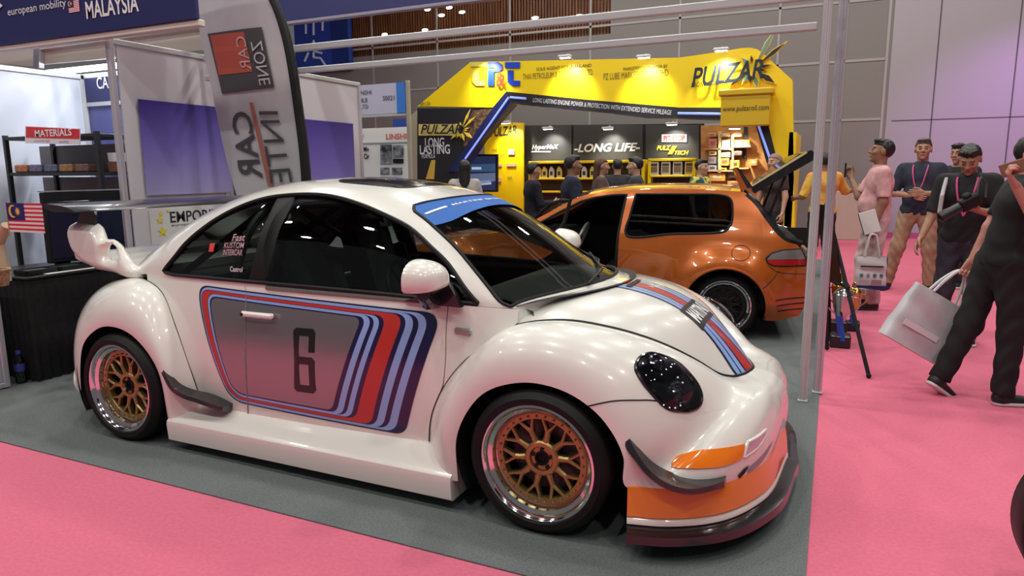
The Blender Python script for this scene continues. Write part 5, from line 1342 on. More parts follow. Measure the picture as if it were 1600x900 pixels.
# collage wall of product shelves at the right
cw_ = thing('display_wall', (-.9, 11.6, 0), 'orange timber display wall full of product boxes at the right of the stand', 'shelf')
YC_ = 11.6
MB().prism(xz([(1095, 196), (1204, 196), (1214, 420), (1095, 420)], YC_), YC_, YC_+.06).build('wall_board', noise_mat('orange_timber', (.42, .16, .04), (.62, .34, .12), 4, .5, 3), cw_)
for (x0, y0, x1, y1) in ((1122, 205, 1126, 270), (1143, 210, 1146, 262), (1100, 232, 1145, 234), (1100, 266, 1150, 268), (1145, 226, 1172, 230), (1140, 262, 1170, 264)): pan([(x0, y0), (x1, y0), (x1, y1), (x0, y1)], YC_-.22, .22, 'wall_shelf', mat('shelf_cream', (.72, .56, .25), .5), cw_)
for (x0, y0, x1, y1) in ((1162, 196, 1168, 217), (1160, 232, 1166, 248)): pan([(x0, y0), (x1, y0), (x1, y1), (x0, y1)], YC_-.05, .04, 'wall_slot', BLK, cw_)
PBX = [((1107, 208, 1120, 214), (.55, .36, .16)), ((1128, 208, 1141, 214), (.62, .42, .22)), ((1108, 217, 1121, 232), (.55, .26, .22)), ((1128, 219, 1141, 234), (.36, .34, .38)), ((1108, 236, 1121, 243), (.70, .55, .20)), ((1128, 238, 1142, 246), (.62, .52, .28)), ((1146, 207, 1160, 214), (.45, .26, .10)), ((1149, 219, 1172, 231), (.80, .52, .06)), ((1146, 236, 1160, 243), (.12, .10, .09)), ((1141, 250, 1156, 264), (.72, .42, .06)), ((1172, 249, 1184, 259), (.62, .36, .08)), ((1107, 245, 1121, 256), (.22, .32, .38)), ((1126, 247, 1140, 259), (.26, .36, .44)), ((1107, 258, 1121, 268), (.48, .46, .56)), ((1124, 262, 1136, 269), (.44, .42, .52)), ((1108, 271, 1134, 283), (.38, .36, .46)), ((1139, 266, 1158, 278), (.10, .05, .04)), ((1137, 283, 1165, 292), (.58, .42, .14))]
WHERE = ['top row, first', 'top row, second', 'second row, first, rosy', 'second row, second, grey', 'third row, first', 'third row, second', 'top row, last', 'wide bright yellow one', 'black one under the wide yellow one', 'square orange one', 'lone orange one at the wall edge', 'blue-grey round-marked one', 'blue-grey one beside the square orange one', 'lilac one', 'small lilac one', 'wide lilac one', 'dark brown one', 'wide gold one at the bottom']
for ((x0, y0, x1, y1), c), w_ in zip(PBX, WHERE):
    a_, b_ = aty(x0, y1, YC_-.12), aty(x1, y0, YC_-.12); t = thing('product_box', ((a_.x+b_.x)/2, YC_-.1, a_.z), 'product box on the orange display wall, '+w_, 'box', 'product boxes on the display wall')
    MB().box((0, 0, (b_.z-a_.z)/2), (b_.x-a_.x, .18, b_.z-a_.z), .006).build('box_body', mat('pbox_%d' % int(sum(c)*1000), c, .5), t, world=False)
    MB().box((0, -.092, (b_.z-a_.z)*.55), ((b_.x-a_.x)*.55, .004, (b_.z-a_.z)*.35)).build('box_label', mat('pl_%d' % (int(c[0]*10) % 3), ((.8, .7, .5), (.15, .08, .05), (.55, .12, .06))[int(c[0]*10) % 3], .5), t, world=False)
# floor behind and counter
cn = thing('stand_counter', (-3.4, 10.9, 0), 'low black counter inside the yellow stand behind the orange car', 'counter')
MB().box((-3.0, 11.3, .48), (2.4, .5, .95), .02).build('counter_body', BLK, cn); MB().box((-3.0, 11.3, .97), (2.5, .6, .04), .01).build('counter_top', CHAR, cn)
# arm spotlights
def arm_spot(px, py, y, lab, power, tilt=-1, col=(1, .93, .8), size=.09, aim=None):
    p_ = aty(px, py, y); t = thing('arm_spotlight', p_, lab, 'lamp', 'arm spotlights of the yellow stand')
    MB().box((0, -.02, .0), (.26, .10, .05), .015).build('lamp_head', mat('lamp_shell', (.65, .65, .66), .4), t, world=False)
    MB().box((0, .0, -.03), (.20, .07, .012), .004).build('lamp_glass', mat('spot_glow', (1, 1, 1), .5, emit=(1, .95, .85), estr=14), t, world=False)
    MB().tube([(0, .02, .02), (0, .15, .06), (0, .42, .0)], .012, 6).build('lamp_arm', ALU, t, world=False)
    d = bpy.data.lights.new('spot_lamp', 'SPOT'); d.energy = power; d.color = col; d.spot_size = R(95); d.spot_blend = .8; d.shadow_soft_size = .06
    o = bpy.data.objects.new('spot_lamp', d); COL.objects.link(o); o.parent = t; o.location = (0, .0, -.05)
    o.rotation_euler = (R(38), 0, 0)
    return t
for k, (px, py, y, pw, lab) in enumerate(((752, 84, YB-.38, 130, 'slim spotlight over the blue and red emblem'), (883, 88, YB-.38, 150, 'slim spotlight second from the blue emblem'), (1006, 88, YB-.38, 150, 'slim spotlight third from the blue emblem'), (1127, 77, YB-.38, 150, 'slim spotlight over the large slanted brand lettering'), (790, 191, 11.7, 120, 'slim spotlight over the yellow product poster'), (856, 200, YK-.4, 100, 'slim spotlight over the left charcoal bay'), (950, 200, YK-.4, 100, 'slim spotlight over the middle charcoal bay'), (1050, 193, YK-.4, 100, 'slim spotlight over the red badge bay'), (1148, 199, YC_-.5, 150, 'slim spotlight over the orange display wall'))):  # the display wall spotlight is added to brighten its boxes
    arm_spot(px, py, y, lab, pw)
# ------------------------------------------------------------------ people: bodies grown from a pose as one continuous surface
def nets(f, lo, hi, h):
    """naive surface nets of the field f (n,3)->(n) inside the box; returns verts, quads"""
    n = [int(math.ceil((b-a)/h))+1 for a, b in zip(lo, hi)]
    ax = [lo[i]+h*np.arange(n[i]) for i in range(3)]
    X, Y, Z = np.meshgrid(*ax, indexing='ij'); D = f(np.stack([X.ravel(), Y.ravel(), Z.ravel()], 1)).reshape(n)
    S = D < 0
    c = np.zeros([k-1 for k in n], int)
    for i in (0, 1):
        for j in (0, 1):
            for k in (0, 1): c += S[i:n[0]-1+i, j:n[1]-1+j, k:n[2]-1+k]
    act = (c > 0) & (c < 8); ids = -np.ones(act.shape, int); I = np.argwhere(act); ids[act] = np.arange(len(I))
    P = np.zeros((len(I), 3)); W_ = np.zeros(len(I))
    cor = [(i, j, k) for i in (0, 1) for j in (0, 1) for k in (0, 1)]
    for a in cor:
        for d in range(3):
            if a[d]: continue
            b = list(a); b[d] = 1
            da = D[I[:, 0]+a[0], I[:, 1]+a[1], I[:, 2]+a[2]]; db = D[I[:, 0]+b[0], I[:, 1]+b[1], I[:, 2]+b[2]]
            m = (da < 0) != (db < 0); t = np.where(m, da/np.where(m, da-db, 1), 0)
            q = np.array(a, float)[None]+np.zeros((len(I), 3)); q[:, d] += t
            P += q*m[:, None]; W_ += m
    P = (I+P/W_[:, None])*h+np.array(lo)
    F = []
    for d in range(3):
        e, g = [(1, 2), (2, 0), (0, 1)][d]
        sl0 = [slice(None)]*3; sl1 = [slice(None)]*3; sl0[d] = slice(0, n[d]-1); sl1[d] = slice(1, n[d])
        A, B = S[tuple(sl0)], S[tuple(sl1)]
        for cross, fl in ((A & ~B, False), (~A & B, True)):
            q = np.argwhere(cross); q = q[(q[:, e] > 0) & (q[:, g] > 0) & (q[:, e] < n[e]-1) & (q[:, g] < n[g]-1)]
            if len(q) == 0: continue
            def cell(de, dg):
                r = q.copy(); r[:, e] -= de; r[:, g] -= dg; return ids[r[:, 0], r[:, 1], r[:, 2]]
            f4 = np.stack([cell(1, 1), cell(0, 1), cell(0, 0), cell(1, 0)], 1)
            F.append(f4[:, ::-1] if fl else f4)
    return P, np.vstack(F) if F else np.zeros((0, 4), int)
def smin(a, b, k):
    h = np.clip(.5+.5*(b-a)/k, 0, 1); return b+(a-b)*h-k*h*(1-h)
def cone(p, a, b, ra, rb, sq=None):
    """tapered capsule; sq=(axis vector, factor) flattens it along the axis"""
    a, b = np.array(a, float), np.array(b, float); v = p-a; ab = b-a; L = max(ab@ab, 1e-9); t = np.clip(v@ab/L, 0, 1); d = v-t[:, None]*ab
    if sq is not None:
        ax = np.array(sq[0], float); ax /= np.linalg.norm(ax); d = d+np.outer(d@ax*(1/sq[1]-1), ax)
    return np.linalg.norm(d, axis=1)-(ra+(rb-ra)*t)
def ell(p, c, r, rot=None):
    v = p-np.array(c, float)
    if rot is not None: v = v@rot
    r = np.array(r, float); k = np.linalg.norm(v/r, axis=1); return (k-1)*r.min()*(.6+.4*np.clip(k, 0, 2))
def unit(v): v = np.array(v, float); return v/np.linalg.norm(v)
SKINS = {}
def skin_mat(key, c): return mat('skin_'+key, c, .5)
LIPM = mat('lip_tone', (.36, .13, .11), .5); EYEM = mat('eye_dark', (.015, .012, .012), .2); HAIRB = noise_mat('hair_black', (.008, .007, .007), (.02, .018, .017), 60, .45, 3); HAIRBR = noise_mat('hair_brown', (.05, .022, .012), (.12, .055, .03), 50, .5, 3); HAIRG = noise_mat('hair_greying', (.03, .027, .025), (.11, .10, .095), 90, .5, 3)
def hand_prims(w, d, n, sg, curl, scale=1.0, spread=.12):
    """w wrist, d along the hand, n palm normal, sg=+1 thumb on the side of cross(d, n)"""
    d, n = unit(d), np.array(n, float); n = unit(n-d*(n@d)); s = np.cross(d, n)*sg; w = np.array(w, float); pr = []
    for k, (off, L) in enumerate(((.030, .072), (.010, .080), (-.010, .074), (-.029, .058))):
        kn = w+d*.088*scale+s*off*scale-n*.002
        pr.append((w+s*off*.55*scale, kn, .0145*scale, .0115*scale, .010))
        a = kn; ang = 0
        for q, fr in enumerate((.45, .32, .23)):
            ang += curl*(1.0, 1.25, .8)[q]; dd = d*math.cos(ang)+n*math.sin(ang)+s*(1.5-k)*spread*.25*(1 if curl < .5 else .3); b = a+unit(dd)*L*fr*scale
            pr.append((a, b, (.0098, .009, .008)[q]*scale, (.009, .008, .0065)[q]*scale, .004)); a = b
    t0 = w+d*.022*scale+s*.022*scale; t1 = t0+unit(d*.75+s*.75+n*.35)*.042*scale; t2 = t1+unit(d*.9+s*.15+n*(.3+.5*curl))*.032*scale; t3 = t2+unit(d*.9-s*.15+n*(.3+.6*curl))*.026*scale
    pr += [(w, t0, .016*scale, .015*scale, .012), (t0, t1, .0145*scale, .011*scale, .010), (t1, t2, .011*scale, .0095*scale, .004), (t2, t3, .0095*scale, .0075*scale, .004)]
    return pr
def person(loc, face, label, H=1.70, build=1.0, lean=(0, 0), armL=((-.25, .05, -1), (-.1, .3, -1)), armR=((.25, .05, -1), (.1, .3, -1)), legL=((-.05, .05, -1), (-.02, -.05, -1)), legR=((.05, .05, -1), (.02, -.05, -1)),
           head=(0, 0, 0), hair=None, hairlen='short', skin=('tan', (.42, .235, .15)), shirt=(.02, .02, .022), shirt_name='shirt', sleeve=.55, trousers=(.02, .02, .024), shoes=(.015, .015, .016), sole=(.6, .6, .6), handL=.5, handR=.5, palmL=None, palmR=None,
           res=.012, lanyard=None, collar=None, lower=True, toes=(0, 0), group=None, twist=0, shirt_mat=None, feet=None, female=False):
    """local frame: +y the way the person faces, +x the person's right"""
    s = H/1.70; fx, fy = face; rz = math.atan2(-fx, fy)
    t = thing('person', (loc[0], loc[1], loc[2] if len(loc) > 2 else 0.0), label, 'person', group, rz)
    pel = np.array([0, 0, 0.0]); ct, st_ = math.cos(twist), math.sin(twist)
    def tw(v): v = np.array(v, float); return np.array([v[0]*ct-v[1]*st_, v[0]*st_+v[1]*ct, v[2]])
    up = unit((lean[0], lean[1], 1)); rt = tw(unit(np.cross(unit((0, 1, 0)), up))); fw = np.cross(up, rt)
    sw = (.160 if female else .174)*s*build**.5; hw = .088*s
    chest = pel+up*.32*s; neck = pel+up*.515*s; J = {}
    for sg, nm, arm in ((-1, 'L', armL), (1, 'R', armR)):
        sh = pel+up*.455*s+rt*sg*sw; g_ = tw if len(arm) == 2 else (lambda v: np.array([v[0]*math.cos(rz)+v[1]*math.sin(rz), -v[0]*math.sin(rz)+v[1]*math.cos(rz), v[2]])); el = sh+g_(unit(arm[0]))*.285*s; wr = el+g_(unit(arm[1]))*.245*s
        J[nm] = (sh, el, wr)
    K = {}
    for sg, nm, leg in ((-1, 'l', legL), (1, 'r', legR)):
        hp = pel+np.array([sg*hw, 0, -.02*s]); kn = hp+unit(leg[0])*.425*s; an = kn+unit(leg[1])*.40*s
        K[nm] = (hp, kn, an)
    z0 = min(K['l'][2][2]-(.085+max(0, toes[0])*.0)*s, K['r'][2][2]-(.085)*s)
    sh_ = np.array([0, 0, -z0]);
    pel = pel+sh_; chest = chest+sh_; neck = neck+sh_
    J = {k: tuple(q+sh_ for q in v) for k, v in J.items()}; K = {k: tuple(q+sh_ for q in v) for k, v in K.items()}
    pitch, yaw, roll = head
    Hm = Matrix.Rotation(yaw, 3, 'Z') @ Matrix.Rotation(pitch, 3, 'X') @ Matrix.Rotation(roll, 3, 'Y'); Hm = np.array(Hm)
    hc = neck+up*.045*s+Hm@np.array([0, .02, .105])*s
    def hp(v): return hc+Hm@(np.array(v, float)*s)
    b_ = build
    def torso(p, g=0):
        d = cone(p, pel+up*.02*s, pel+up*.14*s, .128*s*b_+g, .118*s*b_+g, (fw, .80))
        d = smin(d, cone(p, pel+up*.12*s, pel+up*.34*s, .120*s*b_+g, .132*s*b_+g, (fw, .80)), .05)
        d = smin(d, cone(p, pel+up*.36*s-rt*.085*s, pel+up*.36*s+rt*.085*s, .098*s*b_+g, .098*s*b_+g, (fw, .98)), .06)
        d = smin(d, cone(p, pel+up*.455*s-rt*sw*.80, pel+up*.455*s+rt*sw*.80, .058*s+g, .058*s+g), .06)
        d = smin(d, cone(p, pel+up*.46*s, neck+up*.01*s, .075*s+g, .056*s+g), .04)
        if b_ > 1.04: d = smin(d, ell(p, pel+up*.14*s+fw*.05*s, np.array([.13, .115, .13])*s*b_+g), .06)
        if female: d = smin(d, cone(p, pel+up*.33*s-rt*.07*s+fw*.075*s, pel+up*.33*s+rt*.07*s+fw*.075*s, .055*s+g, .055*s+g), .05)
        return d
    def arm(p, nm, g=0, frac=1.0, fore=True):
        a, e, w = J[nm]; d = cone(p, a, e if fore else a+(e-a)*frac, .054*s*b_**.5+g, (.041 if fore else .054-.010*frac)*s+g)
        if fore: d = smin(d, cone(p, e, w, .041*s+g, .026*s+g), .025)
        return d
    def leg(p, nm, g=0):
        a, k, n_ = K[nm]; d = cone(p, a, k, .088*s*b_**.5+g, .058*s+g); d = smin(d, cone(p, k, n_, .058*s+g, .040*s+g), .04)
        return smin(d, cone(p, k+(n_-k)*.12, k+(n_-k)*.5, .060*s+g, .046*s+g), .03)
    def foot_dir(nm, i):
        v = np.array([(.16 if nm == 'r' else -.16), 1.0, 0.0]) if not feet else np.array([feet[i][0], feet[i][1], 0.0]); v = unit(v); a = toes[i]
        return v*math.cos(a)+np.array([0, 0, -math.sin(a)]), v
    skinm = skin_mat(*skin); V = []; F = []; MI = []; base = 0
    def addm(P, Q, fn=None):
        nonlocal base
        V.append(P); F.append(Q+base); base += len(P); c = P[Q].mean(1); MI.append(np.zeros(len(Q), int) if fn is None else fn(c))
    def bodyf(p):
        d = torso(p)
        for nm in ('L', 'R'): d = smin(d, arm(p, nm), .03)
        if lower:
            for nm in ('l', 'r'):
                d = smin(d, leg(p, nm), .05)
        return d
    pts = np.array([pel, neck, *J['L'], *J['R']]+([*K['l'], *K['r']] if lower else []))
    lo, hi = pts.min(0)-.17*s, pts.max(0)+.17*s
    lo[2] = max(lo[2], .0) if lower else pel[2]-.10
    addm(*nets(bodyf, lo, hi, res*1.25))
    # head with brow, eye sockets, nose, lips, chin and ears
    def headf(p):
        d = ell(p, hp((0, -.008, .022)), np.array([.074, .094, .092])*s, Hm)
        d = smin(d, ell(p, hp((0, .022, -.045)), np.array([.056, .066, .070])*s, Hm), .03)
        d = smin(d, cone(p, hp((0, .070, -.098)), hp((0, .055, -.085)), .017*s, .024*s), .025)
        d = smin(d, cone(p, hp((-.03, .078, .030)), hp((.03, .078, .030)), .012*s, .012*s), .015)
        d = smin(d, cone(p, hp((0, .088, .020)), hp((0, .108, -.022)), .008*s, .013*s), .010)
        d = smin(d, cone(p, hp((-.013, .096, -.026)), hp((.013, .096, -.026)), .009*s, .009*s), .008)
        d = smin(d, cone(p, hp((-.016, .086, -.056)), hp((.016, .086, -.056)), .009*s, .009*s), .008)
        for sg in (-1, 1):
            d = -smin(-d, ell(p, hp((sg*.031, .098, .008)), np.array([.017, .014, .011])*s, Hm), .008)
            d = smin(d, ell(p, hp((sg*.030, .078, .006)), np.array([.013, .012, .011])*s, Hm), .003)
            d = smin(d, cone(p, hp((sg*.040, .066, -.022)), hp((sg*.046, .05, -.012)), .018*s, .018*s), .02)
            d = smin(d, ell(p, hp((sg*.079, -.004, -.002)), np.array([.010, .022, .033])*s, Hm), .006)
        d = smin(d, cone(p, neck-up*.02*s, hp((0, -.014, -.06)), .056*s, .052*s), .025)
        return d
    def headcol(c):
        q = (c-hc)@Hm/s; m = np.zeros(len(c), int)
        m[(np.abs(q[:, 0]) < .021) & (q[:, 1] > .08) & (q[:, 2] > -.064) & (q[:, 2] < -.048)] = 1
        e = (np.abs(np.abs(q[:, 0])-.031) < .010) & (q[:, 1] > .075) & (np.abs(q[:, 2]-.006) < .0055); m[e] = 2
        b = (np.abs(np.abs(q[:, 0])-.033) < .019) & (q[:, 1] > .07) & (np.abs(q[:, 2]-.030) < .0045); m[b] = 2
        return m
    hl = hc-np.array([.13, .15, .17])*s; hh2 = hc+np.array([.13, .15, .15])*s
    addm(*nets(headf, hl, hh2, res*.5), headcol)
    for nm, cu, pn, sg in (('L', handL, palmL, -1), ('R', handR, palmR, 1)):
        a, e, w = J[nm]; d = unit(w-e); n_ = tw(pn) if pn is not None else -rt*sg
        pr = hand_prims(w, d, n_, sg if True else 1, cu, s)
        def hf(p):
            o = cone(p, w-d*.05*s, w, .027*s, .022*s)
            for (a_, b2, ra, rb, k) in pr: o = smin(o, cone(p, a_, b2, ra, rb), k)
            return o
        addm(*nets(hf, w-.20*s, w+.20*s, max(.0052, res*.45)), None)
    o = mesh_obj('body', np.vstack(V), np.vstack(F).tolist(), [skinm, LIPM, EYEM], t, True, world=False); o.data.polygons.foreach_set('material_index', np.concatenate(MI)); o.data.update()
    # hair
    if hair is not None:
        def hairf(p):
            q = (p-hc)@Hm/s
            d = ell(p, hp((0, -.014, .030)), np.array([.084, .102, .100])*s, Hm)
            line = np.maximum(.062-.35*np.clip(.10-np.abs(q[:, 0]), 0, .04)*0-q[:, 2]-.0, 0)
            front = np.where(q[:, 1] > .02, .058+.10*np.clip(q[:, 1]-.02, 0, .1)*.2-q[:, 2], np.where(q[:, 1] > -.03, (.058-(.02-q[:, 1])*1.3)-q[:, 2], (-.045 if hairlen == 'short' else -.2)-q[:, 2]))
            d = np.maximum(d, front*s)
            if hairlen == 'short': d = smin(d, ell(p, hp((0, .045, .100)), np.array([.062, .050, .024])*s, Hm), .02)
            if hairlen == 'long': d = smin(d, np.maximum(cone(p, hp((0, -.06, .02)), neck-up*.14*s-fw*.075*s, .085*s, .075*s, (fw, .65)), -(p-neck)@fw-.12*s), .03)
            return d+.003*np.sin(q[:, 0]*160)*np.sin(q[:, 1]*140)*s
        P, Q = nets(hairf, hc-np.array([.16, .2, .16+(.25 if hairlen == 'long' else 0)])*s, hc+np.array([.15, .16, .18])*s, res*.6)
        mesh_obj('hair', P, Q.tolist(), hair, t, True, world=False)
    # shirt
    sm = shirt_mat or noise_mat('cloth_%s_%d' % (shirt_name, int(sum(shirt)*1000)), tuple(c*.8 for c in shirt), tuple(c*1.2 for c in shirt), 9, .85, 3)
    hem = -.055*s
    def shirtf(p):
        d = torso(p, .014*s)
        for nm in ('L', 'R'):
            a, e, w = J[nm]
            if sleeve >= 1.2: q = smin(cone(p, a, e, .066*s, .054*s), cone(p, e, e+(w-e)*(min(sleeve, 2)-1), .054*s, .040*s), .02)
            else:
                q = cone(p, a, a+(e-a)*(sleeve+.25), .070*s, .062*s); ax = unit(e-a); q = np.maximum(q, (p-(a+(e-a)*(sleeve+.12)))@ax)
            d = smin(d, q, .03)
        if lower: 
            for nm in ('l', 'r'): d = smin(d, cone(p, K[nm][0], K[nm][0]+(K[nm][1]-K[nm][0])*.12, .100*s*b_**.5, .098*s), .05)
        d = np.maximum(d, -((p-pel)@up-hem)); d = np.maximum(d, (p-neck)@up-.012*s+.22*((p-neck)@fw)); d = np.maximum(d, .060*s-np.linalg.norm((p-neck)-np.outer((p-neck)@up, up), axis=1)-np.where((p-neck)@up < -.045*s, 1, 0))
        w_ = .0035*np.sin((p-pel)@up*55+6*np.sin((p@rt)*14))*np.clip(1-((p-pel)@up)/(.4*s), .25, 1)
        return d+w_*s
    pl = np.array([pel, neck, *J['L'], *J['R']]); lo, hi = pl.min(0)-.20*s, pl.max(0)+.14*s; lo[2] = max(lo[2], pel[2]-.16*s)
    P, Q = nets(shirtf, lo, hi, res); mesh_obj(shirt_name, P, Q.tolist(), sm, t, True, world=False)
    if collar is not None:
        cr = MB(); m_ = 20; V2 = []
        for i in range(m_):
            a = 2*PI*i/m_
            for r_, h_ in ((.060, -.014), (.066, .022), (.080, -.004)): V2.append(tuple(neck+rt*r_*s*math.cos(a)+fw*r_*s*1.0*math.sin(a)+up*h_*s))
        cr.add(V2, [(i*3+k, ((i+1) % m_)*3+k, ((i+1) % m_)*3+k+1, i*3+k+1) for i in range(m_) for k in (0, 1)]); cr.build('collar', mat('collar_%d' % int(sum(collar)*1000), collar, .8), t, True, world=False)
    if lower:
        tm = noise_mat('trouser_%d' % int(sum(trousers)*1000), tuple(c*.8 for c in trousers), tuple(c*1.2 for c in trousers), 8, .85, 3)
        def trf(p):
            d = cone(p, pel+up*.0*s, pel+up*.05*s, .130*s*b_, .120*s*b_, (fw, .82))
            for nm in ('l', 'r'):
                a, k, n_ = K[nm]; q = smin(cone(p, a, k, .100*s*b_**.5, .075*s), cone(p, k, n_+unit(n_-k)*.03*s, .075*s, .066*s), .05); ax = unit(n_-k); q = np.maximum(q, (p-n_)@ax-.015*s); d = smin(d, q, .045)
            d = np.maximum(d, (p-pel)@up-.07*s)
            return d+.004*np.sin(p[:, 2]*48+5*np.sin(p[:, 0]*20))*s
        pl = np.array([pel, *K['l'], *K['r']]); P, Q = nets(trf, pl.min(0)-.16*s, pl.max(0)+.17*s, res); mesh_obj('trousers', P, Q.tolist(), tm, t, True, world=False)
        for i, nm in enumerate(('l', 'r')):
            d, flat = foot_dir(nm, i); an = K[nm][2]; dn = unit(np.cross(np.cross(d, (0, 0, 1)), d)); heel = an-dn*.055*s-d*.045*s; toe = heel+d*.235*s
            def shf(p):
                q = cone(p, heel+d*.035*s+dn*.015*s, toe-d*.03*s, .042*s, .034*s, (dn, .85)); q = smin(q, cone(p, heel+d*.035*s, an+dn*.02*s, .042*s, .046*s), .03)
                return np.maximum(q, -((p-heel)@dn+.012*s))
            P, Q = nets(shf, np.minimum(np.minimum(heel, toe), an)-.08*s, np.maximum(np.maximum(heel, toe), an)+.08*s, max(.007, res*.6)); so = mesh_obj('shoe', P, Q.tolist(), mat('shoe_%d' % int(sum(shoes)*1000), shoes, .5), t, True, world=False)
            def slf(p): return np.maximum(np.abs((p-heel)@dn+.018*s)-.011*s, np.linalg.norm((p-heel)-np.outer(np.clip((p-heel)@d, .035*s, .205*s), d)-np.outer((p-heel)@dn, dn), axis=1)-.044*s)
            P, Q = nets(slf, np.minimum(heel, toe)-.08*s, np.maximum(heel, toe)+.08*s, max(.006, res*.5)); mesh_obj('sole', P, Q.tolist(), mat('sole_%d' % int(sum(sole)*1000), sole, .6), so, True, world=False)
    if lanyard is not None:
        lm = mat('lanyard_%d' % int(sum(lanyard)*1000), lanyard, .6); dpt = .118*s*b_+.02
        for sg in (-1, 1):
            L = [neck+rt*sg*.062*s-fw*.02*s, neck+rt*sg*.072*s+fw*.085*s-up*.030*s, neck+rt*sg*.062*s+fw*(dpt*.98)-up*.12*s, neck+rt*sg*.035*s+fw*(dpt+.006)-up*.24*s, neck+fw*(dpt+.008)-up*.33*s]
            MB().tube([tuple(q) for q in spline(L, 14)], .008, 6).build('lanyard', lm, t, True, world=False)
    t['_'] = 1; del t['_']
    info = {'J': J, 'pel': pel, 'neck': neck, 'head': hc, 'up': up, 'rt': rt, 'fw': fw, 'rz': rz, 'loc': np.array(t.location), 'K': K}
    return t, info
def to_world(info, v):
    c, s = math.cos(info['rz']), math.sin(info['rz']); return Vector((info['loc'][0]+v[0]*c-v[1]*s, info['loc'][1]+v[0]*s+v[1]*c, info['loc'][2]+v[2]))
def pos(px, depth):
    """floor point seen below the picture column px at this viewing depth"""
    lat = (px-800)/1083.7*depth; return (1.0178-.4197*depth+.9077*lat, -3.3079+.9077*depth+.4197*lat)
LEFTW = (-.91, -.42); RIGHTW = (.91, .42); AWAY = (-.42, .91); TOCAM = (.42, -.91)
# ------------------------------------------------------------------ orange hatchback; local frame: x to its tail, y into the car from the near side, z up, origin under the near rear wheel
ORG = noise_mat('orange_pearl', (.46, .10, .008), (.54, .13, .012), 3, .26, 2, coat=1.0, metal=.25)
oc_ = thing('hatchback_car', (.207, 2.818, .006), 'orange three-door hatchback with its tailgate raised, parked behind the white car', 'car', None, R(8))
CW = .85
def oY(x, z):
    y = np.interp(z, [.15, .3, .5, .62, .75, .88, 1.0, 1.15, 1.25, 1.30], [.07, .045, .03, .028, .035, .06, .105, .17, .215, .25])
    y = y+np.clip(x-.2, 0, 1)**2*.30+np.clip(-2.6-x, 0, 1)**2*.35
    for cx in (0, -2.57):
        r = np.hypot(x-cx, (z-.28)*1.0); y = y-.085*np.exp(-((r-.36)/.13)**2)*np.clip((z-.12)/.2, 0, 1)*(1-np.clip((z-.74)/.12, 0, 1))
    return y
def oside(U):
    U = np.asarray(U, float); return np.stack([U[:, 0], oY(U[:, 0], U[:, 1]), U[:, 1]], 1)
def arcp(cx, cz, r, a0, a1, n=26): return [(cx+r*math.cos(R(a)), cz+r*math.sin(R(a))) for a in np.linspace(a0, a1, n)]
topl = spline([(-1.98, .90), (-1.72, 1.01), (-1.50, 1.125), (-1.30, 1.225), (-1.0, 1.270), (-.77, 1.283), (-.2, 1.282), (.12, 1.265)], 60)
rear = [(.18, 1.235), (.24, 1.165), (.36, 1.0), (.47, .885), (.57, .825), (.62, .77), (.66, .68), (.685, .58), (.68, .44), (.655, .30), (.62, .215), (.42, .165)]
OUT = [(-3.30, .24), (-3.33, .45), (-3.30, .58), (-3.18, .675)]+[(x, .675+(.90-.675)*((x+3.18)/1.2)**.75) for x in np.linspace(-3.1, -2.05, 16)]+topl.tolist()+rear+arcp(0, .28, .345, -18, 198)+[(-.45, .165), (-2.15, .165)]+arcp(-2.57, .28, .335, -18, 198)
QW = spline([(-.80, 1.243), (-.40, 1.243), (-.04, 1.232), (.022, 1.20), (.04, 1.10), (.032, .99), (-.01, .935), (-.08, .918), (-.45, .902), (-.865, .885), (-.84, 1.06), (-.80, 1.243)], 70)[:-1]
DA = np.array([(-.885, 1.238), (-1.0, 1.235), (-1.15, 1.215), (-1.30, 1.175), (-1.48, 1.085), (-1.66, .985), (-1.80, .90), (-1.83, .75), (-1.83, .40), (-1.76, .30), (-1.05, .30), (-.98, .40), (-.955, .55), (-.945, .70), (-.94, .86), (-.915, 1.05)])
DA = resample(DA, 70, True)
sp_ = patch(oside, np.array(OUT), [QW, DA], .045, (1, 1), flip=False, rim=.02)
def far(mb): r = MB(); r.V = [(x, 2*CW-y, z) for x, y, z in mb.V]; r.F = [tuple(f)[::-1] for f in mb.F]; return r
def ob(mb, name, m, smooth=True, angle=40, parent=None): return mb.build(name, m, parent or oc_, smooth, angle, world=False)
ob(sp_, 'body_side', ORG); ob(far(sp_), 'body_side', ORG)
OGL = glass_mat('dark_car_glass', (.16, .17, .17))
qg = patch(oside, QW, [], .06, (1, 1), off=-.012); ob(qg, 'quarter_window', OGL); ob(far(qg), 'quarter_window', OGL)
tr = MB().tube([tuple(v) for v in oside(resample(QW, 100, True))], .010, 6, closed=True); ob(tr, 'window_seal', MATBLK)
tr = MB().tube([tuple(v) for v in oside(resample(DA, 100, True))], .012, 6, closed=True); ob(tr, 'door_seal', MATBLK)
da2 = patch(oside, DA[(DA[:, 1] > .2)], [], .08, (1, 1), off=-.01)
fd = far(da2); ob(fd, 'far_door', mat('far_door_dark', (.02, .02, .022), .4))
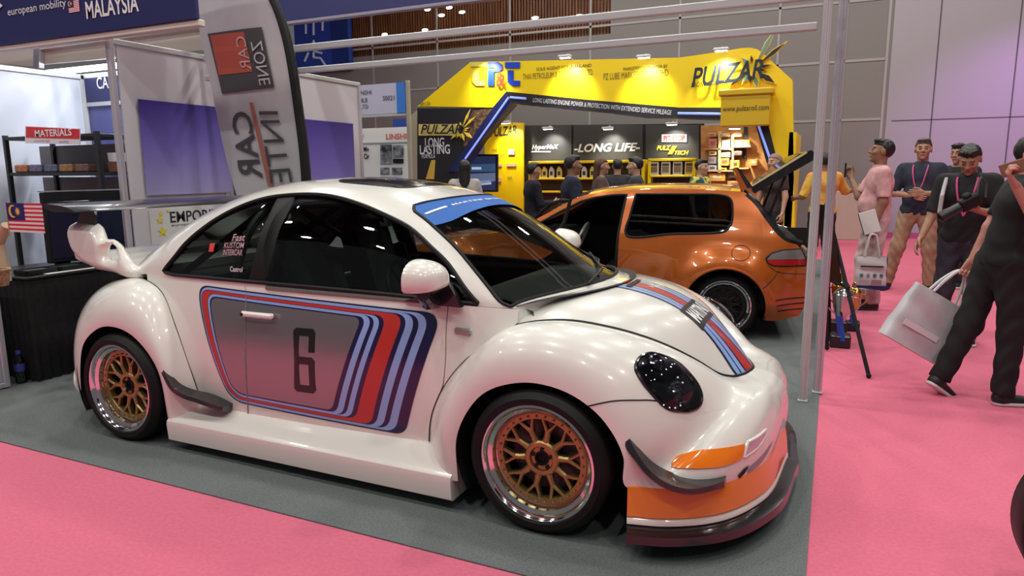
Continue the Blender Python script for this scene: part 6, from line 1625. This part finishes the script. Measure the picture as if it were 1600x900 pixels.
# roof, windscreen, bonnet, tail
def cross(L, crown, name, m, n=15, flip=False):
    L = np.array(L); Y = oY(L[:, 0], L[:, 1]); b = MB()
    def f(u, v):
        k = int(round(u*(len(L)-1))); y0 = Y[k]; t = 2*v-1; return (L[k, 0]-(.06 if name == 'windscreen' else 0)*(1-t*t)*0, y0+(2*CW-2*y0)*v, L[k, 1]+crown*(1-abs(t)**2.2))
    return ob(b.grid(f, len(L), n, flip=flip), name, m, True, 60)
kk = np.searchsorted(topl[:, 0], -1.25)
cross(topl[kk:], .045, 'roof', ORG); cross(topl[:kk+1], .045, 'windscreen', OGL)
bon = [tuple(q) for q in OUT if -3.2 < q[0] < -1.9 and q[1] > .6][:18]; cross(sorted(bon), .05, 'bonnet', ORG)
cross([(-3.18, .675), (-3.30, .58), (-3.33, .45), (-3.30, .24)][::-1], .0, 'front_bumper', ORG)
cross([(.57, .825), (.62, .77), (.66, .68), (.675, .62)], .0, 'tailgate', ORG); cross([(.675, .62), (.69, .58), (.685, .44), (.66, .30), (.62, .215)], .0, 'rear_bumper', ORG)
# dark surround of the hatch opening with a bright load sill
for sd in (0, 1):
    b = MB(); P = np.array([(.15, 1.235), (.235, 1.155), (.355, .99), (.465, .875), (.60, .83)]); Y = oY(P[:, 0], P[:, 1])
    L = [(x, (y+.03) if sd == 0 else 2*CW-y-.03, z) for (x, z), y in zip(P, Y)]; b.tube([tuple(q) for q in spline(L, 24)], .034, 8); ob(b, 'hatch_frame', GLOSSBLK)
b = MB().box((.50, CW, .855), (.16, 1.30, .05), .015); ob(b, 'load_sill', MATBLK)
b = MB().box((.44, CW, .892), (.03, 1.25, .012), .004); ob(b, 'sill_strip', CHROME)
# raised hatch and orange roof spoiler
def hatch_slab(x0, z0, x1, z1, y0, y1, th):
    d = np.array([x1-x0, z1-z0]); L = np.linalg.norm(d); d /= L; n = np.array([-d[1], d[0]]); q = [(-.0, -th/2), (L*.97, -th*.8), (L, -th*.3), (L*.98, th*.6), (L*.8, th), (0, th/2)]
    return MB().prism([(x0+d[0]*a+n[0]*c, z0+d[1]*a+n[1]*c) for a, c in q], y0, y1)
ob(hatch_slab(.20, 1.275, .68, 1.59, .24, 1.46, .06), 'raised_hatch', GLOSSBLK, True, 30)['label'] = 'black raised tailgate'
ob(hatch_slab(.20, 1.32, .62, 1.60, .235, .25, .012), 'hatch_edge', mat('edge_straw', (.62, .58, .30), .4), False)  # straw strip paints a yellowish highlight along the hatch edge
b = MB().tube([(.34, .30, 1.03), (.46, .27, 1.40)], .011, 8); ob(b, 'gas_strut', MATBLK); b = MB().tube([(.34, 1.40, 1.03), (.46, 1.43, 1.40)], .011, 8); ob(b, 'gas_strut', MATBLK)
so_ = MB().prism([(.10, 1.272), (.155, 1.29), (.055, 1.475), (.035, 1.47)], .24, 1.46); ob(so_, 'roof_spoiler', ORG, True, 30)
ob(MB().prism([(.158, 1.292), (.20, 1.305), (.075, 1.47), (.058, 1.475)], .242, 1.458), 'spoiler_top', CARBON, False)
# lamps, fuel lid, seams, vents
tl = [(.325, .715), (.37, .755), (.46, .782), (.60, .792), (.625, .75), (.645, .70), (.645, .655), (.50, .648), (.39, .650), (.34, .672)]
def opatch(L, off, h=.03, rim=.012): return patch(oside, resample(np.array(L), 40, True), [], h, (1, 1), off=-off if False else off, rim=rim)
nsgn = 1
lr = opatch([(.332, .700), (.345, .668), (.39, .650), (.50, .648), (.645, .655), (.645, .706)], .006); ll = opatch([(.332, .702), (.37, .755), (.46, .782), (.60, .792), (.625, .75), (.645, .708)], .006)
LR = mat('lamp_red', (.42, .012, .01), .15, 0, .6); LC = mat('lamp_clear', (.34, .32, .32), .12, .5, .6)
for mbx, m_, nm in ((lr, LR, 'tail_lamp'), (ll, LC, 'reversing_lamp')): ob(mbx, nm, m_); ob(far(mbx), nm, m_)
ob(MB().tube([tuple(v) for v in oside(resample(np.array(tl), 60, True))], .008, 6, closed=True), 'lamp_seal', MATBLK)
for z0, z1, m_ in ((.655, .705, LR), (.71, .78, LC)):
    b = MB()
    b.box((.655, .36, (z0+z1)/2), (.05, .36, z1-z0), .01); b.box((.655, 1.34, (z0+z1)/2), (.05, .36, z1-z0), .01); ob(b, 'rear_lamp_strip', m_)
ob(MB().tube([tuple(v) for v in oside(np.array([(.12+.075*math.cos(a), .755+.062*math.sin(a)) for a in np.linspace(0, 2*PI, 40, endpoint=False)]))+np.array([0, -.002, 0])], .0028, 6, closed=True), 'fuel_lid_gap', MATBLK)
def oseam(L, r=.003, nm='panel_gap'): ob(MB().tube([tuple(v) for v in oside(spline(L, 30))], r, 6), nm, MATBLK)
oseam([(.34, .655), (.42, .60), (.52, .585), (.68, .58)]); oseam([(.31, .46), (.40, .56), (.43, .61)]); oseam([(.42, .36), (.52, .37), (.67, .38)], .006, 'bumper_slit'); oseam([(.43, .31), (.52, .32), (.66, .33)], .006, 'bumper_slit'); oseam([(.44, .26), (.52, .27), (.64, .28)], .006, 'bumper_slit')
oseam([(-.93, .86), (-.94, .55), (-.97, .30)], .004)
# arch lip
ob(MB().tube([tuple(v) for v in oside(np.array(arcp(0, .28, .350, -10, 190, 40)))+np.array([0, -.004, 0])], .012, 8), 'arch_lip', ORG)
# cabin, seats, wheel
b = MB(); b.box((-.75, CW, .28), (2.6, 1.45, .05)); b.box((.50, CW, .55), (.03, 1.45, .55)); b.box((-2.02, CW, .55), (.04, 1.45, .62)); b.box((-.4, 2*CW-.16, .55), (2.4, .02, .62)); b.box((-.2, .16, .55), (1.4, .02, .62)); b.box((.1, CW, .72), (.75, 1.35, .03)); ob(b, 'cabin_tub', CABIN, False)
ob(MB().box((-1.72, CW, .72), (.42, 1.38, .30), .08), 'dashboard', mat('dash_plastic', (.035, .04, .038), .55))
for y in (.48, 1.22):
    s_ = MB(); s_.box((-.95, y, .45), (.50, .48, .16), .06); s_.box((-.66, y, .78), (.13, .48, .66), .05, Matrix.Rotation(R(14), 3, 'Y')); s_.box((-.57, y, 1.07), (.09, .26, .16), .04); ob(s_, 'car_seat', mat('seat_dark', (.022, .022, .024), .7))
M_ = Matrix.Translation((-1.36, .48, .80)) @ Matrix.Rotation(R(-65), 4, 'Y'); sw = MB(); sw.tube([M_ @ Vector((.17*math.cos(q), .17*math.sin(q), 0)) for q in np.linspace(0, 2*PI, 32, endpoint=False)], .015, 8, closed=True)
for q in (90, 210, 330): sw.tube([M_ @ Vector((0, 0, -.02)), M_ @ Vector((.17*math.cos(R(q)), .17*math.sin(R(q)), 0))], .010, 6)
ob(sw, 'steering_wheel', mat('wheel_rim_pale', (.45, .45, .44), .3, .4))
ob(MB().box((-1.0, .9, .62), (.12, .05, .10), .01), 'console', mat('console_pale', (.35, .35, .34), .5))
# the open near door: thin shell swung out from its front hinge
dr = empty('open_door', (-1.83, .05, 0)); dr.parent = oc_; dr.rotation_euler = (0, 0, R(-58))
dp = MB().prism([(0, .32), (.84, .32), (.885, .55), (.885, .88), (0, .90)], -.03, .03); dp.build('door_skin', ORG, dr, world=False)
fr = MB().tube([(.02, .0, .90), (.18, .02, .985), (.36, .06, 1.085), (.55, .10, 1.18), (.75, .13, 1.215), (.92, .14, 1.22), (.90, .10, 1.05), (.885, .0, .88)], .016, 8); fr.build('door_frame', MATBLK, dr, True, world=False)
MB().box((.44, .035, .62), (.78, .03, .46), .02).build('door_lining', MATBLK, dr, True, world=False)
MB().ball((.06, -.13, .955), (.05, .085, .055), 14, 8).build('door_mirror', ORG, dr, True, world=False)
# underbody and wheels
b = MB(); b.box((-1.2, CW, .26), (3.6, 1.2, .12)); b.box((-2.75, CW, .45), (.9, 1.2, .28)); ob(b, 'underbody', MATBLK, False)
for cx in (0, -2.57):
    for sd in (0, 1):
        q = arcp(cx, .28, .352, -25, 205, 24); n = len(q); h_ = MB(); ys = (.02, .34) if sd == 0 else (2*CW-.02, 2*CW-.34)
        h_.V = [(x, y, z) for y in ys for x, z in q]; h_.F = [(i, i+1, n+i+1, n+i) for i in range(n-1)]+[tuple(range(n, 2*n))]; ob(h_, 'wheel_housing', MATBLK, False)
DKF = mat('dark_wheel_paint', (.03, .03, .032), .35, .6)
for cx in (0, -2.57):
    for sd in (0, 1):
        wv_ = wheel(None, (0, 0, 0), -1 if sd == 0 else 1, .285, .225, .21, 'wheel', True, DKF); wv_.parent = oc_; wv_.location = (cx, .0 if sd == 0 else 2*CW, .285)
# ------------------------------------------------------------------ visitors in the aisle
PK = (.62, .33, .33); DKSKIN = ('brown', (.30, .155, .095)); LTSKIN = ('fair', (.52, .31, .21))
# pink polo, phone held out, tote bag in the left hand
p1, i1 = person((1.43, 4.86), (-.93, -.12), 'man in a pink polo shirt and pale trousers with a phone and a tote bag', H=1.74, build=1.06, armR=((.06, .50, -.85), (.50, .30, .80)), armL=((-.12, -.05, -1), (-.02, .30, -1)),
    legL=((-.04, .06, -1), (-.02, -.08, -1)), legR=((.04, .18, -1), (.02, -.02, -1)), head=(.18, 0, 0), hair=HAIRB, skin=DKSKIN, shirt=(.66, .36, .36), shirt_name='polo_shirt', trousers=(.56, .42, .40), shoes=(.03, .025, .022), sole=(.05, .05, .05), handR=.9, handL=1.0, palmR=(-1, 0, .1), palmL=(1, 0, 0), collar=(.55, .27, .26), sleeve=.72)
w = to_world(i1, i1['J']['R'][2]); f_ = Vector((-.93, -.12, 0)).normalized()
ph = thing('phone', w+f_*.06+Vector((0, 0, .06)), 'black phone held out by the man in the pink polo shirt', 'phone'); ph.rotation_euler = (0, 0, i1['rz'])
MB().box((0, 0, .02), (.074, .010, .155), .004).build('phone_case', MATBLK, ph, True, world=False); MB().box((0, -.0055, .02), (.066, .001, .14)).build('phone_screen', mat('phone_glass', (.02, .025, .04), .1), ph, world=False); MB().box((.018, .006, .075), (.025, .003, .025), .001).build('phone_camera', GLOSSBLK, ph, world=False)
def tote(loc, rz, w_, h_, d_, m, side_m, label, tilt=0.0, strap=.22, logos=True, sm=None):
    t = thing('tote_bag', loc, label, 'bag'); t.rotation_euler = (0, tilt, rz)
    def body(u, v):
        q = 2*PI*u; n_ = 4; c, s_ = math.cos(q), math.sin(q); x = math.copysign(abs(c)**.35, c)*w_/2*(1-.05*v); y = math.copysign(abs(s_)**.5, s_)*d_/2*(1-.55*v*v)+.006*math.sin(9*x+14*v)
        return (x, y, -strap-h_+v*h_)
    MB().grid(body, 49, 14).add([body(k/48, 0) for k in range(48)], [tuple(range(48))]).build('bag_body', m, t, True, world=False, angle=50)
    if side_m: MB().grid(lambda u, v: (w_/2*1.01-.012+.012*math.sin(PI*u), (u-.5)*d_*.8*(1-.5*v), -strap-h_+v*h_*.98), 6, 8).build('bag_gusset', side_m, t, True, world=False)
    if side_m: MB().box((0, -.001, -strap-h_+.02), (w_*1.0, d_*.99, .045), .006).build('bag_base', side_m, t, world=False)
    for sg in (-1, 1):
        P = spline([(-w_*.22, sg*d_*.2, -strap), (-w_*.16, sg*.02, -strap*.5), (-.02, sg*.008, 0), (.02, sg*.008, 0), (w_*.16, sg*.02, -strap*.5), (w_*.22, sg*d_*.2, -strap)], 24)
        b = MB(); V = []
        for p in P: V += [(p[0], p[1], p[2]), (p[0], p[1]+.004, p[2]), (p[0]+.0, p[1]+.004, p[2]), (p[0], p[1], p[2])]
        b.tube([tuple(p) for p in P], .010, 6); b.build('bag_handle', sm or m, t, True, world=False)
    return t
hw = to_world(i1, i1['J']['L'][2]+unit(i1['J']['L'][2]-i1['J']['L'][1])*.085)
tg = tote((hw.x+.02, hw.y-.08, hw.z), R(8), .30, .33, .12, mat('tote_canvas', (.62, .60, .60), .8), mat('tote_navy', (.02, .03, .16), .7), 'white and navy tote bag with small logos hanging from the pink polo man\'s hand')
yv = -.063
for tx, x, z, wd, hg, m_ in (('SYNERGY', .0, -.30, .20, .022, mat('ink_black', (.015, .015, .02), .6)), ('EXPO 2024', .0, -.335, .16, .014, mat('print_mid', (.35, .35, .33), .5))):
    pass
for k in range(4): MB().prism(rrect(.030, .034, .012, 3, (-.09+.06*k, -.405)), yv-.006, yv+.004).build('bag_logo', mat('logo_%d' % k, ((.05, .25, .2), (.3, .3, .33), (.1, .12, .3), (.08, .2, .18))[k], .6), tg, world=False)
MB().box((0, yv, -.315), (.21, .008, .014)).build('bag_print', mat('ink_black', (.015, .015, .02), .6), tg, world=False); MB().box((.05, yv, -.48), (.09, .008, .06)).build('bag_print', mat('print_rose', (.35, .25, .27), .6), tg, world=False); MB().box((-.06, yv, -.48), (.08, .008, .06)).build('bag_print', mat('print_stone', (.45, .44, .44), .6), tg, world=False)
fo = thing('folder', to_world(i1, i1['J']['L'][1]+np.array([-.03, .12, -.20])), 'white folder with dark edge tucked beside the pink polo man\'s arm', 'folder'); fo.rotation_euler = (0, R(18), i1['rz']+PI/2-.3)
MB().box((0, 0, 0), (.16, .012, .23), .003).build('folder_cover', mat('paper_white', (.8, .8, .78), .6), fo, world=False); MB().box((.078, 0, 0), (.008, .016, .232), .002).build('folder_spine', MATBLK, fo, world=False)
# crossed arms, navy polo, khaki trousers
p2, i2 = person((1.93, 6.24), (-.22, -.97), 'man in a dark navy polo with crossed arms, khaki trousers and a pink lanyard', H=1.79, build=1.05, lean=(0, -.02), armR=((.30, .12, -.95), (-.86, .50, -.10)), armL=((-.30, .12, -.95), (.86, .62, .02)), legR=((.20, .10, -1), (.20, -.04, -1)), legL=((-.14, .02, -1), (-.06, -.06, -1)),
    head=(.05, .12, 0), hair=HAIRG, skin=('warm', (.40, .22, .14)), shirt=(.025, .03, .05), shirt_name='polo_shirt', trousers=(.36, .24, .15), shoes=(.02, .02, .02), sole=(.03, .03, .03), lanyard=(.62, .10, .25), collar=(.03, .035, .06), sleeve=.80, palmR=(0, -1, 0), palmL=(0, -1, 0), handL=.35, handR=.35)
# man looking down at a camera, black shirt
x3, y3 = pos(1508, 5.8)
p3, i3 = person((x3, y3), (-.25, -.97), 'man in a black shirt with pink lanyard looking down, camera strap over his shoulder', H=1.66, build=1.04, lean=(0, .08), armR=((.20, .18, -1), (.22, .45, -.80)), armL=((-.24, .16, -.95), (.55, .75, .18)), head=(-.55, 0, 0), hair=HAIRB, skin=('warm', (.40, .22, .14)), shirt=(.014, .014, .016), shirt_name='shirt', trousers=(.03, .032, .045), lanyard=(.66, .08, .27), sleeve=.85, handR=.3, handL=.9, palmL=(0, -.3, 1), collar=(.02, .02, .022))
L3 = [to_world(i3, i3['neck']+i3['rt']*.12+i3['up']*(-.02)-i3['fw']*.05), to_world(i3, i3['neck']+i3['rt']*.15-i3['up']*.03+i3['fw']*.06), to_world(i3, i3['neck']+i3['rt']*.16-i3['up']*.16+i3['fw']*.15), to_world(i3, i3['neck']+i3['rt']*.17-i3['up']*.30+i3['fw']*.14)]
hw3 = to_world(i3, i3['J']['L'][2]+unit(i3['J']['L'][2]-i3['J']['L'][1])*.09)
cm_ = thing('camera', hw3+Vector((.0, -.03, .05)), 'black camera with a long lens held by the man looking down', 'camera'); cm_.rotation_euler = (R(12), R(-32), R(10))
MB().box((0, 0, 0), (.15, .075, .10), .014).build('camera_body', MATBLK, cm_, True, world=False); MB().box((0, 0, .06), (.06, .06, .04), .012).build('viewfinder', MATBLK, cm_, True, world=False)
MB().lathe([(0, 0), (.036, 0), (.040, .01), (.040, .09), (.044, .10), (.044, .16), (.036, .165), (.034, .15), (0, .15)], (-.07, 0, 0), 22, 'x', frame=Matrix.Rotation(PI, 3, 'Z')).moved(Matrix.Identity(4)).build('camera_lens', mat('lens_black', (.02, .02, .022), .35), cm_, True, world=False)
MB().tube([(.07, 0, .03), (.12, .02, .10), (.16, .05, .12), (.18, .06, .05), (.12, .03, -.04)], .008, 6).build('camera_strap', mat('strap_grey', (.06, .065, .065), .6), cm_, True, world=False)
st3 = MB().tube([tuple(p) for p in L3], .016, 8); so = st3.build('shoulder_strap', mat('strap_white', (.55, .55, .55), .6), p3, True, world=True)
# undo rotation for the strap, which is given in world coordinates
so.matrix_parent_inverse = (Matrix.Translation(p3.location) @ Matrix.Rotation(i3['rz'], 4, 'Z')).inverted() @ Matrix.Translation(p3.location)
# half hidden man behind
x4, y4 = pos(1489, 8.6)
person((x4, y4), (-.35, -.93), 'man with short black hair, face half hidden behind the man looking down', H=1.74, hair=HAIRB, skin=('warm', (.40, .22, .14)), shirt=(.02, .02, .024), trousers=(.03, .03, .035), head=(-.05, -.2, 0), res=.014)
# walking man in black with raised phone, cropped by the right edge
x5, y5 = pos(1573, 4.25)
p5, i5 = person((x5, y5), RIGHTW, 'man in black tee striding at the right edge with a raised phone', H=1.65, build=1.05, lean=(0, .20), twist=-.35, armR=((-.02, -.18, -.13), (-.195, -.09, .30), 'world'), armL=((-.40, -.10, -.85), (-.34, -.08, -.90), 'world'), legR=((.02, .10, -1), (.02, -.06, -1)), legL=((-.02, -.26, -1), (-.02, -.40, -1)), head=(.02, -1.15, 0),
    hair=HAIRB, skin=('ruddy', (.50, .23, .17)), shirt=(.009, .009, .010), shirt_name='tee_shirt', trousers=(.010, .010, .011), shoes=(.012, .012, .013), sole=(.62, .60, .60), handR=.85, handL=1.25, palmR=(0, 1, 0), sleeve=.62, toes=(.62, 0), lanyard=(.60, .12, .25), res=.011)
hw5 = to_world(i5, i5['J']['R'][2]+unit(i5['J']['R'][2]-i5['J']['R'][1])*.085)
ph = thing('phone', hw5+Vector((.04, .01, .03)), 'brown cased phone in the raised hand at the right edge', 'phone'); ph.rotation_euler = (0, R(70), i5['rz']+.9)
MB().box((0, 0, 0), (.075, .011, .155), .004).build('phone_case', mat('phone_tan', (.22, .10, .06), .5), ph, True, world=False); MB().box((0, .006, 0), (.066, .001, .14)).build('phone_screen', mat('phone_glass', (.02, .025, .04), .1), ph, world=False)
# white carrier bag behind his leg
_w = i5['J']['L'][2]; hb5 = to_world(i5, _w+unit(_w-i5['J']['L'][1])*.085); bx, by = hb5.x, hb5.y
cb2 = tote((bx-.01, by+.03, hb5.z+.005), R(24),   .47, .40, .13, noise_mat('carrier_white', (.50, .50, .52), (.62, .62, .63), 5, .45, 4), None, 'large white carrier bag swinging tilted behind the striding man\'s leg', tilt=R(30), strap=.20)
MB().box((-.05, -.07, -.46), (.26, .004, .04)).build('bag_print', mat('print_bright', (.72, .72, .73), .5), cb2, world=False)
# orange batik shirt behind the white post
x7, y7 = pos(1284, 9.5)
bat = noise_mat('batik_orange', (.72, .30, .05), (.75, .52, .08), 7, .8, 5, lo=.42, hi=.56)
person((x7, y7), AWAY, 'person in an orange and yellow batik shirt and black trousers behind the white corner post', H=1.66, build=1.08, hair=HAIRB, skin=DKSKIN, shirt_mat=bat, shirt_name='batik_shirt', trousers=(.012, .012, .013), armR=((.45, .25, -.55), (.80, .45, .12)), armL=((-.35, .0, -.9), (-.05, .8, -.1)), sleeve=.9, handR=.4, res=.014)
# ------------------------------------------------------------------ visitors in and before the yellow stand
def visitor(px, d, face, label, **k):
    x, y = pos(px, d); k.setdefault('res', .0165); return person((x, y), face, label, group='visitors at the yellow stand', **k)
visitor(728, 9.3, (-.5, .87), 'woman with black hair seen from behind in front of the television', H=1.60, hair=HAIRB, hairlen='long', female=True, shirt=(.42, .40, .38), shirt_name='blouse', lower=True)
visitor(833, 9.6, (.75, .66), 'man in a dark jacket standing beside the yellow product poster', H=1.56, hair=HAIRB, shirt=(.009, .009, .018), shirt_name='jacket', sleeve=1.85, collar=(.03, .03, .05), armR=((.2, .2, -1), (-.3, .9, .1)))
visitor(893, 8.4, (.85, .52), 'tall man in a navy jacket with light collar under the white slanted lettering', H=1.63, build=1.06, hair=HAIRB, shirt=(.010, .014, .035), shirt_name='jacket', sleeve=1.85, collar=(.16, .19, .28), skin=DKSKIN)
visitor(938, 9.8, (.9, .3), 'woman with long brown hair and a yellow sleeve among the stand visitors', H=1.62, hair=HAIRBR, hairlen='long', female=True, shirt=(.10, .06, .05), shirt_name='blouse')
visitor(964, 11.2, AWAY, 'person with black hair seen from behind between the brown haired woman and the facing man', H=1.63, hair=HAIRB, shirt=(.03, .03, .034))
visitor(993, 9.2, (-.95, -.25), 'man in a dark grey jacket turned towards the group, face in view', H=1.62, hair=HAIRB, shirt=(.04, .042, .046), shirt_name='jacket', sleeve=1.85, skin=LTSKIN, collar=(.15, .15, .16))
visitor(1092, 10.2, (.9, -.35), 'man in a yellow and teal polo beside the short yellow shelf unit', H=1.60, hair=HAIRB, shirt_mat=noise_mat('polo_yellow_teal', (.02, .10, .14), (.68, .60, .08), 5, .8, 2, lo=.47, hi=.50), shirt_name='polo_shirt', skin=LTSKIN)
visitor(1206, 9.9, (-.6, -.8), 'person with a pinkish face and scarf seen above the raised hatch', H=1.66, hair=mat('scarf_mauve', (.30, .18, .17), .8), hairlen='long', female=True, shirt=(.05, .03, .03), skin=LTSKIN)
# ------------------------------------------------------------------ easel and trophies by the corner post
FL = .006
f1, f2 = atz(1357, 591, 0), atz(1292, 547, FL)
es = thing('easel', (1.15, 2.45, 0), 'black folding easel with a tilted black board beside the corner posts', 'easel')
apx = Vector(atx(1290, 318, 1.05)); 
f3 = Vector((1.06, 3.12, 0))
top = aty(1291, 318, 2.62)
for f in (f1, f2, f3): MB().tube([tuple(Vector(f)+Vector((0, 0, .02))), tuple(top)], .014, 8).build('leg', MATBLK, es, True)
for f in (f1, f2, f3): MB().ball(tuple(Vector(f)+Vector((0, 0, .018))), .018, 10, 6).build('rubber_foot', RUBBER, es, True)
c = top; q1 = f1+(top-f1)*.50; q2 = f2+(top-f2)*.50
MB().tube([tuple(q1+(q1-q2)*.1), tuple(q2+(q2-q1)*.1)], .012, 8).build('easel_tray', MATBLK, es, True)
bd = thing('board', tuple((q1+q2)/2), 'black board resting on the easel beside the corner posts', 'board')
ux = (q1-q2).normalized(); uy = (top-(q1+q2)/2).normalized(); nz = ux.cross(uy)
b = MB().box((0, .31, .02), (.30, .60, .012), .003); place(b, (q1+q2)/2, ux, uy).build('board_sheet', mat('board_black', (.008, .008, .009), .35), bd); b = MB().box((0, .012, .026), (.30, .02, .02), .003); place(b, (q1+q2)/2, ux, uy).build('board_edge', MATBLK, bd)
def trophy(loc, s, m, lab, base_m):
    t = thing('trophy', loc, lab, 'trophy', 'trophies by the post')
    MB().box((0, 0, .05), (.15, .15, .10), .01).build('trophy_base', base_m, t, world=False)
    MB().lathe([(0, .10), (.035, .10), (.02, .13), (.015, .20), (.03, .22), (.06, .28), (.075, .36), (.078, .42), (.07, .42), (.055, .30), (0, .26)], (0, 0, 0), 24).build('trophy_cup', m, t, True, world=False)
    for sg in (-1, 1): MB().tube([tuple(p) for p in spline([(sg*.070, 0, .40), (sg*.115, 0, .39), (sg*.11, 0, .32), (sg*.05, 0, .26)], 14)], .007, 6).build('trophy_handle', m, t, True, world=False)
    MB().lathe([(.078, .42), (.06, .45), (.02, .47), (.012, .50), (.02, .52), (0, .54)], (0, 0, 0), 20).build('trophy_lid', m, t, True, world=False)
    MB().grid(lambda u, v: (-.02+.05*(u-.5)+.03*v, -.08-.012*math.sin(5*v+3*u), .26-.20*v), 4, 8).build('ribbon', mat('ribbon_blue', (.02, .08, .45), .4), t, True, world=False)
    t.scale = (s, s, s); return t
GLD = mat('trophy_gold', (.62, .42, .10), .2, .95); SLV = mat('trophy_silver', (.62, .62, .60), .18, .95)
a = atz(1312, 541, 0); trophy((a.x, a.y, 0), 1.05, SLV, 'tall silver trophy with blue ribbon behind the easel legs', mat('trophy_base_black', (.02, .02, .022), .3))
b = atz(1305, 520, 0); trophy((b.x+.02, b.y+.08, 0), 1.0, GLD, 'gold trophy with blue ribbon just behind the silver trophy', mat('trophy_base_black', (.02, .02, .022), .3))
b = atz(1327, 520, 0); trophy((b.x+.02, b.y+.12, 0), .85, GLD, 'smaller gold trophy with blue ribbon on the aisle side', mat('trophy_base_black', (.02, .02, .022), .3))
# wheel of another car at the right edge
oc = thing('spare_tyre', (1.945, -.65, 0), 'black tyre on a dark gold rim standing at the lower right edge', 'tyre')
w_ = wheel(oc, (1.945, -.76, .31), -1, .31, .245, .22, 'wheel')
# cream box against the wall behind the pink polo man
a = atz(1333, 392, 0); tag(MB().box((0, 0, 0), (.95, .4, 1.0), .01).build('plinth', mat('plinth_cream', (.50, .42, .37), .6), None, origin=(a.x, 12.9, .5)), 'plain cream plinth against the hall wall behind the pink polo man', 'plinth')
